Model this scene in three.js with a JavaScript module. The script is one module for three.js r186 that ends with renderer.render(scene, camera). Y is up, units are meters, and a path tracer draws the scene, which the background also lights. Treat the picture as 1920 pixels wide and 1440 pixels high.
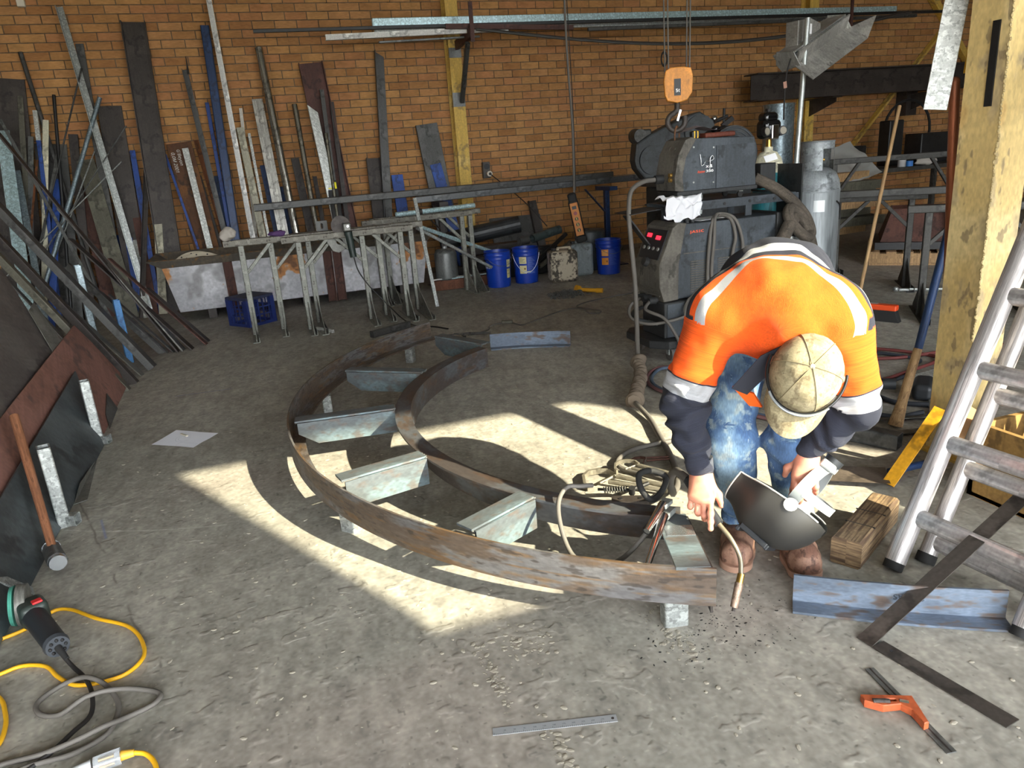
import * as THREE from 'three';
import { mergeGeometries, mergeVertices, toCreasedNormals } from 'three/addons/utils/BufferGeometryUtils.js';
import { RoundedBoxGeometry } from 'three/addons/geometries/RoundedBoxGeometry.js';

// ---------------------------------------------------------------- camera, sky, sun, exposure
const scene = new THREE.Scene();
const camera = new THREE.PerspectiveCamera(55.1, 4 / 3, 0.05, 200);
camera.position.set(1.372, 1.41, 9.347);
camera.rotation.order = 'YXZ';
camera.rotation.set(-0.303885, -0.311202, -0.073554);
camera.updateMatrixWorld(true);
scene.add(camera);
const SUN = new THREE.Vector3(0.99, 1, 1.43).normalize();
scene.background = new THREE.Color(0.93, 0.97, 1.0);
scene.backgroundIntensity = 4.3;
const sun = new THREE.DirectionalLight(new THREE.Color(1, 0.92, 0.68), 5.5);
sun.name = 'sun'; sun.position.copy(SUN).multiplyScalar(30).add(new THREE.Vector3(3, 0, 6));
sun.target.position.set(3, 0, 6); scene.add(sun, sun.target);
sun.castShadow = true; sun.shadow.mapSize.set(4096, 4096); sun.shadow.bias = -0.0004;
Object.assign(sun.shadow.camera, { left: -14, right: 14, top: 14, bottom: -14, near: 1, far: 70 });
const renderer = new THREE.WebGLRenderer({ antialias: true });
renderer.toneMapping = THREE.LinearToneMapping;
renderer.toneMappingExposure = 4;
renderer.shadowMap.enabled = true;
renderer.shadowMap.type = THREE.PCFSoftShadowMap;

// ---------------------------------------------------------------- helpers
let seed = 20240611;
const rnd = () => { seed = (seed * 1664525 + 1013904223) >>> 0; return seed / 4294967296; };
const rr = (a, b) => a + (b - a) * rnd();
const V = (x, y, z) => new THREE.Vector3(x, y, z);
const PI = Math.PI;
const taken = {};
const numbered = (n) => { const k = (taken[n] = (taken[n] ?? -1) + 1); return k ? n + '_' + String(k).padStart(3, '0') : n; };
function tag(o, label, category, group) { o.userData.label = label; o.userData.category = category; if (group) o.userData.group = group; return o; }
function shade(m) { m.castShadow = true; m.receiveShadow = true; return m; }
function thing(name, label, category, group) { const g = new THREE.Group(); g.name = numbered(name); scene.add(g); return tag(g, label, category, group); }
function part(parent, name, geo, mat, label) { const m = shade(new THREE.Mesh(geo, mat)); m.name = name; parent.add(m); if (label) m.userData.label = label; return m; }
function solo(name, label, category, geo, mat, group) { const m = shade(new THREE.Mesh(geo, mat)); m.name = numbered(name); scene.add(m); return tag(m, label, category, group); }
function struct(name, geo, mat, parent = scene) { const m = shade(new THREE.Mesh(geo, mat)); m.name = name; parent.add(m); if (parent === scene) m.userData.kind = 'structure'; return m; }
const merge = (list) => mergeGeometries(list.map((g) => { const h = g.index ? g.toNonIndexed() : g; for (const k of Object.keys(h.attributes)) if (!['position', 'normal', 'uv', 'color'].includes(k)) h.deleteAttribute(k); return h; }));
// texture coordinates in metres, from the dominant axis of each face
function boxUV(g0) {
  const g = g0.index ? g0.toNonIndexed() : g0, p = g.attributes.position, n = p.count, uv = new Float32Array(n * 2);
  const a = V(), b = V(), c = V(), e = V();
  for (let i = 0; i < n; i += 3) {
    a.fromBufferAttribute(p, i); b.fromBufferAttribute(p, i + 1); c.fromBufferAttribute(p, i + 2);
    e.crossVectors(b.clone().sub(a), c.clone().sub(a));
    const x = Math.abs(e.x), y = Math.abs(e.y), z = Math.abs(e.z);
    for (let k = 0; k < 3; k++) { const q = [a, b, c][k]; const w = x >= y && x >= z ? [q.z, q.y] : y >= z ? [q.x, q.z] : [q.x, q.y]; uv[(i + k) * 2] = w[0]; uv[(i + k) * 2 + 1] = w[1]; }
  }
  g.setAttribute('uv', new THREE.BufferAttribute(uv, 2)); return g;
}
function xf(g, x, y, z, rx = 0, ry = 0, rz = 0) { if (rx || ry || rz) g.applyMatrix4(new THREE.Matrix4().makeRotationFromEuler(new THREE.Euler(rx, ry, rz))); g.translate(x, y, z); return g; }
const box = (w, h, d, x = 0, y = 0, z = 0, rx = 0, ry = 0, rz = 0) => xf(boxUV(new THREE.BoxGeometry(w, h, d)), x, y, z, rx, ry, rz);
const rbox = (w, h, d, r, x = 0, y = 0, z = 0, rx = 0, ry = 0, rz = 0, s = 2) => xf(boxUV(new RoundedBoxGeometry(w, h, d, s, Math.min(r, w / 2.01, h / 2.01, d / 2.01))), x, y, z, rx, ry, rz);
const cyl = (r1, r2, h, x = 0, y = 0, z = 0, rx = 0, ry = 0, rz = 0, n = 20) => xf(new THREE.CylinderGeometry(r1, r2, h, n), x, y, z, rx, ry, rz);
const sph = (r, x = 0, y = 0, z = 0, sx = 1, sy = 1, sz = 1, n = 14) => { const g = new THREE.SphereGeometry(r, n, Math.round(n * 0.7)); g.scale(sx, sy, sz); return xf(g, x, y, z); };
const tor = (R, r, x = 0, y = 0, z = 0, rx = 0, ry = 0, rz = 0, arc = 2 * PI, n = 24) => xf(new THREE.TorusGeometry(R, r, 8, n, arc), x, y, z, rx, ry, rz);
const lathe = (pts, x = 0, y = 0, z = 0, n = 28) => xf(new THREE.LatheGeometry(pts.map(([a, b]) => new THREE.Vector2(a, b)), n), x, y, z);
const cable = (pts, r, seg = 10, closed = false, rad = 7) => new THREE.TubeGeometry(new THREE.CatmullRomCurve3(pts.map((p) => (p.isVector3 ? p : V(...p))), closed, 'centripetal'), Math.max(8, pts.length * seg), r, rad, closed);
// a straight tube between two points
function rod(A, B, r, n = 10, r2 = r) { A = A.isVector3 ? A : V(...A); B = B.isVector3 ? B : V(...B); const d = B.clone().sub(A), L = d.length(); const g = new THREE.CylinderGeometry(r2, r, L, n); g.applyQuaternion(new THREE.Quaternion().setFromUnitVectors(V(0, 1, 0), d.normalize())); return xf(g, (A.x + B.x) / 2, (A.y + B.y) / 2, (A.z + B.z) / 2); }
// sections of rolled and drawn steel, as outlines in metres
const shp = (p, holes = []) => { const s = new THREE.Shape(p.map(([x, y]) => new THREE.Vector2(x, y))); for (const h of holes) s.holes.push(new THREE.Path(h.map(([x, y]) => new THREE.Vector2(x, y)))); return s; };
const ring = (r, n, r0 = 0) => Array.from({ length: n }, (_, i) => [r * Math.cos((i / n) * 2 * PI + r0), r * Math.sin((i / n) * 2 * PI + r0)]);
function rrect(w, h, r, n = 3) { const o = []; for (const [cx, cy, a] of [[w / 2 - r, h / 2 - r, 0], [-w / 2 + r, h / 2 - r, PI / 2], [-w / 2 + r, -h / 2 + r, PI], [w / 2 - r, -h / 2 + r, 1.5 * PI]]) for (let i = 0; i <= n; i++) o.push([cx + r * Math.cos(a + (i / n) * PI / 2), cy + r * Math.sin(a + (i / n) * PI / 2)]); return o; }
const SEC = {
  F: (w, t) => shp(rrect(w, t, Math.min(w, t) * 0.12, 1)),
  S: (w, t) => shp(rrect(w, t, Math.min(w, t) * 0.14), [rrect(w - 0.008, t - 0.008, Math.min(w, t) * 0.08).reverse()]),
  T: (w) => shp(ring(w / 2, 20), [ring(w / 2 - 0.004, 20).reverse()]),
  R: (w) => shp(ring(w / 2, 10)),
  L: (w, t) => shp([[-w / 2, -t / 2], [-w / 2 + 0.006, -t / 2], [-w / 2 + 0.006, t / 2 - 0.006], [w / 2, t / 2 - 0.006], [w / 2, t / 2], [-w / 2, t / 2]]),
  C: (w, t) => shp([[-w / 2, -t / 2], [-w / 2 + 0.009, -t / 2], [-w / 2 + 0.009, t / 2 - 0.008], [w / 2 - 0.009, t / 2 - 0.008], [w / 2 - 0.009, -t / 2], [w / 2, -t / 2], [w / 2, t / 2], [-w / 2, t / 2]]),
  I: (w, h, tf = 0.008, tw = 0.006) => shp([[-w / 2, -h / 2], [w / 2, -h / 2], [w / 2, -h / 2 + tf], [tw / 2, -h / 2 + tf], [tw / 2, h / 2 - tf], [w / 2, h / 2 - tf], [w / 2, h / 2], [-w / 2, h / 2], [-w / 2, h / 2 - tf], [-tw / 2, h / 2 - tf], [-tw / 2, -h / 2 + tf], [-w / 2, -h / 2 + tf]]),
};
// extrude a section from A to B; its x axis lies along ref
function bar(A, B, sec, ref = [1, 0, 0], mitre = 0) {
  A = A.isVector3 ? A : V(...A); B = B.isVector3 ? B : V(...B);
  const z = B.clone().sub(A), L = z.length(); z.normalize();
  const r = ref.isVector3 ? ref.clone() : V(...ref); const x = r.sub(z.clone().multiplyScalar(r.dot(z))).normalize(), y = z.clone().cross(x);
  const g = new THREE.ExtrudeGeometry(sec, { depth: L, bevelEnabled: false, steps: 1 });
  if (mitre) { const p = g.attributes.position; for (let i = 0; i < p.count; i++) if (p.getZ(i) > L * 0.5) p.setZ(i, p.getZ(i) - mitre * p.getX(i)); g.computeVertexNormals(); }
  g.applyMatrix4(new THREE.Matrix4().makeBasis(x, y, z).setPosition(A)); return g;
}
// sweep a closed outline along frames given as matrices
function sweep(outline, mats, closedLoop = false, vscale = 1) {
  const n = outline.length, P = [], N = [], U = [], I = []; let len = 0; const per = [0];
  for (let i = 0; i < n; i++) { const a = outline[i], b = outline[(i + 1) % n]; per.push(per[i] + Math.hypot(b[0] - a[0], b[1] - a[1])); }
  const ctr = mats.map((m) => V().setFromMatrixPosition(m));
  const push = (v, u, w) => { P.push(v.x, v.y, v.z); U.push(u, w); return P.length / 3 - 1; };
  for (let k = 0; k + 1 < mats.length; k++) {
    const l2 = len + ctr[k].distanceTo(ctr[k + 1]);
    for (let i = 0; i < n; i++) {
      const j = (i + 1) % n, a = V(...outline[i], 0), b = V(...outline[j], 0);
      const q = [a.clone().applyMatrix4(mats[k]), b.clone().applyMatrix4(mats[k]), b.clone().applyMatrix4(mats[k + 1]), a.clone().applyMatrix4(mats[k + 1])];
      const t = [[len, per[i]], [len, per[i + 1]], [l2, per[i + 1]], [l2, per[i]]].map(([x, y]) => [x * vscale, y * vscale]);
      for (const c of [0, 1, 2, 0, 2, 3]) push(q[c], t[c][0], t[c][1]);
    }
    len = l2;
  }
  if (!closedLoop) for (const [m, flip] of [[mats[0], true], [mats[mats.length - 1], false]]) {
    const v2 = outline.map(([x, y]) => new THREE.Vector2(x, y));
    for (const t of THREE.ShapeUtils.triangulateShape(v2, [])) for (const c of flip ? [t[2], t[1], t[0]] : t) push(V(...outline[c], 0).applyMatrix4(m), ...outline[c]);
  }
  const g = new THREE.BufferGeometry();
  g.setAttribute('position', new THREE.Float32BufferAttribute(P, 3)); g.setAttribute('uv', new THREE.Float32BufferAttribute(U, 2));
  g.computeVertexNormals(); return toCreasedNormals(g, 0.6);
}
// a flat plate from coplanar corner points, thick along its normal
function poly3(pts, th, holes) {
  const P = pts.map((p) => V(...p)), o = P[0].clone(), x = P[1].clone().sub(o).normalize(); let nn = V();
  for (let i = 1; i + 1 < P.length; i++) nn.add(P[i].clone().sub(o).cross(P[i + 1].clone().sub(o)));
  nn.normalize(); const y = nn.clone().cross(x);
  const s = new THREE.Shape(P.map((p) => { const d = p.clone().sub(o); return new THREE.Vector2(d.dot(x), d.dot(y)); }));
  const g = new THREE.ExtrudeGeometry(s, { depth: th, bevelEnabled: false });
  g.translate(0, 0, -th); g.applyMatrix4(new THREE.Matrix4().makeBasis(x, y, nn).setPosition(o)); return g;
}
const slab = (pts, depth, bev = 0) => new THREE.ExtrudeGeometry(shp(pts), { depth, bevelEnabled: bev > 0, bevelSize: bev, bevelThickness: bev, bevelSegments: 2 });

// ---------------------------------------------------------------- noise and textures
function lattice(n, s) { const a = new Float32Array(n * n); let q = s >>> 0; for (let i = 0; i < n * n; i++) { q = (q * 1664525 + 1013904223) >>> 0; a[i] = q / 4294967296; } return a; }
const LAT = lattice(256, 77);
function vn(x, y, per = 256) { const k = per - 1, xf0 = Math.floor(x), yf0 = Math.floor(y); let fx = x - xf0, fy = y - yf0; fx = fx * fx * (3 - 2 * fx); fy = fy * fy * (3 - 2 * fy); const x0 = xf0 & k, x1 = (xf0 + 1) & k, y0 = (yf0 & k) << 8, y1 = ((yf0 + 1) & k) << 8; const a = LAT[y0 + x0], b = LAT[y0 + x1], c = LAT[y1 + x0], d = LAT[y1 + x1]; return a + (b - a) * fx + (c - a + (a - b - c + d) * fx) * fy; }
// tiling fractal noise over the unit square
function fbm(u, v, f = 4, o = 4) { let s = 0, a = 0.5, t = 0; for (let i = 0; i < o; i++) { s += a * vn(u * f, v * f, f); t += a; a *= 0.5; f *= 2; if (f > 256) break; } return s / t; }
function fbm2(x, y, o = 4) { let s = 0, a = 0.5, t = 0; for (let i = 0; i < o; i++) { s += a * vn(x, y); t += a; a *= 0.5; x = x * 2 + 19.7; y = y * 2 + 7.3; } return s / t; }
const n3 = (x, y, z) => (vn(x + 31.7 * Math.floor(z), y + 17.9 * Math.floor(z)) * (1 - (z - Math.floor(z))) + vn(x + 31.7 * (Math.floor(z) + 1), y + 17.9 * (Math.floor(z) + 1)) * (z - Math.floor(z)));
const cl = (v) => (v < 0 ? 0 : v > 255 ? 255 : v);
const mix = (a, b, t) => a + (b - a) * t, mix3 = (a, b, t) => [mix(a[0], b[0], t), mix(a[1], b[1], t), mix(a[2], b[2], t)];
const sst = (a, b, x) => { x = Math.min(1, Math.max(0, (x - a) / (b - a))); return x * x * (3 - 2 * x); };
function tex(w, h, fn, metres, srgb = true) {
  const d = new Uint8Array(w * h * 4);
  for (let y = 0; y < h; y++) for (let x = 0; x < w; x++) { const c = fn((x + 0.5) / w, (y + 0.5) / h), i = (y * w + x) * 4; d[i] = cl(c[0]); d[i + 1] = cl(c[1]); d[i + 2] = cl(c[2]); d[i + 3] = 255; }
  const t = new THREE.DataTexture(d, w, h); t.wrapS = t.wrapT = THREE.RepeatWrapping; t.magFilter = THREE.LinearFilter; t.minFilter = THREE.LinearMipmapLinearFilter; t.generateMipmaps = true;
  if (srgb) t.colorSpace = THREE.SRGBColorSpace; if (metres) t.repeat.set(1 / metres[0], 1 / metres[1]); t.needsUpdate = true; return t;
}
const gtex = (w, h, fn, metres) => tex(w, h, (u, v) => { const k = 255 * fn(u, v); return [k, k, k]; }, metres, false);
const hex = (s) => [parseInt(s.slice(1, 3), 16), parseInt(s.slice(3, 5), 16), parseInt(s.slice(5, 7), 16)];
const std = (o) => new THREE.MeshStandardMaterial(o);
const plain = (c, roughness = 0.6, metalness = 0, extra = {}) => std({ color: c, roughness, metalness, ...extra });
const dbl = (m) => { m.side = THREE.DoubleSide; return m; };
// blotchy painted or scaled metal: three tones chosen by noise, streaked along v
function blotch(c1, c2, c3, metres, st = 1, f = 4, th = [0.42, 0.62], amt = 1) {
  const A = hex(c1), B = hex(c2), C = hex(c3);
  return tex(256, 256, (u, v) => { const n = fbm(u, v * 1, f, 5), m = fbm((u + 0.37) % 1, v, f * 2, 4), g = fbm(u, v, 64, 2) - 0.5, s = vn(u * 64, v * 4, 64) - 0.5; let c = mix3(A, B, sst(th[0], th[1], n) * amt); c = mix3(c, C, sst(0.6, 0.72, m) * amt); const k = 1 + g * 0.16 + s * 0.1 * st; return [c[0] * k, c[1] * k, c[2] * k]; }, metres);
}
const fineBump = gtex(256, 256, (u, v) => fbm(u, v, 16, 4), [0.25, 0.25]);
function metalX(c1, c2, c3, roughness = 0.5, metalness = 0.35, metres = [0.5, 0.5], st = 1, f = 4, extra = {}) { return dbl(std({ map: blotch(c1, c2, c3, metres, st, f), roughness, metalness, bumpMap: fineBump, bumpScale: 0.0006, ...extra })); }
// the same with one of three shared grey patterns, tinted
const GREYS = [blotch('#d2d2d2', '#f4f4f4', '#a4a4a4', [0.5, 0.5], 1, 4), blotch('#d2d2d2', '#f2f2f2', '#b2b2b2', [0.3, 0.3], 0.6, 16), blotch('#d2d2d2', '#efefef', '#aaaaaa', [0.4, 0.4], 3, 4)];
function metal(c1, c2, c3, roughness = 0.5, metalness = 0.35, metres, st = 1, f = 4, extra = {}) { const a = hex(c1), b = hex(c2); return dbl(std({ color: new THREE.Color().setRGB(...a.map((q, i) => Math.min(1, (q * 0.5 + b[i] * 0.5) / 255 * 1.13)), THREE.SRGBColorSpace), map: GREYS[f >= 16 ? 1 : st >= 1.5 ? 2 : 0], roughness, metalness, bumpMap: fineBump, bumpScale: 0.0006, ...extra })); }
// ---------------------------------------------------------------- materials
const M = {
  dark: metal('#37322f', '#443d39', '#2b2827', 0.55, 0.25),
  dark2: metal('#464644', '#585856', '#33332f', 0.5, 0.35),
  black: metal('#1b1b1c', '#262627', '#121213', 0.45, 0.1),
  grey: metal('#626462', '#7a7c7a', '#4c4e4d', 0.45, 0.45),
  olive: metal('#5a584c', '#69675a', '#474539', 0.5, 0.3),
  olivegrey: metal('#686863', '#7a7a74', '#55554f', 0.42, 0.4),
  galv: metal('#9da2a0', '#b4b8b5', '#858a89', 0.36, 0.6, [0.3, 0.3], 0.6, 16),
  galvpale: metal('#b9bcb8', '#cacdc9', '#a2a6a3', 0.4, 0.45, [0.3, 0.3], 0.6, 16),
  galvblue: metal('#76858c', '#8c9aa0', '#5f6d74', 0.36, 0.55, [0.3, 0.3], 0.6, 16),
  galvcyan: metal('#a4bfc4', '#bcd4d7', '#8ba8ae', 0.36, 0.4, [0.3, 0.3], 0.6, 16),
  alu: metal('#a3a19b', '#b4b2ab', '#8f8d87', 0.35, 0.65, [0.4, 0.4], 3, 4),
  shiny: metal('#a8a59c', '#bdbab0', '#8f8c84', 0.22, 0.9, [0.4, 0.4], 1, 4),
  cream: metal('#c9c5ab', '#d4d0b8', '#b3ae94', 0.6, 0),
  creamgrey: metal('#a9a591', '#b6b29f', '#938f7d', 0.6, 0.1),
  white: metal('#d3d3ce', '#e0e0dc', '#bdbdb7', 0.5, 0.05),
  dirtywhite: metalX('#c2bdb4', '#8f8a82', '#d6d2ca', 0.7, 0),
  blue: metal('#1f3f86', '#27509b', '#193268', 0.5, 0.05),
  navy: metal('#1a2f52', '#22406c', '#15253f', 0.45, 0.1),
  rust: metalX('#6e3f1f', '#7d4d27', '#4f2f1a', 0.8, 0.1),
  rustdark: metal('#4d3028', '#5b3a30', '#3a2622', 0.7, 0.15),
  rustchan: metal('#4e302a', '#573730', '#402823', 0.62, 0.15),
  rustplate: metalX('#53351f', '#6b4522', '#3c2a1e', 0.75, 0.1, [0.6, 0.6]),
  brownplate: metalX('#7a564b', '#876156', '#5f4741', 0.6, 0.15, [0.9, 0.9]),
  greenplate: metalX('#42484a', '#4e5557', '#35393b', 0.45, 0.35, [0.9, 0.9]),
  greyplate: metalX('#57524f', '#64605c', '#474341', 0.5, 0.3, [0.9, 0.9]),
  yellow: metalX('#c9a54c', '#d2b366', '#9c824a', 0.6, 0, [0.7, 0.7], 1, 4),
  bright: plain('#c7ccd0', 0.25, 0.9), chrome: plain('#d6d8da', 0.12, 1),
  brass: plain('#b08c4a', 0.3, 0.9), copper: metal('#8a5138', '#9c6044', '#6d3e2c', 0.45, 0.5),
  rubber: plain('#1a1a1a', 0.8), plastic: plain('#23262a', 0.5), plastic2: plain('#34383d', 0.55),
  cableGrey: plain('#5e5a55', 0.65), cableBlack: plain('#1c1a19', 0.6), cableYellow: plain('#e0a91c', 0.45),
  wood: metalX('#9a7b56', '#ab8b63', '#826547', 0.75, 0, [0.5, 0.5], 2.5),
  white2: plain('#e8e8ea', 0.75), red: plain('#c5272c', 0.4), orange: plain('#e05a1c', 0.5),
};
M.bluewhite = M.blue;
// ---------------------------------------------------------------- floor
const FX = 8; // the floor texture spans 8 m by 8 m, then repeats
function seg(px, pz, ax, az, bx, bz) { const dx = bx - ax, dz = bz - az, t = Math.max(0, Math.min(1, ((px - ax) * dx + (pz - az) * dz) / (dx * dx + dz * dz))); return Math.hypot(px - ax - dx * t, pz - az - dz * t); }
const CHALK = [[1.58, 7.08, 1.93, 6.92], [1.66, 7.17, 2.0, 6.95], [1.36, 6.42, 1.62, 6.62], [1.62, 4.95, 2.4, 4.75]];
const floorMap = tex(1792, 1792, (u, v) => {
  const x = u * FX, z = v * FX + 1;
  const big = fbm2(x * 0.55 + 3, z * 0.55 + 9, 4), mid = fbm2(x * 3 + 20, z * 3 + 5, 4), fin = fbm2(x * 26, z * 26, 3), gr = fbm2(x * 90 + 5, z * 90, 2);
  const ang = fbm2(x * 30 + z * 6 + 40, z * 9 - x * 2 + 60, 3); // scuffs drawn out along one direction
  let c = mix3([141, 138, 129], [156, 152, 142], sst(0.32, 0.68, big));
  c = mix3(c, [128, 123, 114], sst(0.5, 0.72, mid) * 0.35);
  c = mix3(c, [146, 134, 126], sst(0.56, 0.74, fbm2(x * 0.9 + 50, z * 0.9 + 33, 3)) * 0.4);
  let k = 1 + (fin - 0.5) * 0.2 + (gr - 0.5) * 0.24 + (ang - 0.5) * 0.22;
  const sp = vn(x * 70 + 9, z * 70 + 3); if (sp > 0.93) k *= 0.8; else if (sp < 0.06) k *= 1.13;
  c = [c[0] * k, c[1] * k, c[2] * k];
  const oil = Math.max(sst(0.36, 0.0, Math.hypot((x - 3.55) / 1.9, (z - 2.35) / 0.8)), sst(0.3, 0.0, Math.hypot((x - 4.3) / 1.2, z - 3.2)), 0.7 * sst(0.3, 0, Math.hypot(x - 0.95, (z - 6.2) * 1.4))) * sst(0.38, 0.62, fbm2(x * 7, z * 7, 3));
  c = mix3(c, [70, 66, 62], oil * 0.6);
  // soapstone lines and arcs struck on the concrete, a crack and blue chalk
  let w = 9; for (const q of CHALK) w = Math.min(w, seg(x, z, ...q));
  const rad = Math.hypot(x - 3.541, z - 5.852); if (x < 3.0) w = Math.min(w, Math.abs(rad - 2.3 - 0.0) * (z > 6.9 || (x < 1.75 && z < 5.2) ? 1 : 9));
  c = mix3(c, [196, 192, 184], sst(0.005, 0.001, w) * (0.35 + 0.5 * gr));
  const bl = Math.min(seg(x, z, 2.47, 7.78, 2.52, 7.98), seg(x, z, 2.62, 5.9, 2.98, 5.93), seg(x, z, 1.37, 6.55, 1.53, 6.42)); c = mix3(c, [108, 122, 176], sst(0.008, 0.001, bl) * 0.5);
  const cr = Math.min(Math.abs(x - (1.78 + (z - 7.3) * 0.09) + (fbm2(z * 9, 3, 3) - 0.5) * 0.03), 9) ; if (z > 7.25) c = mix3(c, [104, 99, 92], sst(0.007, 0.001, cr) * sst(0.35, 0.6, fbm2(z * 14 + 2, 8, 2)) * 0.9);
  const c2 = Math.abs(x - (2.35 + (z - 7.6) * 0.35) + (fbm2(z * 7, 13, 3) - 0.5) * 0.05); if (z > 7.5) c = mix3(c, [104, 99, 92], sst(0.006, 0.001, c2) * sst(0.4, 0.6, fbm2(z * 11 + 6, 4, 2)) * 0.8);
  return c;
}, [FX, FX]);
floorMap.offset.set(0, -1 / FX);
const floorBump = gtex(1024, 1024, (u, v) => { const a = fbm(u, v, 8, 6), b = vn(u * 128, v * 32, 128), c = sst(0.62, 0.78, fbm(u, (v + 0.3) % 1, 32, 3)); return Math.min(1, 0.3 + a * 0.4 + b * 0.08 + c * 0.25); }, [1.6, 1.6]);
M.floor = std({ map: floorMap, bumpMap: floorBump, bumpScale: 0.006, roughness: 0.72 });
const X0 = -1.9, X1 = 14, Z1 = 12.3, HC = 5.6;
struct('floor', box(X1 - X0, 0.2, Z1 + 0.2, (X0 + X1) / 2, -0.1, Z1 / 2 + 0.05), M.floor);
struct('yard', box(70, 0.2, 50, 5, -0.12, Z1 + 25.1), plain('#8d8a83', 0.9));

// ---------------------------------------------------------------- walls
M.render = std({ map: blotch('#8c8275', '#988e80', '#7c7367', [2, 2]), roughness: 0.9 });
M.roofsheet = std({ map: blotch('#8f8f8c', '#9a9a97', '#80807d', [2, 2]), roughness: 0.7 });
struct('wall_left', box(0.2, HC, Z1 + 0.2, X0 - 0.1, HC / 2, Z1 / 2), M.render);
struct('wall_right', box(0.2, HC, Z1 + 0.2, X1 + 0.1, HC / 2, Z1 / 2), M.render);
{
  const f = [], zc = Z1 + 0.04, T = 0.08, w = (x0, x1, y0, y1) => f.push(box(x1 - x0, y1 - y0, T, (x0 + x1) / 2, (y0 + y1) / 2, zc));
  w(X0 - 0.2, -1.7, 0, HC); w(-1.7, 6.4, 2.6, 3.44); w(6.4, X1 + 0.2, 0, 3.44); w(-1.7, 5.08, 3.44, HC); w(7.65, X1 + 0.2, 3.44, HC); w(5.08, 7.65, 4.74, HC);
  f.push(poly3([[5.08, 3.44, Z1], [5.43, 4.74, Z1], [5.08, 4.74, Z1]], 0.08)); // raked gable strut at the window side
  struct('wall_front', merge(f), M.render);
  const wf = [box(2.57, 0.035, 0.05, 6.365, 3.44, zc), box(2.5, 0.035, 0.05, 6.4, 4.74, zc), box(0.035, 1.3, 0.05, 7.65, 4.09, zc)];
  struct('window_1', merge(wf), M.grey);
}
struct('ceiling', box(X1 - X0 + 0.4, 0.12, Z1 + 0.4, (X0 + X1) / 2, HC + 0.06, Z1 / 2), M.roofsheet);

// the brick wall: mortar bed with every brick standing proud of it
{
  const H = 0.086, W = 0.24, yA = 3.1205;
  const wall = new THREE.Group(); wall.name = 'wall_back'; wall.userData.kind = 'structure'; scene.add(wall);
  M.mortar = std({ map: blotch('#5f5140', '#6d5d4a', '#4e4234', [0.7, 0.7]), roughness: 0.95 });
  part(wall, 'mortar_bed', box(X1 - X0, HC, 0.2, (X0 + X1) / 2, HC / 2, -0.109), M.mortar);
  const grain = tex(512, 512, (u, v) => { const n = fbm(u, v, 8, 6), s = vn(u * 32, v * 128, 128), d = vn(u * 256, v * 256, 256), k = 0.86 + 0.22 * (n - 0.5) + 0.1 * (s - 0.5) + (d > 0.95 ? -0.14 : d < 0.03 ? 0.12 : 0); return [255 * k, 255 * k, 255 * k]; }, [1, 1]);
  const bb = gtex(256, 256, (u, v) => fbm(u, v, 16, 4), [0.3, 0.3]);
  const tone = ['#cc985c', '#c48f55', '#bb8751', '#c9945d', '#b6804b', '#c38957'];
  const bm = tone.map((c) => std({ color: c, map: grain, bumpMap: bb, bumpScale: 0.002, roughness: 0.85 }));
  const mixed = std({ map: grain, bumpMap: bb, bumpScale: 0.002, roughness: 0.85, vertexColors: true });
  const variants = Array.from({ length: 6 }, (_, i) => { const g = box(0.229, 0.0755, 0.014); const uv = g.attributes.uv; for (let k = 0; k < uv.count; k++) uv.setXY(k, uv.getX(k) + i * 0.37, uv.getY(k) + i * 0.71); return g; });
  const all = [];
  for (let r = -28; r < 37; r++) for (let i = -9; i < 60; i++) {
    const x = (i + 0.5) * W + (r & 1 ? -W / 2 : 0), y = yA - r * H; if (x < X0 + 0.1 || x > X1 - 0.1 || y < 0.03 || y > HC - 0.05) continue;
    const p = V(x, y, 0).project(camera), a = V(x - 0.115, y, 0).project(camera), b = V(x + 0.115, y, 0).project(camera);
    all.push({ x, y, s: Math.abs(p.x) < 0.99 && Math.abs(p.y) < 0.99 && y > 1.75 && x > -0.9 ? Math.abs(b.x - a.x) : 0, t: Math.floor(rnd() * 6), e: rr(-0.002, 0.002) });
  }
  all.sort((a, b) => b.s - a.s);
  all.slice(0, 300).forEach((q) => { const m = part(wall, 'brick', variants[q.t], bm[(q.t * 5 + Math.floor(q.x * 7)) % 6 < 0 ? 0 : Math.abs((q.t * 5 + Math.floor(q.x * 7)) % 6)]); m.position.set(q.x, q.y, -0.007 + q.e); });
  const rest = all.slice(300).map((q) => { const g = variants[q.t].clone(); g.translate(q.x, q.y, -0.007 + q.e); const c = new THREE.Color(tone[Math.floor(rnd() * 6)]), n = g.attributes.position.count, a = new Float32Array(n * 3); for (let k = 0; k < n; k++) a.set([c.r, c.g, c.b], k * 3); g.setAttribute('color', new THREE.BufferAttribute(a, 3)); return g; });
  const st = part(wall, 'bricks', merge(rest), mixed); st.userData.kind = 'stuff';
}
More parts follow.
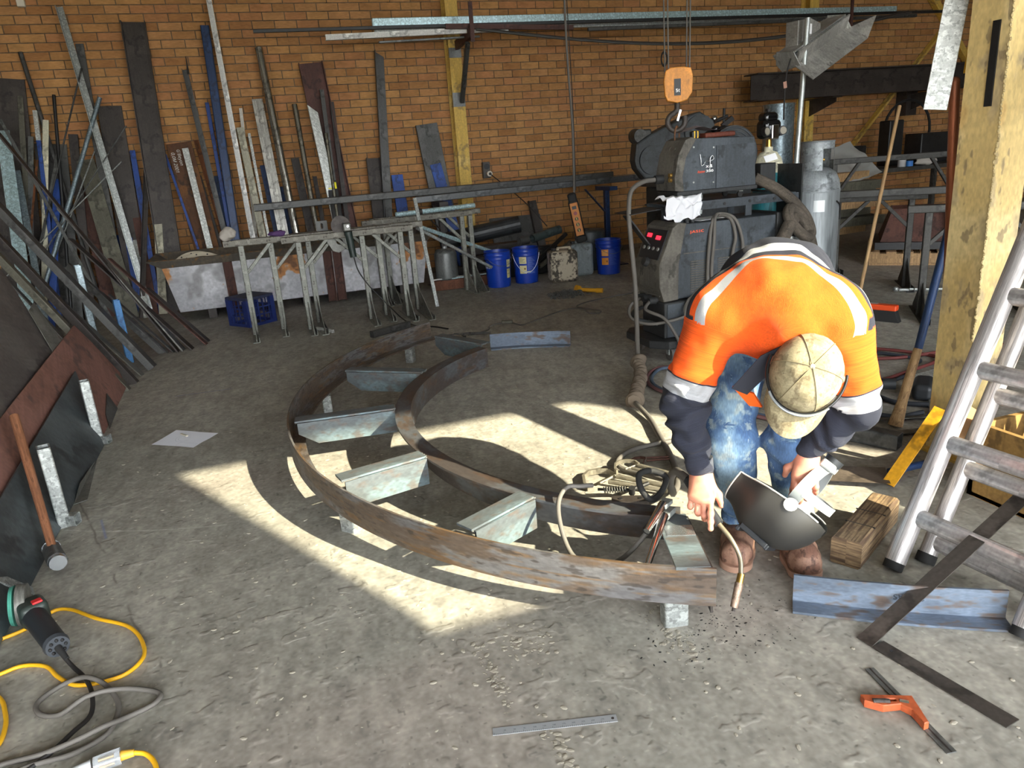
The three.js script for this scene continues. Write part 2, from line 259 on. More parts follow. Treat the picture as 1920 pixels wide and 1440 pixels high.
// ---------------------------------------------------------------- the welded ring frame
const RC = V(3.541, 0, 5.852), RO = 2.188, RI = 1.46, RB = 0.103, RT = 0.23;
M.ringOuter = dbl(std({ map: tex(1024, 256, (u, v) => { const n = fbm(u, v, 8, 5), m = fbm((u + 0.3) % 1, v, 16, 4), s = vn(u * 8, v * 64, 64), g = fbm(u, v, 64, 2); let c = mix3([92, 80, 70], [104, 102, 102], sst(0.42, 0.6, n)); c = mix3(c, [112, 82, 50], sst(0.52, 0.72, m * 0.7 + s * 0.3) * 0.6); c = mix3(c, [58, 52, 48], sst(0.6, 0.75, fbm(u, (v + 0.5) % 1, 32, 3)) * 0.6); const k = 0.88 + g * 0.24; return [c[0] * k, c[1] * k, c[2] * k]; }, [1.6, 0.4]), roughness: 0.5, metalness: 0.35, bumpMap: fineBump, bumpScale: 0.0008 }));
M.ringInner = dbl(std({ map: tex(512, 256, (u, v) => { const n = fbm(u, v, 8, 5), m = fbm((u + 0.3) % 1, v, 16, 4); let c = mix3([74, 68, 66], [86, 88, 92], sst(0.42, 0.62, n)); c = mix3(c, [84, 64, 50], sst(0.56, 0.72, m) * 0.6); const k = 0.88 + fbm(u, v, 64, 2) * 0.24; return c.map((q) => q * k); }, [1.2, 0.6]), roughness: 0.5, metalness: 0.35 }));
M.ringSpoke = dbl(std({ map: tex(512, 256, (u, v) => { const n = fbm(u, v, 4, 5), m = fbm(u, (v + 0.3) % 1, 16, 4); let c = mix3([86, 92, 95], [106, 122, 128], sst(0.4, 0.62, n)); c = mix3(c, [92, 78, 70], sst(0.5, 0.72, m) * 0.6); const k = 0.9 + fbm(u, v, 64, 2) * 0.2; return [c[0] * k, c[1] * k, c[2] * k]; }, [0.9, 0.45]), roughness: 0.5, metalness: 0.3 }));
function arcMats(c, R, a0, a1, n, y = 0) { const o = []; for (let i = 0; i <= n; i++) { const a = mix(a0, a1, i / n), e = V(Math.cos(a), 0, Math.sin(a)), t = V(-Math.sin(a), 0, Math.cos(a)); o.push(new THREE.Matrix4().makeBasis(e, V(0, 1, 0), t.negate()).setPosition(c.x + e.x * R, y, c.z + e.z * R)); } return o; }
const angOut = [[-0.075, 0], [0, 0], [0, 0.125], [-0.009, 0.125], [-0.009, 0.013], [-0.013, 0.009], [-0.075, 0.009]];
const angIn = [[0, 0], [0.0, 0.125], [0.078, 0.125], [0.078, 0.116], [0.013, 0.116], [0.009, 0.112], [0.009, 0]];
{
  const t = thing('ring_frame', 'curved steel frame of two rolled angles joined by short angle spokes', 'steel frame');
  const c2 = V(3.333, 0, 6.181), R = PI / 180;
  part(t, 'outer_ring', sweep(angOut, arcMats(RC, RO, 119.6 * R, 241.3 * R, 90, RB)), M.ringOuter, 'outer rolled angle, rust brown outside');
  part(t, 'inner_ring', sweep(angIn.map(([x, y]) => [x, y]), arcMats(c2, 1.417, 122.5 * R, 240.6 * R, 72, RB)), M.ringInner, 'inner rolled angle with flange on top');
  const sp = [[2.666, 4.933, 2.41, 4.45], [2.14, 5.293, 1.73, 4.99], [1.878, 5.855, 1.39, 5.80], [1.881, 6.536, 1.44, 6.635], [2.16, 7.087, 1.815, 7.258]];
  for (const [ix, iz, ox, oz] of sp) {
    const A = V(ox, 0, oz), B = V(ix, 0, iz), d = B.clone().sub(A).normalize();
    { const q = A.clone().sub(RC), b = q.dot(d), c = q.lengthSq() - 2.158 ** 2; A.addScaledVector(d, -b - Math.sqrt(Math.max(0, b * b - c)) > 0 ? -b - Math.sqrt(b * b - c) : 0); if (A.clone().sub(RC).length() > 2.165) A.sub(RC).setLength(2.16).add(RC); const e = B.clone().sub(c2), l = e.length(); if (l < 1.497) B.addScaledVector(d, -(1.497 - l)); }
    const L = A.distanceTo(B);
    const n = V(-d.z, 0, d.x); if (n.z < 0) n.negate(); // towards the open side of the spoke
    const at = (s, w, y) => [A.x + d.x * s + n.x * w, y, A.z + d.z * s + n.z * w];
    const top = poly3([at(0, 0, RT), at(L, 0, RT), at(L, -0.075, RT), at(0, -0.075, RT)].reverse(), 0.008);
    const web = poly3([at(0.012, 0, RT - 0.002), at(L, 0, RT - 0.002), at(L, 0, RB + 0.012), at(0.1, 0, RB + 0.012), at(0.012, 0, RB + 0.07)], 0.008);
    const s = part(t, 'spoke', merge([top, web]), M.ringSpoke);
    const w = []; for (let k = 0; k < 5; k++) w.push(sph(0.006, ...at(L + rr(-0.004, 0.006), -0.075 * k / 4.4, RT + 0.001), 1, 0.6, 1, 6)); for (let k = 0; k < 3; k++) w.push(sph(0.005, ...at(0.004, -0.03 * k, RT), 1, 0.6, 1, 6));
    part(s, 'weld_bead', merge(w), M.grey);
  }
  // the end spoke being welded: a flat with a ground bright patch
  const e = part(t, 'end_spoke', poly3([[2.452, RT, 7.738], [2.36, RT, 7.7], [2.468, RT, 7.39], [2.558, RT, 7.43]].reverse(), 0.01), M.ringSpoke);
  part(e, 'end_web', poly3([[2.452, RT - 0.009, 7.738], [2.558, RT - 0.009, 7.43], [2.558, RB + 0.01, 7.43], [2.452, RB - 0.03, 7.738]], 0.008), M.dark);
  part(e, 'ground_patch', poly3([[2.512, RT + 0.0012, 7.565], [2.43, RT + 0.0012, 7.53], [2.452, RT + 0.0012, 7.47], [2.535, RT + 0.0012, 7.505]].reverse(), 0.001), M.bright, 'bright ground patch');
  const g = 'stub props under the ring frame';
  for (const [a, r, lab] of [[122.8, 2.13, 'galvanised stub prop under the end spoke of the frame'], [160.1, 2.13, 'sunlit galvanised stub prop under the outer ring'], [-126.5, 2.12, 'galvanised stub prop under the open far end of the frame'], [-155.7, 2.13, 'galvanised stub prop between two shaded spokes']]) {
    const x = RC.x + Math.cos(a * R) * r, z = RC.z + Math.sin(a * R) * r;
    solo('stub_prop', lab, 'prop', bar([x, 0, z], [x, RB - 0.002, z], SEC.S(0.075, 0.055), [Math.cos(a * R + 1.2), 0, Math.sin(a * R + 1.2)]), M.galv, g);
  }
}
// ---------------------------------------------------------------- stock steel: name, label, section, finish, width, depth, foot, head
const WALLSTEEL = [
["steel_angle","long galvanised angle crossing in front of a narrow dark plate","L","galv",0.06,0.06,[0.134,0,0.62],[-0.156,3.141,0.1]],
["steel_channel","wide dark channel leaning on the bricks, chalk squiggle near its top end","C","dark",0.235,0.06,[0.399,0.0,0.5],[0.494,2.996,0.06]],
["steel_flat","narrow dark plate half hidden behind the tall galvanised angle","F","dark2",0.075,0.012,[-0.147,0.0,0.34],[-0.057,2.798,0.03]],
["steel_plate","brown-black plate with square top beside the wide dark channel","F","dark",0.235,0.016,[0.037,0.0,0.44],[0.097,2.182,0.05]],
["round_bar","thick dark round bar leaning above the corner offcuts","R","dark2",0.045,0.045,[-0.349,0.0,0.4],[-0.607,2.729,0.05]],
["steel_plate","broad dark plate against bricks in the rack corner","F","dark",0.4,0.014,[-1.104,0.0,0.3],[-0.833,2.494,0.02]],
["steel_tube","thin black tube standing among the short offcuts","T","black",0.034,0.034,[-0.635,0.0,0.6],[-0.378,2.304,0.16]],
["steel_tube","square tube, white galvanised at its top and blue below","S","bluewhite",0.04,0.04,[-0.724,0.0,0.66],[-0.577,2.158,0.18]],
["steel_flat","short cream painted flat with a pointed lower end","F","cream",0.055,0.008,[-0.877,0.0,0.7],[-0.499,2.065,0.19]],
["steel_flat","short grey flat behind the blue and white tube","F","grey",0.05,0.01,[-1.026,0.0,0.58],[-0.679,1.916,0.15]],
["galvanised_tube","galvanised tube slanting across the tall galvanised angle","T","galvblue",0.045,0.045,[-0.979,0.0,0.78],[0.048,2.254,0.22]],
["steel_rod","thin dark rod slanting up against bare bricks","R","dark2",0.018,0.018,[-1.107,0.0,0.72],[-0.062,2.543,0.2]],
["steel_rod","thin bright rod ending beside the galvanised tube","R","galv",0.014,0.014,[-1.011,0.0,0.82],[-0.112,1.729,0.24]],
["steel_rod","longest thin grey rod of the slanting rods","R","grey",0.013,0.013,[-1.342,0.0,0.86],[0.246,1.963,0.26]],
["steel_rod","flattest leaning thin light rod of the slanting rods","R","galv",0.012,0.012,[-1.765,0.0,0.9],[0.129,1.609,0.28]],
["steel_plate","dark plate with rounded top corner behind the black tube","F","dark",0.09,0.016,[-0.481,0,0.42],[-0.306,1.919,0.06]],
["blue_flat","blue painted flat with rounded top beside the tall galvanised angle","F","blue",0.075,0.012,[0.027,0.0,0.55],[0.043,1.384,0.12]],
["blue_flat","narrow blue flat between the plate and the wide channel","F","blue",0.055,0.01,[0.211,0.0,0.52],[0.232,1.721,0.1]],
["steel_flat","cream-grey flat with square top before the wide channel","F","creamgrey",0.085,0.012,[0.258,0.0,0.62],[0.42,1.507,0.16]],
["steel_angle","short dark angle standing upright before the wide channel","L","dark",0.05,0.05,[0.049,0,0.7],[0.356,1.567,0.2]],
["steel_plate","rusty brown plate with white chalk handwriting","F","rustplate",0.26,0.014,[0.852,0.0,0.42],[0.705,1.77,0.05]],
["blue_flat","thin blue strip crossing the chalk-marked rusty plate","F","blue",0.026,0.008,[0.816,0.0,0.52],[0.553,1.655,0.12]],
["steel_flat","pale galvanised flat leaning over the rusty plate","F","galvpale",0.065,0.01,[0.884,0.0,0.55],[0.766,1.707,0.14]],
["steel_angle","rusty brown angle on the edge of the chalk-marked plate","L","rust",0.05,0.05,[1.088,0.0,0.46],[0.888,1.791,0.08]],
["steel_angle","mottled dark angle with a black spike at its top","L","dark2",0.055,0.055,[1.068,0.0,0.5],[0.909,2.514,0.08]],
["square_tube","slim blue square tube next to the mottled dark angle","S","blue",0.04,0.04,[1.072,0.0,0.44],[1.072,2.167,0.06]],
["square_tube","big navy blue square tube beside the long white angle","S","navy",0.09,0.09,[1.11,0.0,0.54],[1.19,2.929,0.08]],
["steel_angle","long white angle rising out past the top of the rack","L","white",0.055,0.055,[1.317,0.0,0.62],[1.278,3.251,0.12]],
["steel_flat","short dirty white flat behind the cream square tube","F","dirtywhite",0.035,0.01,[1.313,0.0,0.4],[1.413,2.095,0.06]],
["square_tube","cream-grey square tube with clean square top","S","creamgrey",0.08,0.05,[1.444,0.0,0.6],[1.371,1.884,0.14]],
["steel_flat","small light grey strip with blue lower end","F","galvpale",0.03,0.01,[1.492,0.0,0.48],[1.458,1.825,0.08]],
["aluminium_flat","brushed aluminium flat beside the big shiny pipe","F","alu",0.115,0.02,[1.665,0.0,0.58],[1.602,2.175,0.14]],
["steel_pipe","large shiny round pipe, tallest of the pipes","T","shiny",0.085,0.085,[1.809,0.0,0.6],[1.706,2.697,0.14]],
["steel_channel","broad red-brown channel leaning on bricks","C","rustchan",0.27,0.07,[2.404,0.0,0.42],[2.244,2.544,0.06]],
["steel_pipe","thinner shiny round pipe before the red-brown channel","T","shiny",0.06,0.06,[2.023,0.0,0.66],[1.992,2.098,0.18]],
["steel_plate","dark plate with stepped top between the two pipes","F","dark",0.09,0.012,[1.997,0.0,0.44],[1.915,1.522,0.08]],
["square_tube","pale square tube with mitre cut top in the red-brown channel","M","galvpale",0.1,0.05,[2.302,0.0,0.62],[2.18,2.035,0.22]],
["steel_flat","dark mitred flat standing in the red-brown channel","F","dark2",0.045,0.01,[2.271,0.0,0.52],[2.315,2.242,0.18]],
["steel_tube","small round tube before the pale mitred tube","T","shiny",0.038,0.038,[2.24,0.0,0.7],[2.285,1.768,0.28]],
["steel_angle","dark angle along the edge of the red-brown channel","L","dark",0.05,0.05,[2.359,0.0,0.55],[2.412,2.114,0.16]],
["square_tube","black square tube with a yellow paper label","S","black",0.12,0.06,[2.272,0.0,0.74],[2.262,1.241,0.36]],
["steel_angle","long mitred dark angle standing clear on bricks","M","dark2",0.11,0.08,[2.826,0.0,0.34],[3.04,2.618,0.05]],
["steel_channel","short dark channel beside the long mitred angle","C","dark",0.16,0.05,[2.75,0.0,0.42],[2.811,1.466,0.1]],
["steel_plate","thick dark plate with rounded top corner beside the yellow wall column","F","dark2",0.27,0.03,[3.649,0,0.34],[3.51,1.81,0.06]],
["blue_plate","short blue plate with rounded top before the thick dark plate","F","blue",0.14,0.03,[3.753,0.0,0.42],[3.555,1.34,0.14]],
["blue_plate","short square blue plate beside the long mitred angle","F","blue",0.14,0.02,[3.07,0.0,0.42],[3.072,1.25,0.12]],
["steel_plate","wide pale blue-grey galvanised plate leaning in the rack corner","F","galvcyan",0.12,0.01,[-0.909,0.0,1.05],[-0.879,1.978,0.3]],
["steel_flat","bluish galvanised strip beside the pale plate","F","galvblue",0.06,0.01,[-0.754,0.0,1.1],[-0.835,1.588,0.34]],
["steel_flat","thin rusty orange strip among the offcuts","F","rust",0.02,0.008,[-1.048,0.0,0.85],[-0.641,1.679,0.3]],
["steel_flat","thin grey strip leaning over the pale galvanised plate","F","grey",0.03,0.01,[-0.141,0.0,1.1],[-0.852,2.076,0.4]],
["blue_flat","stubby light blue flat among the offcuts","F","blue",0.07,0.01,[-0.793,0.0,0.78],[-0.51,1.478,0.26]],
["steel_flat","dark strip crossing behind the black tube","F","grey",0.03,0.01,[-1.037,0.0,0.76],[-0.459,1.72,0.24]],
["steel_flat","olive grey flat with bright edge under the tall angle","F","olive",0.17,0.012,[-0.066,0.0,0.62],[-0.236,1.653,0.12]],
["steel_flat","dark brown flat between the blue flat and the plates","F","rustdark",0.08,0.012,[0.169,0.0,0.6],[0.147,1.32,0.16]],
["steel_flat","short pale flat beside the upright dark angle","F","galvpale",0.06,0.01,[0.103,0.0,0.72],[0.104,0.945,0.22]],
["blue_flat","deep blue flat low behind the tall galvanised angle","F","blue",0.12,0.01,[0.042,0.0,0.48],[-0.057,0.847,0.09]],
["blue_flat","navy flat between the cream tube and the aluminium flat","F","navy",0.06,0.012,[1.601,0.0,0.46],[1.545,1.471,0.08]],
["blue_flat","navy flat behind the big shiny pipe","F","navy",0.06,0.012,[1.721,0.0,0.42],[1.718,1.22,0.07]],
["steel_angle","short dark angle beside the yellow label tube","L","dark",0.05,0.05,[2.125,0.0,0.42],[2.107,1.311,0.1]],
["blue_flat","navy strip behind the navy square tube","F","navy",0.05,0.012,[1.061,0.0,0.38],[1.027,1.392,0.05]],
["steel_flat","dark strip behind the slim blue square tube","F","dark",0.06,0.012,[1.006,0.0,0.36],[0.842,1.407,0.04]],
["steel_plate","dark plate filling the gap behind the slanting rods","F","dark2",0.3,0.012,[-0.72,0.0,0.36],[-0.542,1.838,0.03]],
["steel_plate","dark brown plate behind the short offcuts","F","rustdark",0.22,0.012,[-0.251,0.0,0.36],[-0.262,1.49,0.03]],
["steel_flat","grey-green strip beside the grey flat","F","olive",0.05,0.01,[-1.015,0.0,0.5],[-0.694,2.313,0.1]]];
const RACKSTEEL = [
["steel_flat","wide dark brown flat, uppermost of the leaning stack","F","dark",0.13,0.01,[0.688,0.0,2.662],[-0.057,0.998,2.512]],
["steel_flat","red-brown flat lying behind the wide dark flat","F","rustdark",0.1,0.01,[0.794,0.0,2.542],[0.167,0.803,2.392]],
["steel_flat","smooth grey flat ending below the wide dark flat","F","olivegrey",0.14,0.012,[0.615,0.0,2.655],[-0.081,1.235,2.505]],
["steel_flat","slim dark flat with bright cut edge reaching highest","F","dark",0.1,0.012,[0.575,0.0,2.69],[-0.276,1.661,2.54]],
["steel_flat","thin flat with bright sheared edge under the stack","F","dark2",0.07,0.006,[0.542,0.0,2.687],[0.131,0.527,2.537]],
["steel_flat","second thin bright-edged flat under the stack","F","dark2",0.07,0.006,[0.49,0.0,2.673],[0.074,0.55,2.523]],
["steel_angle","dark angle leaning between the two rack posts","L","dark2",0.06,0.06,[0.45,0.0,2.687],[0.007,0.596,2.537]],
["steel_channel","long dark channel with rounded edge leaning over the rack","C","dark2",0.12,0.05,[0.425,0.0,3.154],[-0.351,1.281,3.004]],
["steel_flat","grey-green flat with bright edge lying in the long channel","F","olivegrey",0.1,0.008,[0.376,0.0,3.357],[-0.023,0.526,3.207]],
["steel_angle","dark angle leaning just below the long channel","L","dark",0.07,0.07,[0.351,0.0,3.617],[-0.278,1.074,3.467]],
["steel_angle","greenish dark angle leaning against the brown plate","L","olive",0.06,0.06,[0.324,0.0,3.786],[-0.257,0.972,3.636]],
["steel_flat","thin dark flat tucked against the brown plate","F","dark2",0.05,0.008,[0.293,0.0,3.902],[-0.221,0.87,3.752]],
["steel_plate","loose square-cornered plate resting on the leaning stack","F","dark",0.12,0.008,[0.805,0.0,2.416],[0.389,0.509,2.266]]];
const cats = { steel_angle: 'angle bar', steel_channel: 'channel', steel_flat: 'flat bar', steel_plate: 'steel plate', round_bar: 'round bar', steel_tube: 'tube', galvanised_tube: 'tube', steel_rod: 'rod', blue_flat: 'flat bar', square_tube: 'tube', aluminium_flat: 'flat bar', steel_pipe: 'pipe', blue_plate: 'plate' };
function stock([name, label, sec, fin, w, t, foot, head], ref, group, over = 0) {
  const A = V(...foot), B = V(...head), d = B.clone().sub(A).normalize(); A.y += 0.002; if (over) B.addScaledVector(d, over);
  const s = sec === 'M' ? SEC[fin === 'dark2' ? 'L' : 'S'](w, t) : SEC[sec](w, t);
  return solo(name, label, cats[name], bar(A, B, s, ref, sec === 'M' ? (fin === 'dark2' ? 0.55 : 1) : 0), M[fin], group);
}
const byLabel = {};
for (const q of WALLSTEEL) byLabel[q[1]] = stock(q, [1, 0, 0], 'stock steel leaning on the brick wall');
RACKSTEEL.forEach((q, i) => { byLabel[q[1]] = stock(q, [0, 0, 1], 'stock steel leaning along the side rack', /highest|channel|angle lean|greenish|tucked/.test(q[1]) ? 0.25 : 0.0); });
// writing and labels on some of the stock
{
  const text = (w, h, draw, px = 512) => { const c = document.createElement('canvas'); c.width = px; c.height = Math.round(px * h / w); draw(c.getContext('2d'), c.width, c.height); const t = new THREE.CanvasTexture(c); t.colorSpace = THREE.SRGBColorSpace; return t; };
  globalThis.labelTex = text;
}
// a sheet of print laid on a surface: centre, across, up
function decal(parent, name, centre, across, up, w, h, map, opts = {}, label) {
  const x = V(...across).normalize(), y = V(...up).sub(x.clone().multiplyScalar(V(...up).dot(x))).normalize(), z = x.clone().cross(y);
  const g = new THREE.PlaneGeometry(w, h); g.applyMatrix4(new THREE.Matrix4().makeBasis(x, y, z).setPosition(V(...centre)));
  return part(parent, name, g, dbl(std({ map, roughness: 0.6, ...opts })), label);
}
const cutout = (w, h, draw, px) => ({ alphaMap: labelTex(w, h, (g, W, H) => { g.fillStyle = '#000'; g.fillRect(0, 0, W, H); g.fillStyle = '#fff'; g.strokeStyle = '#fff'; draw(g, W, H); }, px), transparent: true });
{
  const o = byLabel['rusty brown plate with white chalk handwriting'], q = WALLSTEEL.find((a) => a[3] === 'rustplate'), A = V(...q[6]), B = V(...q[7]), d = B.clone().sub(A).normalize(), n = V(1, 0, 0).cross(d).normalize();
  const c = B.clone().addScaledVector(d, -0.27).addScaledVector(n, 0.0085).add(V(-0.055, 0, 0));
  const ct = cutout(0.42, 0.13, (g, W, H) => { g.font = 'italic 58px sans-serif'; g.fillText("G'Beyon", 14, 62); g.fillText('0,0M 2001', 44, 138); });
  const dd = d.clone().negate();
  decal(o, 'chalk_writing', c.toArray(), dd.toArray(), V(1, 0, 0).addScaledVector(d, 0).toArray(), 0.42, 0.13, null, { color: '#d9d6cf', ...ct }, 'white chalk handwriting');
  const k = byLabel['black square tube with a yellow paper label'], q2 = WALLSTEEL.find((a) => a[1].includes('yellow paper')), A2 = V(...q2[6]), B2 = V(...q2[7]), d2 = B2.clone().sub(A2).normalize(), n2 = V(1, 0, 0).cross(d2).normalize();
  part(k, 'paper_label', (() => { const g = box(0.095, 0.075, 0.002); g.applyMatrix4(new THREE.Matrix4().makeBasis(V(1, 0, 0), d2, n2).setPosition(B2.clone().addScaledVector(d2, -0.06).addScaledVector(n2, 0.0315))); return g; })(), plain('#e8dc1f', 0.6), 'yellow paper label');
  const bw = byLabel['square tube, white galvanised at its top and blue below'], q3 = WALLSTEEL.find((a) => a[3] === 'bluewhite'), A3 = V(...q3[6]), B3 = V(...q3[7]), d3 = B3.clone().sub(A3).normalize();
  part(bw, 'bare_end', bar(B3.clone().addScaledVector(d3, -0.3), B3.clone().addScaledVector(d3, 0.001), SEC.S(0.042, 0.042), [1, 0, 0]), M.galvpale, 'bare galvanised end');
  const sp = byLabel['mottled dark angle with a black spike at its top'], q4 = WALLSTEEL.find((a) => a[1].includes('black spike')), B4 = V(...q4[7]);
  part(sp, 'spike', rod([B4.x + 0.03, B4.y - 0.05, B4.z - 0.01], [B4.x + 0.035, B4.y + 0.13, B4.z - 0.02], 0.012, 8, 0.004), M.black);
}
// ---------------------------------------------------------------- the plates of the side rack and its posts
{
  const g = 'plates leaning along the side rack';
  solo('steel_plate', 'large grey plate, rearmost of the leaning sheets', 'steel plate', poly3([[-0.16, 1.02, 4.1], [-0.036, 0.747, 4.218], [0.088, 0.471, 4.368], [0.25, 0.11, 4.5], [0.25, 0.11, 6.9], [-0.16, 1.02, 6.9]], 0.006), M.greyplate, g);
  solo('steel_plate', 'pale green-grey plate corner poking out between two sheets', 'steel plate', poly3([[-0.01, 0.734, 4.098], [0.102, 0.484, 4.174], [0.3, 0.045, 4.3], [0.25, 0.15, 4.9], [0.103, 0.482, 4.426], [0.0, 0.711, 4.285]], 0.004), M.olivegrey, g);
  solo('steel_plate', 'large red-brown plate leaning behind the posts', 'steel plate', poly3([[0.101, 0.509, 3.795], [0.159, 0.381, 3.734], [0.279, 0.113, 3.664], [0.318, 0.027, 3.78], [0.328, 0.004, 4.9], [0.328, 0.004, 7.3], [0.166, 0.364, 7.3], [0.137, 0.429, 5.608]], 0.008), M.brownplate, g);
  solo('steel_plate', 'dark blue-grey plate standing foremost behind the posts', 'steel plate', poly3([[0.203, 0.348, 4.483], [0.321, 0.087, 4.816], [0.358, 0.004, 4.95], [0.358, 0.004, 7.3], [0.27, 0.2, 7.3], [0.243, 0.26, 6.16]], 0.01), M.greenplate, g);
  solo('steel_plate', 'small torn grey plate leaning on the red-brown plate', 'steel plate', poly3([[0.29, 0.12, 4.22], [0.335, 0.02, 4.25], [0.343, 0.002, 4.62], [0.315, 0.065, 4.5]], 0.003), M.dark2, g);
  solo('steel_angle', 'folded grey angle strip lying under the foremost plate', 'angle bar', merge([poly3([[0.36, 0.002, 5.1], [0.42, 0.004, 5.72], [0.37, 0.006, 5.75]], 0.003), poly3([[0.36, 0.002, 5.1], [0.37, 0.006, 5.75], [0.375, 0.05, 5.6]], 0.003)]), M.olivegrey);
  solo('steel_flat', 'flat with bright sheared edge leaning below the sledgehammer', 'flat bar', bar([0.385, 0.004, 6.53], [0.13, 0.42, 6.75], SEC.F(0.05, 0.008), [0, 0.2, 1]), M.galv);
  for (const [x, z, h, fin, lab, w] of [[0.373, 5.957, 0.37, 'galv', 'galvanised rack post with drilled holes beside the sledgehammer', 0.07], [0.331, 4.873, 0.375, 'galv', 'galvanised rack post standing beside the torn grey plate', 0.065], [0.22, 2.83, 0.515, 'blueplain', 'light blue rack post among the leaning flats', 0.075], [0.0, 2.78, 0.81, 'galvblue', 'tall blue-grey rack post with one bolt hole', 0.09]]) {
    const t = thing('rack_post', lab, 'rack post', 'posts holding the side rack');
    const mat = fin === 'blueplain' ? (M.lightblue ??= metal('#3f78b0', '#4a86be', '#35699c', 0.55, 0)) : M[fin];
    part(t, 'post', bar([x, 0.002, z], [x, h, z], SEC.S(w, 0.05), [0.3, 0, 1]), mat);
    if (h < 0.4) { part(t, 'base_block', bar([x + 0.06, 0.027, z + 0.02], [x - 0.09, 0.027, z - 0.03], SEC.S(0.05, 0.05), [0, 1, 0]), mat); }
    const hole = h < 0.4 ? [0.22, 0.12] : [h * 0.62]; for (const y of hole) part(t, 'bolt_hole', cyl(0.007, 0.007, 0.002, x + 0.026, y, z + 0.012, 0, 0, PI / 2, 10), M.black);
  }
}
// sledgehammer leaning on the plates
{
  const t = thing('sledgehammer', 'sledgehammer with worn wooden handle leaning on the plates', 'hammer'), A = V(0.43, 0.055, 6.36), B = V(0.222, 0.45, 5.70), d = B.clone().sub(A).normalize();
  part(t, 'handle', rod(A.clone().addScaledVector(d, -0.02), B, 0.016, 12, 0.02), metal('#7a5038', '#8a5d42', '#5c3d2c', 0.6, 0, [0.3, 0.3], 3), 'reddish worn wooden handle');
  const hx = V(0.35, 0, 0.94).normalize(), hm = new THREE.Matrix4().makeBasis(hx, d.clone().cross(hx).normalize(), hx.clone().cross(d.clone().cross(hx).normalize())).setPosition(A);
  const hg = new THREE.CylinderGeometry(0.033, 0.036, 0.14, 8); hg.rotateZ(PI / 2); hg.applyMatrix4(hm); part(t, 'head', hg, M.dark2);
  for (const s of [-1, 1]) { const f = new THREE.CylinderGeometry(s > 0 ? 0.03 : 0.034, s > 0 ? 0.034 : 0.03, 0.016, 20); f.rotateZ(PI / 2); f.translate(-s * 0.077, 0, 0); f.applyMatrix4(hm); part(t, 'striking_face', f, M.bright, 'polished striking face'); }
}
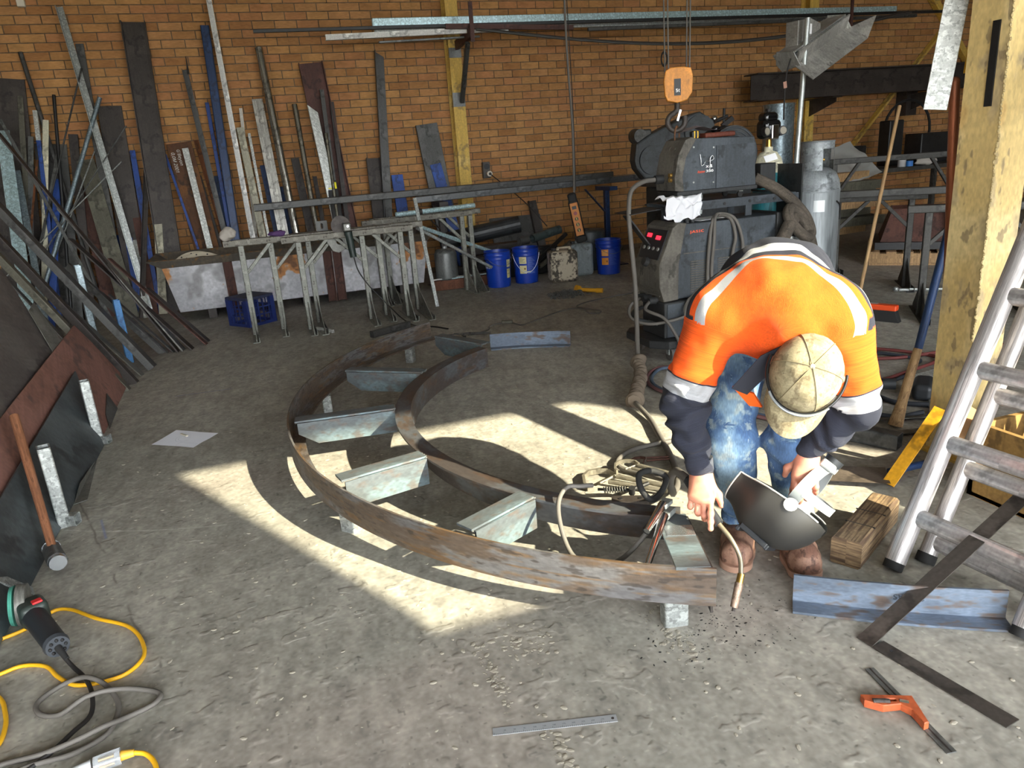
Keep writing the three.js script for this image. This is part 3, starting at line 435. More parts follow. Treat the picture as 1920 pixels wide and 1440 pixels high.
// ---------------------------------------------------------------- wall columns, braces, the high rack
{
  const yt = { color: '#ffffff' };
  for (const [x, lab] of [[3.91, 'yellow wall column with grey primer patch under the rack bracket'], [9.05, 'yellow wall column behind the lamp pole']]) {
    const t = thing('wall_column', lab, 'column');
    part(t, 'column_section', bar([x, 0.002, 0.105], [x, 5.55, 0.105], SEC.I(0.15, 0.19, 0.012, 0.009), [1, 0, 0]), M.yellow);
    if (x < 5) { part(t, 'primer_patch', box(0.152, 0.11, 0.002, x, 2.58, 0.2015), M.grey, 'grey primer patch'); part(t, 'primer_patch', box(0.152, 0.16, 0.002, x, 2.06, 0.2015), M.grey, 'grey primer patch'); }
    const b = thing('rack_bracket', x < 5 ? 'brown steel bracket holding the long bars near the wall socket' : 'steel bracket holding the long bars behind the lamp', 'bracket');
    part(b, 'arm', bar([x + 0.03, 2.66, 0.203], [x + 0.03, 2.70, 0.86], SEC.S(0.05, 0.1), [1, 0, 0]), M.rustchan);
    part(b, 'strut', bar([x + 0.03, 2.03, 0.22], [x + 0.03, 2.62, 0.66], SEC.S(0.05, 0.05), [1, 0, 0]), M.dark2);
    part(b, 'end_stop', box(0.045, 0.4, 0.012, x + 0.03, 2.80, 0.868), M.rustchan);
  }
  const g = 'diagonal wall braces';
  solo('wall_brace', 'yellow diagonal wall brace crossing under the dark beam', 'brace', bar([9.662, 0.798, 0.06], [11.643, 2.798, 0.06], SEC.L(0.09, 0.09), [0.7, -0.7, 0]), M.yellow, g);
  solo('wall_brace', 'yellow diagonal wall brace above the dark beam', 'brace', bar([11.234, 3.174, 0.06], [12.6, 1.68, 0.06], SEC.L(0.09, 0.09), [0.7, 0.7, 0]), M.yellow, g);
  const hr = 'long bars on the high rack';
  const lay = (name, label, A, B, sec, mat) => solo(name, label, 'bar', bar(A, B, sec, [0, 1, 0]), mat, hr);
  lay('square_tube', 'long bright galvanised tube, top of the high rack', [2.93, 2.875, 0.45], [10.2, 2.92, 0.45], SEC.S(0.09, 0.06), M.galvcyan);
  lay('steel_flat', 'longest thin black bar on the high rack', [1.66, 2.785, 0.64], [10.9, 2.86, 0.64], SEC.S(0.035, 0.035), M.black);
  lay('square_tube', 'second galvanised tube under the top one', [2.93, 2.785, 0.53], [9.2, 2.825, 0.53], SEC.S(0.06, 0.05), M.galv);
  lay('aluminium_channel', 'white flat bar with printed label on the high rack', [2.37, 2.695, 0.73], [4.4, 2.745, 0.73], SEC.C(0.055, 0.06), M.white);
  lay('steel_flat', 'short dark flat lying below the white bar', [2.95, 2.655, 0.6], [4.1, 2.69, 0.6], SEC.F(0.02, 0.05), M.grey);
  lay('steel_channel', 'brown channel offcut resting against the bracket stop', [3.66, 2.77, 0.8], [5.2, 2.74, 0.74], SEC.C(0.05, 0.04), M.rustchan);
  lay('square_tube', 'dark tube behind the lamp on the high rack', [5.4, 2.72, 0.72], [10.3, 2.80, 0.72], SEC.S(0.04, 0.04), M.dark2);
  const sag = (y0, dz, r, lab, mat) => { const p = []; for (let i = 0; i <= 10; i++) { const u = i / 10, x = mix(4.0, 10.1, u); p.push([x, y0 + 0.09 * u - 0.26 * Math.sin(PI * u), 0.72 + dz]); } solo('flexible_bar', lab, 'bar', cable(p, r, 6), mat, hr); };
  sag(2.75, 0.06, 0.014, 'thin dark bar sagging below the high rack', M.dark); sag(2.73, 0.11, 0.014, 'second thin dark bar sagging below the high rack', M.dark2);
  const u = thing('sling_link', 'dark oval link hanging from the sagging bars', 'link'); part(u, 'link', (() => { const o = tor(0.05, 0.011, 0, 0, 0); o.scale(0.8, 1.5, 1); o.translate(6.35, 2.36, 0.82); return o; })(), M.black);
}
// sockets on the wall
{
  const t = thing('power_socket', 'grey industrial wall socket with a plug in it', 'socket');
  part(t, 'back_box', rbox(0.1, 0.2, 0.06, 0.012, 4.235, 1.22, 0.03), plain('#4d4a45', 0.6)); part(t, 'socket_face', cyl(0.036, 0.036, 0.012, 4.235, 1.265, 0.064, PI / 2), M.plastic);
  const pl = part(t, 'plug', cyl(0.034, 0.03, 0.07, 4.25, 1.175, 0.095, PI / 2), plain('#cfc9bc', 0.6)); part(pl, 'plug_core', cyl(0.016, 0.016, 0.03, 4.25, 1.175, 0.135, PI / 2), M.black);
  part(t, 'lead', cable([[4.255, 1.17, 0.14], [4.3, 1.12, 0.18], [4.42, 0.98, 0.35], [4.62, 0.75, 0.5], [4.8, 0.5, 0.6]], 0.006, 8), M.cableBlack);
  const b = thing('junction_box', 'small cream junction box high on the bricks', 'box'); part(b, 'box_body', rbox(0.075, 0.09, 0.05, 0.01, -0.5, 3.19, 0.025), plain('#cfc9b8', 0.6)); part(b, 'lid', box(0.06, 0.072, 0.004, -0.5, 3.19, 0.052), plain('#d8d3c4', 0.6));
}
// ---------------------------------------------------------------- the steel trough behind the trestles
{
  const paint = dbl(std({ map: tex(512, 512, (u, v) => { const n = fbm(u, v, 4, 5), m = fbm(u, v, 8, 5), g = fbm(u, v, 64, 2); let c = mix3([168, 168, 172], [193, 193, 196], sst(0.35, 0.6, n)); c = mix3(c, [120, 118, 118], sst(0.55, 0.68, m) * 0.6); c = mix3(c, [176, 122, 74], sst(0.6, 0.64, fbm((u + 0.4) % 1, v, 4, 5))); c = mix3(c, [92, 66, 50], sst(0.66, 0.7, fbm((u + 0.4) % 1, v, 4, 5)) * 0.8); const k = 0.9 + 0.2 * g; return c.map((q) => q * k); }, [1.3, 1.3]), roughness: 0.75 }));
  const t = thing('steel_trough', 'long flared steel trough with peeling white paint and rusty rim', 'trough');
  const b = [[0.5, 0.1, 0.72], [3.03, 0.1, 0.72], [3.03, 0.1, 1.26], [0.5, 0.1, 1.26]], m = [[0.42, 0.56, 0.63], [3.1, 0.56, 0.63], [3.1, 0.56, 1.33], [0.42, 0.56, 1.33]], r = [[0.3, 0.64, 0.55], [3.2, 0.64, 0.55], [3.2, 0.64, 1.4], [0.3, 0.64, 1.4]];
  const names = ['back_panel', 'end_panel', 'front_panel', 'end_panel'];
  for (let i = 0; i < 4; i++) { const j = (i + 1) % 4; part(t, names[i], poly3([b[j], b[i], m[i], m[j]], 0.006), paint); part(t, 'rim', poly3([m[j], m[i], r[i], r[j]], 0.008), M.rusty ??= metalX('#57524a', '#6a5e50', '#8d6238', 0.7, 0.1, [0.8, 0.8]), 'rusty flared rim'); }
  part(t, 'trough_floor', box(2.53, 0.01, 0.54, 1.765, 0.103, 0.99), M.dark);
  for (const x of [1.03, 2.02, 2.12]) part(t, 'rib', bar([x, 0.02, 1.275], [x, 0.56, 1.345], SEC.C(0.09, 0.045), [1, 0, 0]), M.rustdark);
  for (const x of [0.8, 1.75, 2.8]) part(t, 'skid', box(0.08, 0.1, 0.5, x, 0.051, 0.99), M.dark);
  const gs = 'slotted arcs in the trough';
  for (const [x, z, a] of [[0.72, 1.0, 0.3], [0.78, 1.16, -0.1]]) { const s = thing('slotted_arc', a > 0 ? 'pale drilled arc strip standing upright in the trough' : 'pale drilled arc strip lying along the trough rim', 'arc strip', gs); part(s, 'arc', sweep([[-0.02, -0.006], [0.02, -0.006], [0.02, 0.006], [-0.02, 0.006]], (() => { const o = []; for (let i = 0; i <= 14; i++) { const q = mix(0.5, PI - 0.5, i / 14), e = V(Math.cos(q), Math.sin(q), 0), tt = V(-Math.sin(q), Math.cos(q), 0); o.push(new THREE.Matrix4().makeBasis(e, V(0, 0, 1), tt.negate()).setPosition(x + e.x * 0.26, 0.43 + e.y * 0.22, z)); } return o; })()), plain('#b9ae97', 0.7)); for (const q of [0.9, 1.3, 1.7, 2.1]) part(s, 'slot', cyl(0.008, 0.008, 0.002, x + Math.cos(q) * 0.26, 0.43 + Math.sin(q) * 0.22, z + 0.0075, PI / 2, 0, 0, 8), M.black); }
}
// ---------------------------------------------------------------- trestles
M.trestle = metalX('#797a72', '#888981', '#5c5a52', 0.55, 0.3, [0.35, 0.35], 1, 8);
M.trestleTop = metalX('#6b685f', '#807d74', '#443f39', 0.6, 0.25, [0.35, 0.35], 1, 8);
function trestle(xl, zl, xr, zr, h, label, front = 0.36, back = 0.24, mat = M.trestle, group = 'steel trestles') {
  const t = thing('trestle', label, 'trestle', group), A = V(xl, 0, zl), B = V(xr, 0, zr), d = B.clone().sub(A), L = d.length(); d.normalize(); const n = V(-d.z, 0, d.x); if (n.z < 0) n.negate();
  const P = (s, w, y) => V(A.x + d.x * s + n.x * w, y, A.z + d.z * s + n.z * w);
  part(t, 'rail', bar(P(-0.14, 0, h - 0.028), P(L + 0.12, 0, h - 0.028), SEC.S(0.055, 0.05), [0, 1, 0]), mat === M.trestle ? M.trestleTop : mat);
  for (const s of [0, L]) {
    part(t, 'leg', bar(P(s, 0, 0.008), P(s, 0, h - 0.056), SEC.S(0.05, 0.05), d), mat);
    part(t, 'foot', merge([bar(P(s, -back, 0.004), P(s, front, 0.004), SEC.F(0.06, 0.006), d), bar(P(s + 0.028, -back, 0.026), P(s + 0.028, front, 0.026), SEC.F(0.005, 0.04), d)]), mat);
    for (const q of [[0.025, front - 0.02], [-0.025, -back + 0.02]]) part(t, 'gusset', poly3([P(s, q[0], 0.007).toArray(), P(s, q[1], 0.007).toArray(), P(s, q[1], 0.03).toArray(), P(s, q[0], 0.26).toArray()], 0.006), mat);
    const e = s ? -1 : 1; part(t, 'brace', bar(P(s + e * 0.02, 0, h * 0.66), P(s + e * 0.25, 0, h - 0.05), SEC.F(0.03, 0.03), n), mat);
  }
  return t;
}
trestle(1.21, 2.42, 2.26, 2.42, 0.855, 'galvanised trestle whose rail carries the crumpled rag');
trestle(1.46, 2.33, 2.42, 2.33, 0.85, 'galvanised trestle standing just behind the ragged one');
trestle(1.69, 2.52, 2.6, 2.5, 0.845, 'galvanised trestle the angle grinder hangs from', 0.3, 0.3);
trestle(1.79, 2.24, 2.75, 2.24, 0.85, 'rearmost galvanised trestle of the nested four', 0.6, 0.16);
trestle(2.52, 1.62, 3.45, 1.55, 0.855, 'galvanised trestle with a tube clamped on its rail', 0.3, 0.12);
trestle(2.62, 1.52, 3.57, 1.45, 0.86, 'galvanised trestle beside the buckets and the brown baulk', 0.36, 0.04);
// things on and around them
{
  const lump = (x, y, z, r, sx, sy, sz, mat, s0) => { const g = new THREE.IcosahedronGeometry(r, 4), p = g.attributes.position; for (let i = 0; i < p.count; i++) { const v = V().fromBufferAttribute(p, i), k = 0.72 + 0.7 * n3(v.x / r * 1.9 + s0, v.y / r * 1.9 + 5, v.z / r * 1.9 + s0); p.setXYZ(i, v.x * k * sx, v.y * k * sy, v.z * k * sz); } const h = mergeVertices((g.deleteAttribute('normal'), g.deleteAttribute('uv'), g)); h.computeVertexNormals(); h.translate(x, y, z); return h; };
  globalThis.lump = lump;
  solo('crumpled_rag', 'crumpled pale rag on the end of a trestle rail', 'rag', lump(1.12, 0.91, 2.42, 0.06, 1, 0.95, 0.8, null, 3), plain('#a39c93', 0.95));
  solo('purple_cloth', 'small purple cloth on the trestle rail', 'cloth', lump(1.53, 0.872, 2.42, 0.045, 1.5, 0.6, 0.8, null, 9), plain('#452a57', 0.8));
  const p = thing('lug_plate', 'grey lifting lug plate with round hole behind the trestles', 'plate'); part(p, 'plate', (() => { const s = shp([[-0.11, 0.1], [0.11, 0.1], [0.11, 0], [0.05, -0.08], [0, -0.1], [-0.05, -0.08], [-0.1, 0.02]]); s.holes.push(new THREE.Path().absarc(0.02, 0, 0.03, 0, 2 * PI, true)); const g = new THREE.ExtrudeGeometry(s, { depth: 0.012, bevelEnabled: false }); g.translate(2.05, 0.74, 2.30); return g; })(), M.olivegrey);
  const q = thing('slotted_bracket', 'upright grey bracket with slot behind the trestle rail', 'bracket'); part(q, 'bracket', (() => { const s = shp([[-0.05, 0], [0.05, 0], [0.05, 0.09], [-0.05, 0.09]]); s.holes.push(new THREE.Path(rrect(0.022, 0.05, 0.01).map(([x, y]) => new THREE.Vector2(x, y + 0.045)).reverse())); const g = new THREE.ExtrudeGeometry(s, { depth: 0.008, bevelEnabled: false }); g.translate(1.93, 0.851, 2.32); return g; })(), M.dark2);
  // hanging angle grinder
  const a = thing('angle_grinder', 'dark green angle grinder hanging on the trestle rail', 'grinder'), gx = 2.105, gz = 2.585;
  part(a, 'body', merge([cyl(0.034, 0.03, 0.2, gx + 0.03, 0.72, gz + 0.02, 0, 0, 0.08), cyl(0.036, 0.036, 0.03, gx + 0.02, 0.83, gz + 0.02)]), plain('#1f2b27', 0.5)); part(a, 'gear_head', rbox(0.07, 0.075, 0.07, 0.014, gx + 0.015, 0.885, gz + 0.005), M.olivegrey, 'bare metal gear head'); part(a, 'spindle_lock', cyl(0.011, 0.011, 0.02, gx + 0.02, 0.895, gz + 0.045, PI / 2), M.bright);
  part(a, 'disc', cyl(0.085, 0.085, 0.012, gx - 0.03, 0.9, gz - 0.055, PI / 2, 0, 0, 28), M.dark, 'worn grinding disc');
  part(a, 'lead', cable([[gx + 0.04, 0.625, gz + 0.02], [gx + 0.06, 0.5, gz + 0.05], [gx + 0.14, 0.35, gz + 0.06], [2.36, 0.2, 2.66], [2.47, 0.06, 2.84], [2.55, 0.008, 2.98], [2.7, 0.008, 3.15], [2.78, 0.008, 3.3]], 0.006), M.cableBlack);
  // galvanised tubes
  solo('galvanised_tube', 'short bright tube lying on the trestle rail', 'tube', bar([2.74, 0.885, 1.62], [3.62, 0.897, 1.5], SEC.T(0.05), [0, 1, 0]), M.galvcyan);
  solo('pipe_clamp', 'black saddle clamp around the bright tube', 'clamp', bar([2.98, 0.889, 1.588], [3.02, 0.89, 1.583], SEC.T(0.06), [0, 1, 0]), M.dark);
  solo('galvanised_tube', 'bright tube sloping down behind the trestles to the blue bucket', 'tube', bar([2.93, 0.76, 1.74], [3.83, 0.36, 1.34], SEC.T(0.04), [0, 1, 0]), M.galvcyan);
  solo('galvanised_tube', 'bright tube sloping lowest towards the blue bucket', 'tube', bar([2.9, 0.75, 1.8], [3.7, 0.24, 1.7], SEC.T(0.034), [0, 1, 0]), M.galv);
  solo('steel_flat', 'narrow galvanised bar leaning against the trestle rails', 'flat bar', bar([2.94, 0.002, 2.236], [2.905, 1.045, 1.85], SEC.S(0.035, 0.02), [1, 0, 0]), M.galv);
  solo('steel_offcut', 'short white offcut lying by a trestle foot', 'offcut', bar([1.735, 0.012, 2.54], [1.86, 0.012, 2.78], SEC.S(0.03, 0.02), [0, 1, 0]), M.white);
  const c = thing('steel_canister', 'grey steel canister behind the trestle legs', 'canister'); part(c, 'shell', lathe([[0.001, 0], [0.12, 0], [0.125, 0.02], [0.125, 0.28], [0.1, 0.33], [0.04, 0.34], [0.001, 0.34]], 3.3, 0.11, 1.28), M.grey); part(c, 'cap', cyl(0.03, 0.03, 0.03, 3.3, 0.46, 1.28), M.galv);
  solo('timber_baulk', 'red-brown timber baulk on the floor behind the trestles', 'timber', rbox(0.75, 0.11, 0.2, 0.008, 3.5, 0.056, 1.28), metal('#5f3a2a', '#6d4735', '#4a2f24', 0.85, 0));
  for (const [dy, dx, r, lab, mat] of [[0.125, -0.1, 0.02, 'white angle offcut lying on the brown baulk', M.white], [0.125, 0.12, 0.16, 'galvanised strip lying on the brown baulk', M.galvcyan]]) solo('steel_offcut', lab, 'offcut', bar([3.45 + dx - 0.25, dy, 1.34 + r * 0.3], [3.45 + dx + 0.2, dy + 0.012, 1.36 + r * 0.3], SEC.F(0.012, 0.04), [0, 1, 0]), mat);
  // long beams over the stands
  solo('square_tube', 'long dark tube lying across the stands', 'beam', bar([1.374, 1.048, 1.0], [5.52, 1.07, 1.0], SEC.S(0.075, 0.075), [0, 1, 0]), M.dark2, 'long beams on the stands');
  solo('square_tube', 'lighter grey tube lying beside the long dark tube', 'beam', bar([3.07, 0.985, 1.1], [5.9, 1.02, 1.08], SEC.S(0.07, 0.06), [0, 1, 0]), metal('#56585a', '#666869', '#434546', 0.4, 0.4), 'long beams on the stands');
  for (const [x, lab] of [[3.35, 'dark steel stand under the long beams beside the trestles'], [5.42, 'dark blue steel stand under the beam ends']]) { const s = thing('steel_stand', lab, 'stand', 'stands under the long beams'), mm = x > 5 ? M.navy : M.dark; part(s, 'post', bar([x, 0.01, 1.03], [x, 0.9, 1.03], SEC.S(0.06, 0.06), [1, 0, 0]), mm); part(s, 'head', box(0.1, 0.045, 0.4, x, 0.922, 1.03), mm); part(s, 'foot', box(0.4, 0.01, 0.3, x, 0.006, 1.03), mm); part(s, 'brace', bar([x, 0.62, 1.03], [x - 0.28, 0.93, 1.03], SEC.F(0.05, 0.01), [0, 0, 1]), mm); }
  // stack of dark stock under the beams
  const gs = 'dark stock stacked under the beams'; let k = 0;
  for (const [x0, x1, y, z, w, h, lab, mt] of [[3.62, 5.0, 0.06, 0.5, 0.12, 0.12, 'dark square stock at the bottom of the heap against the wall', 'dark'], [3.7, 5.0, 0.06, 0.68, 0.12, 0.12, 'dark square stock lying second from the wall', 'dark2'], [3.66, 4.9, 0.06, 0.86, 0.12, 0.12, 'dark square stock lying third from the wall', 'dark'], [3.72, 4.95, 0.06, 1.04, 0.12, 0.12, 'dark square stock lying foremost in the heap', 'black'], [3.66, 4.9, 0.19, 0.58, 0.12, 0.14, 'dark block on the heap below the big pipe', 'black'], [3.7, 4.6, 0.19, 0.8, 0.14, 0.14, 'black block in the middle of the heap', 'dark'], [3.75, 4.7, 0.17, 1.02, 0.1, 0.1, 'black flat block on the front of the heap', 'black'], [3.7, 4.4, 0.31, 0.66, 0.18, 0.1, 'dark sheet offcut on top of the heap', 'dark']]) solo('dark_stock', lab, 'bar', bar([x0, y, z], [x1, y + 0.01, z + 0.02], SEC.S(h, w), [0, 1, 0]), M[mt], gs);
  solo('plastic_pipe', 'fat black pipe lying on the dark heap', 'pipe', bar([3.42, 0.475, 0.82], [4.3, 0.6, 0.98], SEC.T(0.2), [0, 1, 0]), metal('#26282a', '#303336', '#1c1d1f', 0.45, 0.1));
  solo('plastic_pipe', 'grey-green pipe offcut on the dark heap', 'pipe', bar([4.4, 0.43, 1.12], [4.8, 0.49, 1.0], SEC.T(0.1), [0, 1, 0]), metal('#3a4646', '#465252', '#2e3838', 0.5, 0.1));
  solo('plastic_pipe', 'short dark pipe collar beside the grey-green pipe', 'pipe', bar([4.22, 0.42, 1.16], [4.34, 0.43, 1.14], SEC.T(0.1), [0, 1, 0]), M.dark2);
  solo('steel_pipe', 'black pipe leaning out from behind the bucket', 'pipe', bar([4.28, 0.12, 1.3], [4.9, 0.42, 0.95], SEC.T(0.05), [0, 1, 0]), M.black);
  solo('steel_pipe', 'dark pipe with yellow paint leaning under the pendant', 'pipe', bar([4.36, 0.14, 1.42], [4.88, 0.34, 1.12], SEC.T(0.05), [0, 1, 0]), M.olive);
  solo('steel_angle', 'short upright dark angle against the bricks', 'angle bar', bar([4.86, 0.002, 0.32], [4.8, 0.8, 0.12], SEC.L(0.12, 0.06), [1, 0, 0]), M.dark);
  solo('steel_plate', 'dark plate leaning on the wall behind the heap', 'steel plate', bar([4.55, 0.002, 0.36], [4.55, 0.62, 0.1], SEC.F(0.7, 0.012), [1, 0, 0]), M.dark2);
}
// the milk crate
{
  const t = thing('milk_crate', 'dark blue plastic milk crate standing by the trough', 'crate'), pl = plain('#1d2c66', 0.55), cx = 1.19, cz = 1.83, ry = 0.644;
  const put = (g) => xf(g, cx, 0, cz, 0, ry, 0), W = 0.32, D = 0.32, H = 0.28;
  const post = merge([-1, 1].flatMap((i) => [-1, 1].map((j) => box(0.05, H - 0.06, 0.05, i * (W / 2 - 0.025), H / 2, j * (D / 2 - 0.025)))));
  for (const i of [-1, 1]) for (const j of [-1, 1]) part(t, 'corner_post', put(box(0.045, H - 0.05, 0.045, i * (W / 2 - 0.023), H / 2, j * (D / 2 - 0.023))), pl);
  part(t, 'bottom_rim', put(merge([box(W, 0.028, 0.02, 0, 0.014, D / 2 - 0.01), box(W, 0.028, 0.02, 0, 0.014, -D / 2 + 0.01), box(0.02, 0.028, D - 0.04, W / 2 - 0.01, 0.014, 0), box(0.02, 0.028, D - 0.04, -W / 2 + 0.01, 0.014, 0)])), pl);
  part(t, 'top_panel', put(rbox(W, 0.03, D, 0.008, 0, H - 0.015, 0)), metal('#2b3150', '#3a3f55', '#20253f', 0.8, 0), 'dusty top panel');
  for (const y of [0.1, 0.17]) for (let s = 0; s < 4; s++) part(t, 'side_rail', put(xf(box(W - 0.06, 0.012, 0.012), s === 0 ? 0 : s === 1 ? 0 : s === 2 ? W / 2 - 0.012 : -W / 2 + 0.012, y, s === 0 ? D / 2 - 0.012 : s === 1 ? -D / 2 + 0.012 : 0, 0, s > 1 ? PI / 2 : 0)), pl);
  for (const u of [-0.09, -0.03, 0.03, 0.09]) for (let s = 0; s < 4; s++) part(t, 'side_bar', put(box(0.008, H - 0.06, 0.008, s < 2 ? u : s === 2 ? W / 2 - 0.006 : -W / 2 + 0.006, H / 2 - 0.005, s === 0 ? D / 2 - 0.006 : s === 1 ? -D / 2 + 0.006 : u)), pl);
}
// ---------------------------------------------------------------- buckets, jerrycans, drum, chain
M.bucket = plain('#1239a0', 0.35);
function bucket(x, z, label, kind) {
  const t = thing('bucket', label, 'bucket', 'blue plastic buckets');
  part(t, 'pail', lathe([[0.001, 0.004], [0.125, 0], [0.129, 0.006], [0.141, 0.3], [0.141, 0.302], [0.148, 0.305], [0.148, 0.318], [0.143, 0.32], [0.144, 0.345], [0.151, 0.348], [0.151, 0.358], [0.145, 0.36], [0.147, 0.385], [0.152, 0.39], [0.14, 0.392], [0.136, 0.3], [0.122, 0.01], [0.001, 0.01]], x, 0, z, 36), dbl(M.bucket));
  const toCam = Math.atan2(1.372 - x, 9.347 - z); // print faces the open floor
  const patch = (a0, a1, y0, y1, map, opts = {}, name = 'printed_label', lab) => { const g = new THREE.CylinderGeometry(0.1305 + 0.035 * y1, 0.1305 + 0.035 * y0, y1 - y0, 16, 1, true, a0 + toCam, a1 - a0); g.translate(x, (y0 + y1) / 2, z); return part(t, name, g, dbl(std({ map, roughness: 0.5, ...opts })), lab); };
  const lab = (bg, fg, rows) => labelTex(0.1, 0.1, (g, W, H) => { g.fillStyle = bg; g.fillRect(0, 0, W, H); g.fillStyle = fg; for (let i = 0; i < rows; i++) g.fillRect(W * 0.08, H * (0.15 + i * 0.7 / rows), W * (0.4 + 0.45 * ((i * 37) % 10) / 10), H * 0.06); }, 128);
  if (kind === 1) { patch(0.75, 1.2, 0.22, 0.3, lab('#ddd49b', '#8d8a6a', 4)); patch(0.75, 1.2, 0.1, 0.2, lab('#d8cf8c', '#9a9468', 2)); patch(-1.6, -0.62, 0.2, 0.27, null, { color: '#e9edf2', ...cutout(0.14, 0.07, (g, W, H) => { g.font = 'bold 190px sans-serif'; g.textAlign = 'right'; g.fillText('ION', W - 12, H * 0.82); }, 384) }, 'white_lettering'); }
  if (kind === 2) { patch(-0.55, 0.05, 0.225, 0.3, lab('#ddd39d', '#8d8a6a', 5)); patch(-0.55, 0.05, 0.115, 0.205, labelTex(0.1, 0.1, (g, W, H) => { g.fillStyle = '#ded39a'; g.fillRect(0, 0, W, H); g.fillStyle = '#a8873f'; g.beginPath(); g.arc(W * 0.75, H * 0.4, W * 0.13, 0, 7); g.fill(); g.fillStyle = '#5b2d2d'; g.beginPath(); g.arc(W * 0.75, H * 0.4, W * 0.07, 0, 7); g.fill(); }, 128)); patch(0.12, 0.85, 0.1, 0.3, labelTex(0.2, 0.2, (g, W, H) => { g.fillStyle = '#22419f'; g.fillRect(0, 0, W, H); g.fillStyle = '#7f95cf'; for (let i = 0; i < 14; i++) g.fillRect(8, 10 + i * 17, W * (0.5 + 0.45 * ((i * 53) % 10) / 10), 5); }, 256)); }
  if (kind === 3) { patch(-0.6, 0.0, 0.215, 0.29, labelTex(0.1, 0.07, (g, W, H) => { g.fillStyle = '#d98a2e'; g.fillRect(0, 0, W, H); g.fillStyle = '#f1c183'; for (let i = 0; i < 3; i++) g.fillRect(W * 0.1, H * (0.18 + i * 0.28), W * 0.78, H * 0.14); }, 128)); patch(-0.6, 0.0, 0.115, 0.195, labelTex(0.1, 0.08, (g, W, H) => { g.fillStyle = '#d88a2c'; g.fillRect(0, 0, W, H); g.fillStyle = '#8c5a1c'; g.beginPath(); g.arc(W * 0.78, H * 0.5, W * 0.12, 0, 7); g.fill(); }, 128)); patch(0.05, 0.8, 0.1, 0.29, labelTex(0.2, 0.2, (g, W, H) => { g.fillStyle = '#1c3a98'; g.fillRect(0, 0, W, H); g.fillStyle = '#5f78bd'; for (let i = 0; i < 14; i++) g.fillRect(8, 10 + i * 17, W * (0.5 + 0.45 * ((i * 53) % 10) / 10), 4); }, 256)); }
  // wire bail hanging down one side, with its grip
  const b = []; for (let i = 0; i <= 12; i++) { const q = mix(-1.25, 1.25, i / 12) + toCam + (kind === 2 ? 0.1 : 0.4), dip = 0.2 * Math.cos(((i / 12) - 0.5) * PI); b.push([x + Math.sin(q) * (0.158 + 0.004 * Math.cos((i / 12 - 0.5) * PI)), 0.33 - dip * (kind === 2 ? 1 : 0.45), z + Math.cos(q) * 0.158]); }
  const w = part(t, 'bail', cable(b, 0.0025, 4), kind === 2 ? M.white2 : M.grey); if (kind === 2) part(w, 'grip', rod(b[5], b[7], 0.008), M.white2);
}
bucket(3.82, 1.545, 'blue bucket with white letters ION and a yellow label', 1);
bucket(4.165, 1.5, 'blue bucket with cream labels and white wire handle', 2);
bucket(5.14, 1.61, 'blue bucket with orange labels beside the jerrycans', 3);
function jerry(x, z, w, d, h, ry, label, mat) {
  const t = thing('jerrycan', label, 'jerrycan', 'plastic jerrycans'); const put = (g) => xf(g, x, 0, z, 0, ry, 0);
  part(t, 'can_body', put(rbox(w, h, d, 0.045, 0, h / 2 + 0.002, 0, 0, 0, 0, 4)), mat); part(t, 'handle', put(merge([rbox(w * 0.5, 0.022, 0.03, 0.01, 0.02, h + 0.026, 0), rbox(0.03, 0.035, 0.03, 0.008, 0.02 - w * 0.22, h + 0.008, 0), rbox(0.03, 0.035, 0.03, 0.008, 0.02 + w * 0.22, h + 0.008, 0)])), mat); part(t, 'screw_cap', put(cyl(0.026, 0.026, 0.03, -w * 0.3, h + 0.01, 0)), M.black);
}
jerry(4.51, 1.74, 0.31, 0.24, 0.345, -0.18, 'pale jerrycan smeared with black grime', std({ map: tex(256, 256, (u, v) => { const n = fbm(u, v, 4, 6), m = fbm(u, v, 16, 4); let c = mix3([176, 165, 145], [64, 58, 50], sst(0.46, 0.62, n * 0.6 + m * 0.4)); return c; }, [0.35, 0.35]), roughness: 0.7 }));
jerry(4.83, 1.5, 0.27, 0.22, 0.37, -0.1, 'clean grey plastic jerrycan', metal('#6f7779', '#798183', '#656c6e', 0.5, 0));
{
  const d = thing('oil_drum', 'dark grey drum behind the jerrycans', 'drum'); part(d, 'drum_shell', lathe([[0.001, 0], [0.17, 0], [0.18, 0.02], [0.18, 0.44], [0.16, 0.47], [0.001, 0.47]], 5.12, 0.001, 1.16), metal('#3c4143', '#474c4e', '#303436', 0.4, 0.2)); part(d, 'drum_cap', cyl(0.03, 0.03, 0.025, 5.06, 0.48, 1.2), M.black);
  const c = thing('chain_hoist', 'heap of steel chain with a yellow hand hoist', 'chain hoist'); const links = [];
  for (let i = 0; i < 110; i++) { const a = rnd() * 2 * PI, r = Math.sqrt(rnd()) * 0.15, l = new THREE.TorusGeometry(0.014, 0.0042, 5, 9); l.scale(1, 1.5, 1); links.push(xf(l, 4.19 + Math.cos(a) * r * 1.3, 0.012 + rnd() * 0.05 * (1 - r / 0.16), 2.58 + Math.sin(a) * r, rnd() * PI, rnd() * PI, rnd() * PI)); }
  const ch = part(c, 'chain_heap', merge(links), M.grey); ch.userData.kind = 'stuff';
  const yel = plain('#d29a1b', 0.5); part(c, 'hoist_body', merge([cyl(0.036, 0.036, 0.045, 4.36, 0.038, 2.48, 0.4, 0, 1.2), rod([4.37, 0.03, 2.5], [4.5, 0.025, 2.62], 0.02, 10)]), yel); part(c, 'lever_grip', rod([4.5, 0.025, 2.62], [4.55, 0.024, 2.665], 0.024, 12), yel); part(c, 'hook', tor(0.025, 0.007, 4.4, 0.012, 2.66, PI / 2, 0, 0.4, 4.6), M.grey);
}
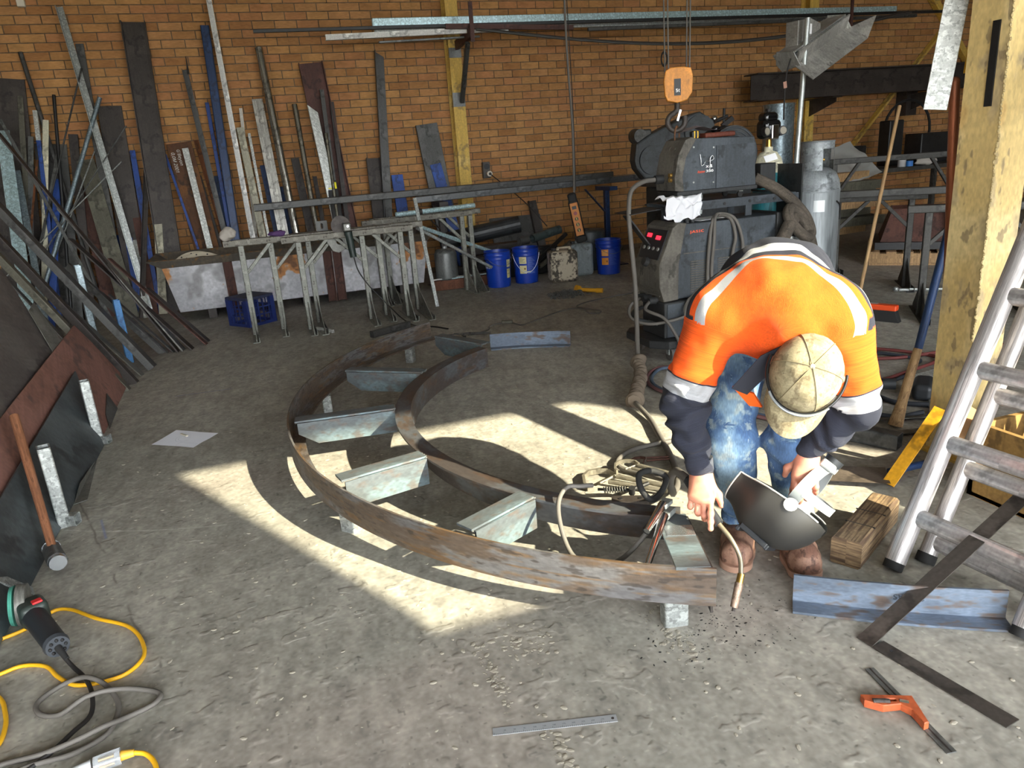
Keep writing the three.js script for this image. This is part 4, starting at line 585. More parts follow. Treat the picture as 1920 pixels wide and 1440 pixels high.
// ---------------------------------------------------------------- pendant control and hook block
{
  const t = thing('pendant_control', 'crane pendant control with orange face hanging on its cable', 'pendant'), cx = 4.33, cz = 2.6;
  const put = (g) => xf(g, cx, 0.75, cz, 0.05, -0.42, 0.2);
  part(t, 'suspension_cable', cable([[4.3, 5.5, 2.6], [4.3, 3.5, 2.6], [4.305, 2.2, 2.6], [4.325, 1.6, 2.6], [4.315, 1.0, 2.6]], 0.011, 8), M.cableGrey); part(t, 'strain_wire', cable([[4.32, 5.5, 2.605], [4.318, 3, 2.605], [4.337, 1.7, 2.605], [4.33, 1.02, 2.605]], 0.004, 8), M.cableBlack);
  part(t, 'case', put(merge([rbox(0.1, 0.36, 0.075, 0.02, 0, 0.0, 0), rbox(0.085, 0.1, 0.06, 0.02, 0.0, 0.2, 0), rbox(0.11, 0.07, 0.08, 0.025, 0, -0.2, 0)])), M.rubber);
  const face = part(t, 'face_plate', put(rbox(0.078, 0.32, 0.012, 0.006, 0, 0, 0.04)), plain('#b9763a', 0.6), 'worn orange face plate');
  part(t, 'display', put(box(0.042, 0.03, 0.006, 0, 0.115, 0.048)), M.black); [[0.06, '#7a1f2a'], [0.005, '#15140f'], [-0.05, '#15140f'], [-0.105, '#15140f']].forEach(([y, c], i) => { const b = part(t, 'push_button', put(cyl(0.017, 0.017, 0.014, 0, y, 0.05, PI / 2)), plain(c, 0.4)); if (i) part(b, 'arrow', put(box(0.006, 0.026, 0.003, 0, y, 0.058)), plain('#d6c23b', 0.5)); });
  const h = thing('hook_block', 'orange crane hook block marked 5t above the wire feeder', 'hook block'), bx = 4.085, bz = 4.86, by = 1.75; const pb = (g) => xf(g, bx, by, bz, 0, -0.5, 0);
  M.blockOrange = metal('#cc8226', '#d68f35', '#b06c1d', 0.5, 0);
  const cheek = [[-0.075, -0.06], [-0.06, -0.09], [0, -0.105], [0.06, -0.09], [0.088, -0.05], [0.092, 0.05], [0.08, 0.09], [0.04, 0.1], [-0.04, 0.1], [-0.07, 0.085], [-0.082, 0.03]];
  for (const z of [0.035, -0.055]) part(h, 'cheek_plate', pb((() => { const g = slab(cheek, 0.014, 0.005); g.translate(0, 0, z); return g; })()), M.blockOrange);
  part(h, 'sheave', pb(cyl(0.075, 0.075, 0.07, 0, 0, -0.004, PI / 2)), M.dark); part(h, 'load_plate', pb(box(0.042, 0.1, 0.003, 0, -0.015, 0.056)), M.plastic, 'black plate marked 5t');
  part(h, 'load_mark', pb((() => { const g = new THREE.PlaneGeometry(0.036, 0.03); g.translate(0.002, -0.035, 0.0585); return g; })()), dbl(std({ color: '#e8e8e4', roughness: 0.6, ...cutout(0.036, 0.03, (g, W, H) => { g.font = 'bold 100px sans-serif'; g.textAlign = 'center'; g.fillText('5t', W / 2, H * 0.82); }, 128) })), 'white mark 5t');
  for (const [dx, dz] of [[-0.075, -0.06], [-0.055, 0.03], [0.06, -0.04], [0.075, 0.045]]) part(h, 'wire_rope', rod(V(dx, 0, dz).applyAxisAngle(V(0, 1, 0), -0.5).add(V(bx, by + 0.04, bz)), V(dx * 1.5, 0, dz * 1.5).applyAxisAngle(V(0, 1, 0), -0.5).add(V(bx, 5.5, bz)), 0.0045, 6), M.cableGrey);
  part(h, 'shank', pb(cyl(0.018, 0.018, 0.07, 0, -0.13, -0.005)), M.dark); 
  part(h, 'hook', pb((() => { const p = [[0.0, -0.15], [-0.015, -0.165], [-0.05, -0.19], [-0.06, -0.23], [-0.035, -0.27], [0.005, -0.278], [0.04, -0.255], [0.05, -0.215], [0.047, -0.19]].map(([x, y]) => V(x, y, -0.005)); return cable(p, 0.018, 6, false, 10); })()), M.dark); part(h, 'safety_latch', pb(box(0.012, 0.07, 0.02, 0.012, -0.185, 0, 0, 0, -0.3)), M.bright);
  const l = thing('lifting_link', 'rusty lifting link between crane hook and wire feeder', 'link'); part(l, 'link', pb((() => { const g = tor(0.034, 0.006, 0, 0, 0); g.scale(0.75, 1.75, 1); g.rotateY(0.9); g.translate(-0.002, -0.315, -0.004); return g; })()), metal('#6b4a33', '#7d5638', '#4d3627', 0.6, 0.3));
}
// ---------------------------------------------------------------- welding set
M.weldGrey = metal('#3a4046', '#444a50', '#2f3439', 0.5, 0.1); M.weldBlack = metal('#26282a', '#323334', '#1b1c1e', 0.6, 0.05); M.dusty = metal('#57544f', '#656159', '#454340', 0.8, 0);
M.screen = std({ color: '#2a0608', emissive: '#ff2233', emissiveIntensity: 0.9, roughness: 0.4 });
const glyph = (parent, name, text, w, h, m, color, font = 'bold', extra = {}) => { const g = new THREE.PlaneGeometry(w, h); g.applyMatrix4(m); return part(parent, name, g, dbl(std({ color, roughness: 0.5, ...cutout(w, h, (c, W, H) => { c.font = `${font} ${Math.round(H * 0.86)}px sans-serif`; c.textAlign = 'center'; c.textBaseline = 'middle'; const s = Math.min(1, (W * 0.97) / c.measureText(text).width); c.save(); c.translate(W / 2, H / 2); c.scale(s < 1 ? s : (W * 0.97) / c.measureText(text).width, 1); c.fillText(text, 0, 0); c.restore(); }, 384), ...extra }))); };
const facing = (x, y, z, ry = 0, rx = 0) => new THREE.Matrix4().makeRotationFromEuler(new THREE.Euler(rx, ry, 0, 'YXZ')).setPosition(x, y, z);
{
  // trolley with cooler
  const t = thing('welder_trolley', 'black wheeled trolley with cooler box under the welder', 'trolley');
  part(t, 'base_plate', (() => { const s = shp([[3.72, 4.8], [3.78, 4.72], [4.85, 4.7], [4.85, 5.2], [3.8, 5.22], [3.72, 5.12]]); const g = new THREE.ExtrudeGeometry(s, { depth: 0.035, bevelEnabled: true, bevelSize: 0.01, bevelThickness: 0.01, bevelSegments: 2 }); g.rotateX(PI / 2); g.translate(0, 0.145, 0); return g; })(), M.weldBlack);
  const cb = part(t, 'cooler_box', rbox(0.86, 0.24, 0.3, 0.012, 4.24, 0.276, 5.0), M.weldBlack); glyph(t, 'lettering', 'UNIMIG', 0.13, 0.035, facing(3.808, 0.24, 5.0, -PI / 2), '#9fa3a6');
  part(t, 'cooler_side', box(0.84, 0.22, 0.004, 4.25, 0.275, 5.152), M.weldGrey);
  for (const [x, z] of [[3.82, 4.8], [3.86, 5.14], [4.7, 4.8], [4.72, 5.12]]) { const c = part(t, 'caster', merge([box(0.05, 0.02, 0.05, x, 0.118, z), box(0.006, 0.07, 0.04, x - 0.022, 0.08, z), box(0.006, 0.07, 0.04, x + 0.022, 0.08, z)]), M.galv); part(c, 'wheel', cyl(0.046, 0.046, 0.026, x, 0.047, z, 0, 0, PI / 2, 20), M.cableGrey); }
  for (const [x, y] of [[3.795, 0.33]]) part(t, 'front_handle', cable([[x, y, 4.88], [x - 0.08, y - 0.02, 4.9], [x - 0.1, y - 0.05, 4.96], [x - 0.02, y - 0.08, 5.02], [x, y - 0.09, 5.04]], 0.014, 8), M.weldBlack);
  // power source
  const w = thing('welder_power_source', 'dark welding power source with red displays and side vents', 'welder');
  const prof = [[3.83, 0.41], [3.80, 0.5], [3.80, 0.64], [3.9, 0.86], [3.94, 0.885], [4.74, 0.885], [4.74, 0.41]];
  const mk = (p, z0, d, bev = 0.008) => { const g = slab(p, d, bev); g.translate(0, 0, z0); return boxUV(g); };
  part(w, 'case', mk([[3.86, 0.41], [3.86, 0.64], [3.94, 0.86], [3.97, 0.88], [4.73, 0.88], [4.73, 0.41]], 4.815, 0.285), M.weldGrey);
  part(w, 'front_shell', mk([[3.83, 0.405], [3.80, 0.5], [3.80, 0.64], [3.9, 0.87], [3.94, 0.895], [3.985, 0.89], [3.93, 0.64], [3.925, 0.41]], 4.8, 0.315), M.dusty, 'dusty moulded front shell');
  part(w, 'rear_shell', mk([[4.7, 0.405], [4.7, 0.895], [4.76, 0.89], [4.77, 0.41]], 4.8, 0.315), M.weldBlack);
  { const c = V(3.853, 0.765, 4.957), m = facing(c.x - 0.012, c.y, c.z, -PI / 2, -0.41); const pg = new THREE.BoxGeometry(0.26, 0.2, 0.006); pg.applyMatrix4(m); part(w, 'control_panel', pg, M.plastic);
    for (const [u, v] of [[-0.075, 0.055], [0.045, 0.045]]) { const g = new THREE.BoxGeometry(0.055, 0.026, 0.008); g.translate(u, v, 0.003); g.applyMatrix4(m); part(w, 'display', g, M.screen, 'red lit display'); }
    for (let i = 0; i < 4; i++) { const g = new THREE.CylinderGeometry(0.012, 0.012, 0.01, 12); g.rotateX(PI / 2); g.translate(-0.09 + i * 0.06, -0.03, 0.005); g.applyMatrix4(m); part(w, 'panel_button', g, M.galv); }
    const k = new THREE.CylinderGeometry(0.028, 0.032, 0.03, 20); k.rotateX(PI / 2); k.translate(0, -0.125, 0.012); k.applyMatrix4(m); part(w, 'dial_knob', k, M.weldBlack); }
  for (let i = 0; i < 9; i++) part(w, 'front_louvre', rbox(0.014, 0.011, 0.27, 0.004, 3.8 + (i < 2 ? 0.012 : 0), 0.435 + i * 0.021, 4.957), M.dusty);
  for (const x0 of [4.03, 4.24]) for (let i = 0; i < 14; i++) part(w, 'side_louvre', box(0.15, 0.007, 0.008, x0 + 0.075, 0.44 + i * 0.0155, 5.108), M.dusty);
  part(w, 'side_seam', box(0.74, 0.006, 0.004, 4.35, 0.7, 5.109), M.dusty);
  glyph(w, 'lettering', 'JASIC', 0.11, 0.026, facing(4.08, 0.835, 5.1095), '#e2562c'); glyph(w, 'lettering', 'unimig', 0.34, 0.075, facing(4.48, 0.63, 5.1095), '#e9ebec');
  part(w, 'lifting_handle', merge([tor(0.075, 0.014, 4.05, 0.885, 4.96, 0, PI / 2, 0, PI), tor(0.075, 0.014, 4.09, 0.885, 4.96, 0, PI / 2, 0, PI)]), M.weldBlack);
  for (const [z, y] of [[4.87, 0.42], [4.95, 0.425], [5.03, 0.42]]) part(w, 'cable_socket', cyl(0.022, 0.026, 0.06, 3.79, y - 0.02, z, 0, 0, PI / 2), M.weldBlack);
  // leads looped on the front and side of the set
  const lead = (name, label, pts, r, mat) => solo(name, label, 'cable', cable(pts, r, 12), mat, 'leads of the welding set');
  lead('welding_lead', 'grey welding lead looped in front of the cooler box', [[3.77, 0.4, 4.9], [3.68, 0.36, 4.92], [3.64, 0.3, 5.0], [3.7, 0.27, 5.12], [3.85, 0.29, 5.2], [4.05, 0.32, 5.19], [4.3, 0.36, 5.17]], 0.011, M.cableGrey);
  lead('welding_lead', 'grey welding lead hanging below the dusty front shell', [[3.77, 0.4, 5.03], [3.71, 0.36, 5.08], [3.78, 0.31, 5.2], [3.84, 0.2, 5.24], [3.9, 0.09, 5.24], [3.97, 0.12, 5.24], [3.96, 0.24, 5.22], [3.94, 0.35, 5.19], [4.02, 0.42, 5.16], [4.12, 0.37, 5.17], [4.3, 0.34, 5.19]], 0.011, M.cableGrey);
  lead('welding_lead', 'doubled lead draped over the side of the power source', [[4.14, 0.33, 5.18], [4.145, 0.5, 5.135], [4.16, 0.75, 5.13], [4.2, 0.885, 5.1], [4.27, 0.915, 5.04], [4.33, 0.9, 5.1], [4.36, 0.78, 5.13], [4.34, 0.66, 5.13], [4.33, 0.45, 5.14]], 0.012, M.cableGrey);
  lead('welding_lead', 'second doubled lead draped over the power source', [[4.17, 0.36, 5.2], [4.17, 0.55, 5.145], [4.19, 0.78, 5.14], [4.23, 0.91, 5.09], [4.29, 0.925, 5.05], [4.36, 0.9, 5.1], [4.41, 0.75, 5.135], [4.4, 0.5, 5.14]], 0.012, M.cableGrey);
  const pp = thing('paper_sheet', 'white paper sheet lying on top of the welder', 'paper'); part(pp, 'sheet', box(0.28, 0.002, 0.16, 4.28, 0.89, 4.92, 0, 0.2), M.white2);
  // swivel frame carrying the feeder
  const f = thing('swivel_frame', 'grey perforated steel frame carrying the wire feeder', 'frame');
  part(f, 'side_rail', bar([3.9, 0.985, 5.0], [4.95, 0.985, 5.0], SEC.C(0.05, 0.03), [0, 1, 0]), M.weldGrey); part(f, 'side_rail', bar([3.9, 0.985, 4.76], [4.95, 0.985, 4.76], SEC.C(0.05, 0.03), [0, 1, 0]), M.weldGrey);
  part(f, 'shelf', box(1.02, 0.006, 0.26, 4.42, 1.012, 4.88), M.weldGrey); for (const x of [4.15, 4.35, 4.55, 4.75]) part(f, 'rail_hole', cyl(0.011, 0.011, 0.003, x, 0.985, 5.017, PI / 2, 0, 0, 10), M.black);
  for (const [x, z] of [[4.02, 5.0], [4.55, 5.0], [4.02, 4.8], [4.55, 4.8]]) part(f, 'upright', bar([x, 0.89, z], [x, 0.96, z], SEC.F(0.05, 0.012), [1, 0, 0]), M.weldGrey);
  part(f, 'swivel_post', cyl(0.016, 0.016, 0.16, 4.25, 1.0, 4.88), M.galv); part(f, 'front_tray', poly3([[3.66, 0.97, 4.76], [3.9, 0.99, 4.76], [3.9, 0.99, 5.0], [3.66, 0.97, 5.0]], 0.004), M.weldBlack); part(f, 'tray_arm', bar([3.68, 0.96, 4.88], [3.86, 0.72, 4.9], SEC.F(0.07, 0.01), [0, 0, 1]), M.weldBlack); part(f, 'rear_plate', box(0.012, 0.5, 0.28, 4.97, 0.95, 4.88), M.weldBlack);
  // wire feeder
  const e = thing('wire_feeder', 'dark grey wire feeder with round spool housing and two gold sockets', 'wire feeder');
  const side = [[4.03, 1.085], [4.02, 1.18], [4.045, 1.3], [4.09, 1.395], [4.12, 1.41], [4.58, 1.395], [4.6, 1.085]];
  part(e, 'body', mk(side, 4.77, 0.225, 0.006), M.weldGrey); part(e, 'front_bezel', mk([[3.985, 1.1], [3.98, 1.18], [4.01, 1.32], [4.06, 1.405], [4.1, 1.42], [4.13, 1.41], [4.055, 1.3], [4.03, 1.18], [4.04, 1.09]], 4.765, 0.24, 0.005), M.dusty);
  part(e, 'spool_housing', merge([cyl(0.19, 0.19, 0.18, 4.47, 1.29, 4.845, PI / 2, 0, 0, 40)]), M.weldBlack); for (const r of [0.175, 0.15, 0.125]) part(e, 'housing_ring', tor(r, 0.004, 4.47, 1.29, 4.937, 0, 0, 0, 2 * PI, 40), M.weldGrey);
  part(e, 'side_door', box(0.3, 0.27, 0.006, 4.44, 1.225, 5.004), M.weldGrey); part(e, 'base_skirt', rbox(0.62, 0.03, 0.26, 0.008, 4.3, 1.075, 4.885), M.weldBlack);
  for (const [x, y] of [[4.12, 1.36], [4.27, 1.35], [4.12, 1.14], [4.27, 1.13], [4.55, 1.34]]) part(e, 'screw', cyl(0.006, 0.006, 0.004, x, y, 5.003, PI / 2, 0, 0, 8), M.galv);
  part(e, 'coat_hook', cable([[4.165, 1.315, 5.006], [4.168, 1.28, 5.012], [4.175, 1.24, 5.012], [4.19, 1.25, 5.016], [4.2, 1.265, 5.014], [4.24, 1.268, 5.014], [4.262, 1.28, 5.016], [4.252, 1.3, 5.016], [4.238, 1.285, 5.014], [4.236, 1.25, 5.014], [4.235, 1.21, 5.012]], 0.0028, 6), M.bright, 'bent bright wire');
  glyph(e, 'lettering', 'x4', 0.055, 0.032, facing(4.235, 1.235, 5.0045), '#eceeee'); glyph(e, 'lettering', '350', 0.06, 0.024, facing(4.24, 1.205, 5.0045), '#eceeee'); glyph(e, 'lettering', 'Razor', 0.06, 0.024, facing(4.175, 1.203, 5.0045), '#e2532a', 'italic bold');
  for (const z of [4.86, 4.93]) part(e, 'control_knob', cyl(0.014, 0.014, 0.02, 4.03, 1.36, z, 0, 0, 1.1), M.dusty); part(e, 'display_window', box(0.006, 0.05, 0.14, 4.003, 1.295, 4.885, 0, 0, -0.2), M.plastic);
  for (const y of [1.195, 1.165]) part(e, 'gas_socket', cyl(0.014, 0.014, 0.03, 3.975, y, 4.965, 0, 0, PI / 2), M.brass, 'gold coloured socket'); part(e, 'gun_socket', cyl(0.028, 0.03, 0.06, 3.95, 1.17, 4.85, 0, 0, PI / 2), M.weldBlack);
  for (const [x, z] of [[4.07, 4.8], [4.07, 4.97], [4.5, 4.8], [4.5, 4.97]]) { const c = part(e, 'caster', box(0.03, 0.012, 0.03, x, 1.058, z), M.galv); part(c, 'wheel', cyl(0.019, 0.019, 0.016, x, 1.034, z, PI / 2, 0, 0, 14), M.rubber); }
  // things lying on it
  const tm = thing('tape_measure', 'yellow and black tape measure on the wire feeder', 'tape measure'); part(tm, 'case', rbox(0.06, 0.045, 0.04, 0.01, 4.16, 1.437, 4.95), M.plastic); for (const x of [4.148, 4.172]) part(tm, 'stripe', rbox(0.012, 0.047, 0.042, 0.005, x, 1.437, 4.95), plain('#e3b21f', 0.5));
  solo('leather_strap', 'brown leather pouch lying on the wire feeder', 'pouch', rbox(0.24, 0.032, 0.1, 0.012, 4.33, 1.428, 4.94, 0, 0.05, 0.01), metal('#5c2a1c', '#6d3523', '#451f15', 0.6, 0));
  { const g = new THREE.PlaneGeometry(0.34, 0.16, 24, 8); g.rotateX(-PI / 2); const p = g.attributes.position; for (let i = 0; i < p.count; i++) { const x = p.getX(i), z = p.getZ(i); p.setY(i, 0.03 * Math.exp(-((x + 0.03) ** 2) / 0.004) + 0.012 * n3(x * 14 + 3, z * 14, 2)); } g.computeVertexNormals(); g.translate(4.24, 1.452, 4.87); solo('grey_cloth', 'folded pinkish grey cloth on the wire feeder', 'cloth', g, dbl(plain('#8b7f80', 0.95))); }
  solo('sunglasses', 'dark safety glasses lying on the feeder', 'glasses', merge([sph(0.03, 4.38, 1.462, 4.86, 1.2, 0.8, 0.7), sph(0.03, 4.44, 1.462, 4.86, 1.2, 0.8, 0.7)]), plain('#120f12', 0.15));
  { const g = new THREE.PlaneGeometry(0.3, 0.36, 40, 40), p = g.attributes.position; for (let i = 0; i < p.count; i++) { const x = p.getX(i), y = p.getY(i); const k = n3(x * 16 + 3, y * 16 + 8, 4.3) - 0.5, q = n3(x * 30 + 13, y * 30 + 8, 7.3) - 0.5; const drop = y < 0 ? y * 0.75 : 0; p.setXYZ(i, x * (0.85 + 0.4 * k) + q * 0.03, 0.02 + k * 0.09 + q * 0.04 + drop, (y > 0 ? -y * 0.8 : 0) + q * 0.04 + 0.03); } g.computeVertexNormals(); g.translate(4.0, 1.035, 5.045); solo('white_rag', 'crumpled white rag hanging off the feeder shelf', 'rag', g, dbl(plain('#dcdde2', 0.95))); }
  // sheathed gun cable from the feeder down to the floor
  lead('gun_cable', 'grey sheathed gun cable arching from the feeder to the floor', [[3.92, 1.17, 4.85], [3.82, 1.165, 4.87], [3.72, 1.12, 4.9], [3.67, 1.0, 4.95], [3.655, 0.8, 5.0], [3.64, 0.55, 5.07], [3.6, 0.3, 5.16], [3.55, 0.12, 5.26], [3.52, 0.06, 5.33]], 0.016, M.cableGrey);
  const sl = thing('leather_sleeve', 'ruffled tan leather sleeve bunched around the gun cable', 'sleeve'); { const mats = [], pts = new THREE.CatmullRomCurve3([[3.53, 0.09, 5.3], [3.46, 0.045, 5.46], [3.36, 0.04, 5.62], [3.26, 0.04, 5.77], [3.2, 0.04, 5.87]].map((p) => V(...p))); const n = 90; for (let i = 0; i <= n; i++) { const u = i / n, o = pts.getPointAt(u), t0 = pts.getTangentAt(u), x = V(0, 1, 0).cross(t0).normalize(), y = t0.clone().cross(x), k = 0.034 + 0.009 * Math.sin(i * 1.25) + 0.006 * (n3(i * 0.7, 3, 5) - 0.5) + (u > 0.93 || u < 0.04 ? 0.012 : 0); mats.push(new THREE.Matrix4().makeBasis(x.clone().applyAxisAngle(t0, 0.3 * Math.sin(i * 0.9)).multiplyScalar(k), y.clone().multiplyScalar(k), t0).setPosition(o)); } const sg = sweep(ring(1, 14).map((a) => a), mats); part(sl, 'sleeve', mergeVertices((sg.deleteAttribute('normal'), sg.deleteAttribute('uv'), sg)), plain('#6b5f52', 0.9)); sl.children[0].geometry.computeVertexNormals(); }
}
// sheathed torch hoses coiled on the rear of the trolley
{
  const hose = dbl(std({ map: blotch('#4a433b', '#564e45', '#39332d', [0.2, 0.2], 2), roughness: 0.9 }));
  solo('hose_bundle', 'thick brown sheathed hose bundle hung in loops behind the feeder', 'hose', cable([[4.63, 1.13, 4.95], [4.75, 1.06, 5.0], [4.87, 0.96, 5.05], [4.95, 0.84, 5.1], [4.96, 0.74, 5.14], [4.9, 0.72, 5.18], [4.8, 0.78, 5.2], [4.74, 0.87, 5.18], [4.78, 0.92, 5.14], [4.87, 0.88, 5.12], [4.96, 0.74, 5.12], [5.0, 0.55, 5.14], [5.0, 0.35, 5.15]], 0.037, 12, false, 10), hose);
  solo('hose_bundle', 'brown sheathed hose hanging down beside the power source', 'hose', cable([[4.8, 0.86, 5.16], [4.72, 0.8, 5.2], [4.63, 0.65, 5.22], [4.58, 0.45, 5.22], [4.6, 0.25, 5.22]], 0.045, 12, false, 10), hose);
  // argon bottle with regulator
  const a = thing('argon_bottle', 'teal gas bottle with cream shoulder and twin gauge regulator', 'gas bottle'), x = 4.96, z = 4.66; M.teal = metal('#2d7f88', '#35909a', '#256a72', 0.45, 0.05);
  part(a, 'bottle', lathe([[0.001, 0], [0.1, 0], [0.105, 0.02], [0.105, 0.96], [0.104, 0.98]], x, 0.16, z), M.teal); part(a, 'shoulder', lathe([[0.105, 0.98], [0.105, 1.03], [0.09, 1.08], [0.06, 1.12], [0.03, 1.13], [0.03, 1.16]], x, 0.16, z), M.cream, 'cream painted shoulder'); part(a, 'valve', cyl(0.018, 0.022, 0.06, x, 1.34, z), M.brass);
  part(a, 'regulator_guard', merge([rbox(0.15, 0.13, 0.12, 0.035, x - 0.02, 1.44, z + 0.02, 0, 0, 0, 4), rbox(0.12, 0.07, 0.1, 0.03, x - 0.02, 1.52, z + 0.01, 0, 0, 0, 4)]), plain('#101113', 0.18)); part(a, 'regulator_body', rbox(0.06, 0.1, 0.03, 0.008, x - 0.02, 1.42, z + 0.085), M.chrome); for (const dx of [-0.085, 0.05]) { const g = part(a, 'gauge', cyl(0.032, 0.034, 0.03, x + dx, 1.425, z + 0.075, PI / 2 - 0.1, 0, dx * 3), M.black); part(g, 'gauge_face', cyl(0.025, 0.025, 0.003, x + dx, 1.426, z + 0.092, PI / 2 - 0.1, 0, dx * 3), plain('#8a8578', 0.3)); } part(a, 'tap', merge([cyl(0.022, 0.022, 0.016, x - 0.02, 1.57, z + 0.01), cyl(0.01, 0.01, 0.04, x - 0.02, 1.555, z + 0.01)]), M.black);
  part(a, 'paper_tag', box(0.09, 0.05, 0.002, x - 0.045, 1.245, z + 0.085, -0.5, -0.3, 0.1), M.white2); part(a, 'strap', tor(0.107, 0.008, x, 1.02, z, PI / 2), M.rubber);
  solo('trolley_box', 'black tool box strapped in front of the gas bottle', 'box', rbox(0.13, 0.17, 0.1, 0.01, 4.82, 1.13, 4.8), M.weldBlack);
  // LPG cylinder
  const l = thing('gas_cylinder', 'tall grey gas cylinder with cut-out collar', 'gas cylinder'), lx = 5.72, lz = 4.28; M.lpg = metal('#868b8e', '#949a9d', '#72777a', 0.45, 0.25, [0.5, 0.5]);
  part(l, 'shell', lathe([[0.001, 0.06], [0.14, 0.06], [0.18, 0.11], [0.1875, 0.16], [0.1875, 0.93], [0.19, 0.935], [0.19, 0.945], [0.1875, 0.95], [0.178, 1.02], [0.15, 1.08], [0.1, 1.115], [0.001, 1.13]], lx, 0, lz, 40), M.lpg); part(l, 'foot_ring', lathe([[0.16, 0], [0.165, 0], [0.165, 0.1], [0.155, 0.1], [0.16, 0]], lx, 0, lz, 40), M.lpg);
  { const seg2 = (a0, a1, y0, y1) => { const g = new THREE.CylinderGeometry(0.128, 0.128, y1 - y0, 24, 1, true, a0, a1 - a0); g.translate(lx, (y0 + y1) / 2, lz); return g; }; part(l, 'collar', merge([seg2(-2.6, -0.35, 1.1, 1.32), seg2(-0.35, 0.65, 1.265, 1.32), seg2(0.65, 1.0, 1.1, 1.32), seg2(1.0, 1.5, 1.26, 1.32), seg2(1.0, 1.5, 1.1, 1.17), seg2(1.5, 2.6, 1.1, 1.32), tor(0.128, 0.005, lx, 1.322, lz, PI / 2)]), dbl(M.lpg)); }
  part(l, 'valve', merge([cyl(0.02, 0.024, 0.08, lx, 1.16, lz), rod([lx, 1.18, lz], [lx + 0.05, 1.18, lz + 0.03], 0.012)]), M.brass); part(l, 'hand_wheel', cyl(0.028, 0.028, 0.02, lx, 1.225, lz, 0, 0, 0, 12), plain('#2c6b3a', 0.5)); part(l, 'spec_plate', (() => { const g = new THREE.CylinderGeometry(0.1895, 0.1895, 0.09, 10, 1, true, -0.55 - 0.2, 0.45); g.translate(lx, 0.83, lz); return g; })(), dbl(plain('#b9bdbd', 0.4, 0.4)), 'printed maker plate');
  part(l, 'hose_tail', cable([[lx + 0.05, 0.86, lz + 0.19], [lx + 0.1, 0.83, lz + 0.17], [lx + 0.16, 0.78, lz + 0.11], [lx + 0.18, 0.7, lz + 0.09]], 0.006), M.cableBlack);
  // lamp on a pole
  const p = thing('lamp_pole', 'slim galvanised pole holding the work lamps', 'pole'); part(p, 'pole', rod([5.29, 0.01, 4.5], [5.385, 2.19, 4.5], 0.02, 16), M.galv); part(p, 'base_plate', cyl(0.12, 0.12, 0.02, 5.29, 0.01, 4.5), M.dark);
  const h = thing('work_lamp', 'stainless trough work lamp with open hood on the pole', 'work lamp'); const pl = (g) => xf(g, 5.4, 2.13, 4.47, 0, 0.25, 0);
  M.stain = metal('#9a9893', '#a8a6a1', '#878580', 0.35, 0.5);
  part(h, 'mount_box', pl((() => { const g = slab([[-0.04, -0.16], [-0.04, 0.05], [0.1, 0.07], [0.22, 0.04], [0.22, 0.0], [0.15, -0.08], [0.1, -0.1]], 0.1, 0.003); g.translate(0, 0, -0.14); return g; })()), M.stain);
  const hood = (g) => pl(xf(g, 0.2, -0.1, -0.06, 0, 0, 0.42)); part(h, 'trough', hood(merge([box(0.64, 0.012, 0.16, -0.02, 0.08, 0), box(0.64, 0.11, 0.012, -0.02, 0.03, 0.085, 0.5), box(0.64, 0.11, 0.012, -0.02, 0.03, -0.085, -0.5)])), M.stain); part(h, 'end_cap', hood((() => { const g = slab([[-0.1, -0.03], [-0.07, 0.07], [0.07, 0.09], [0.1, 0.0], [0.06, -0.06]], 0.006, 0.002); g.rotateY(PI / 2); g.translate(0.3, 0.01, 0); return g; })()), M.galvpale); part(h, 'end_cap', hood((() => { const g = slab([[-0.1, -0.03], [-0.07, 0.07], [0.07, 0.09], [0.1, 0.0], [0.06, -0.06]], 0.006, 0.002); g.rotateY(PI / 2); g.translate(-0.345, 0.01, 0); return g; })()), M.stain);
  part(h, 'tube_lamp', hood(rod([-0.32, 0.035, 0.02], [0.28, 0.035, 0.02], 0.012)), plain('#b9bab6', 0.3)); part(h, 'flap', hood(box(0.7, 0.006, 0.17, -0.01, -0.075, 0.13, 0.75)), M.stain); part(h, 'flap_end', hood(poly3([[0.33, -0.03, 0.06], [0.48, -0.02, 0.2], [0.33, -0.13, 0.2]], 0.004)), M.stain);
  part(h, 'wing_bolt', pl(merge([rod([-0.0, -0.15, 0.0], [0.12, -0.12, -0.02], 0.005), cyl(0.014, 0.014, 0.03, 0.13, -0.12, -0.02)])), M.brass); part(h, 'maker_plate', pl(box(0.05, 0.07, 0.002, 0.09, 0.0, -0.036)), M.white2); part(h, 'lamp_lead', cable([[5.25, 1.92, 4.5], [5.2, 1.8, 4.52], [5.16, 1.6, 4.56], [5.13, 1.5, 4.6]], 0.006), M.cableBlack); part(h, 'lead_tag', box(0.035, 0.045, 0.002, 5.17, 1.74, 4.55, 0, 0.2, 0.2), plain('#a07868', 0.7));
  // bandsaw behind
  const s = thing('band_saw', 'dark metal-cutting band saw with slanted bow behind the welder', 'band saw'); const ps = (g) => xf(g, 5.72, 1.36, 2.1, 0, -0.15, 0); M.saw = metal('#34383a', '#3f4446', '#282b2d', 0.5, 0.1);
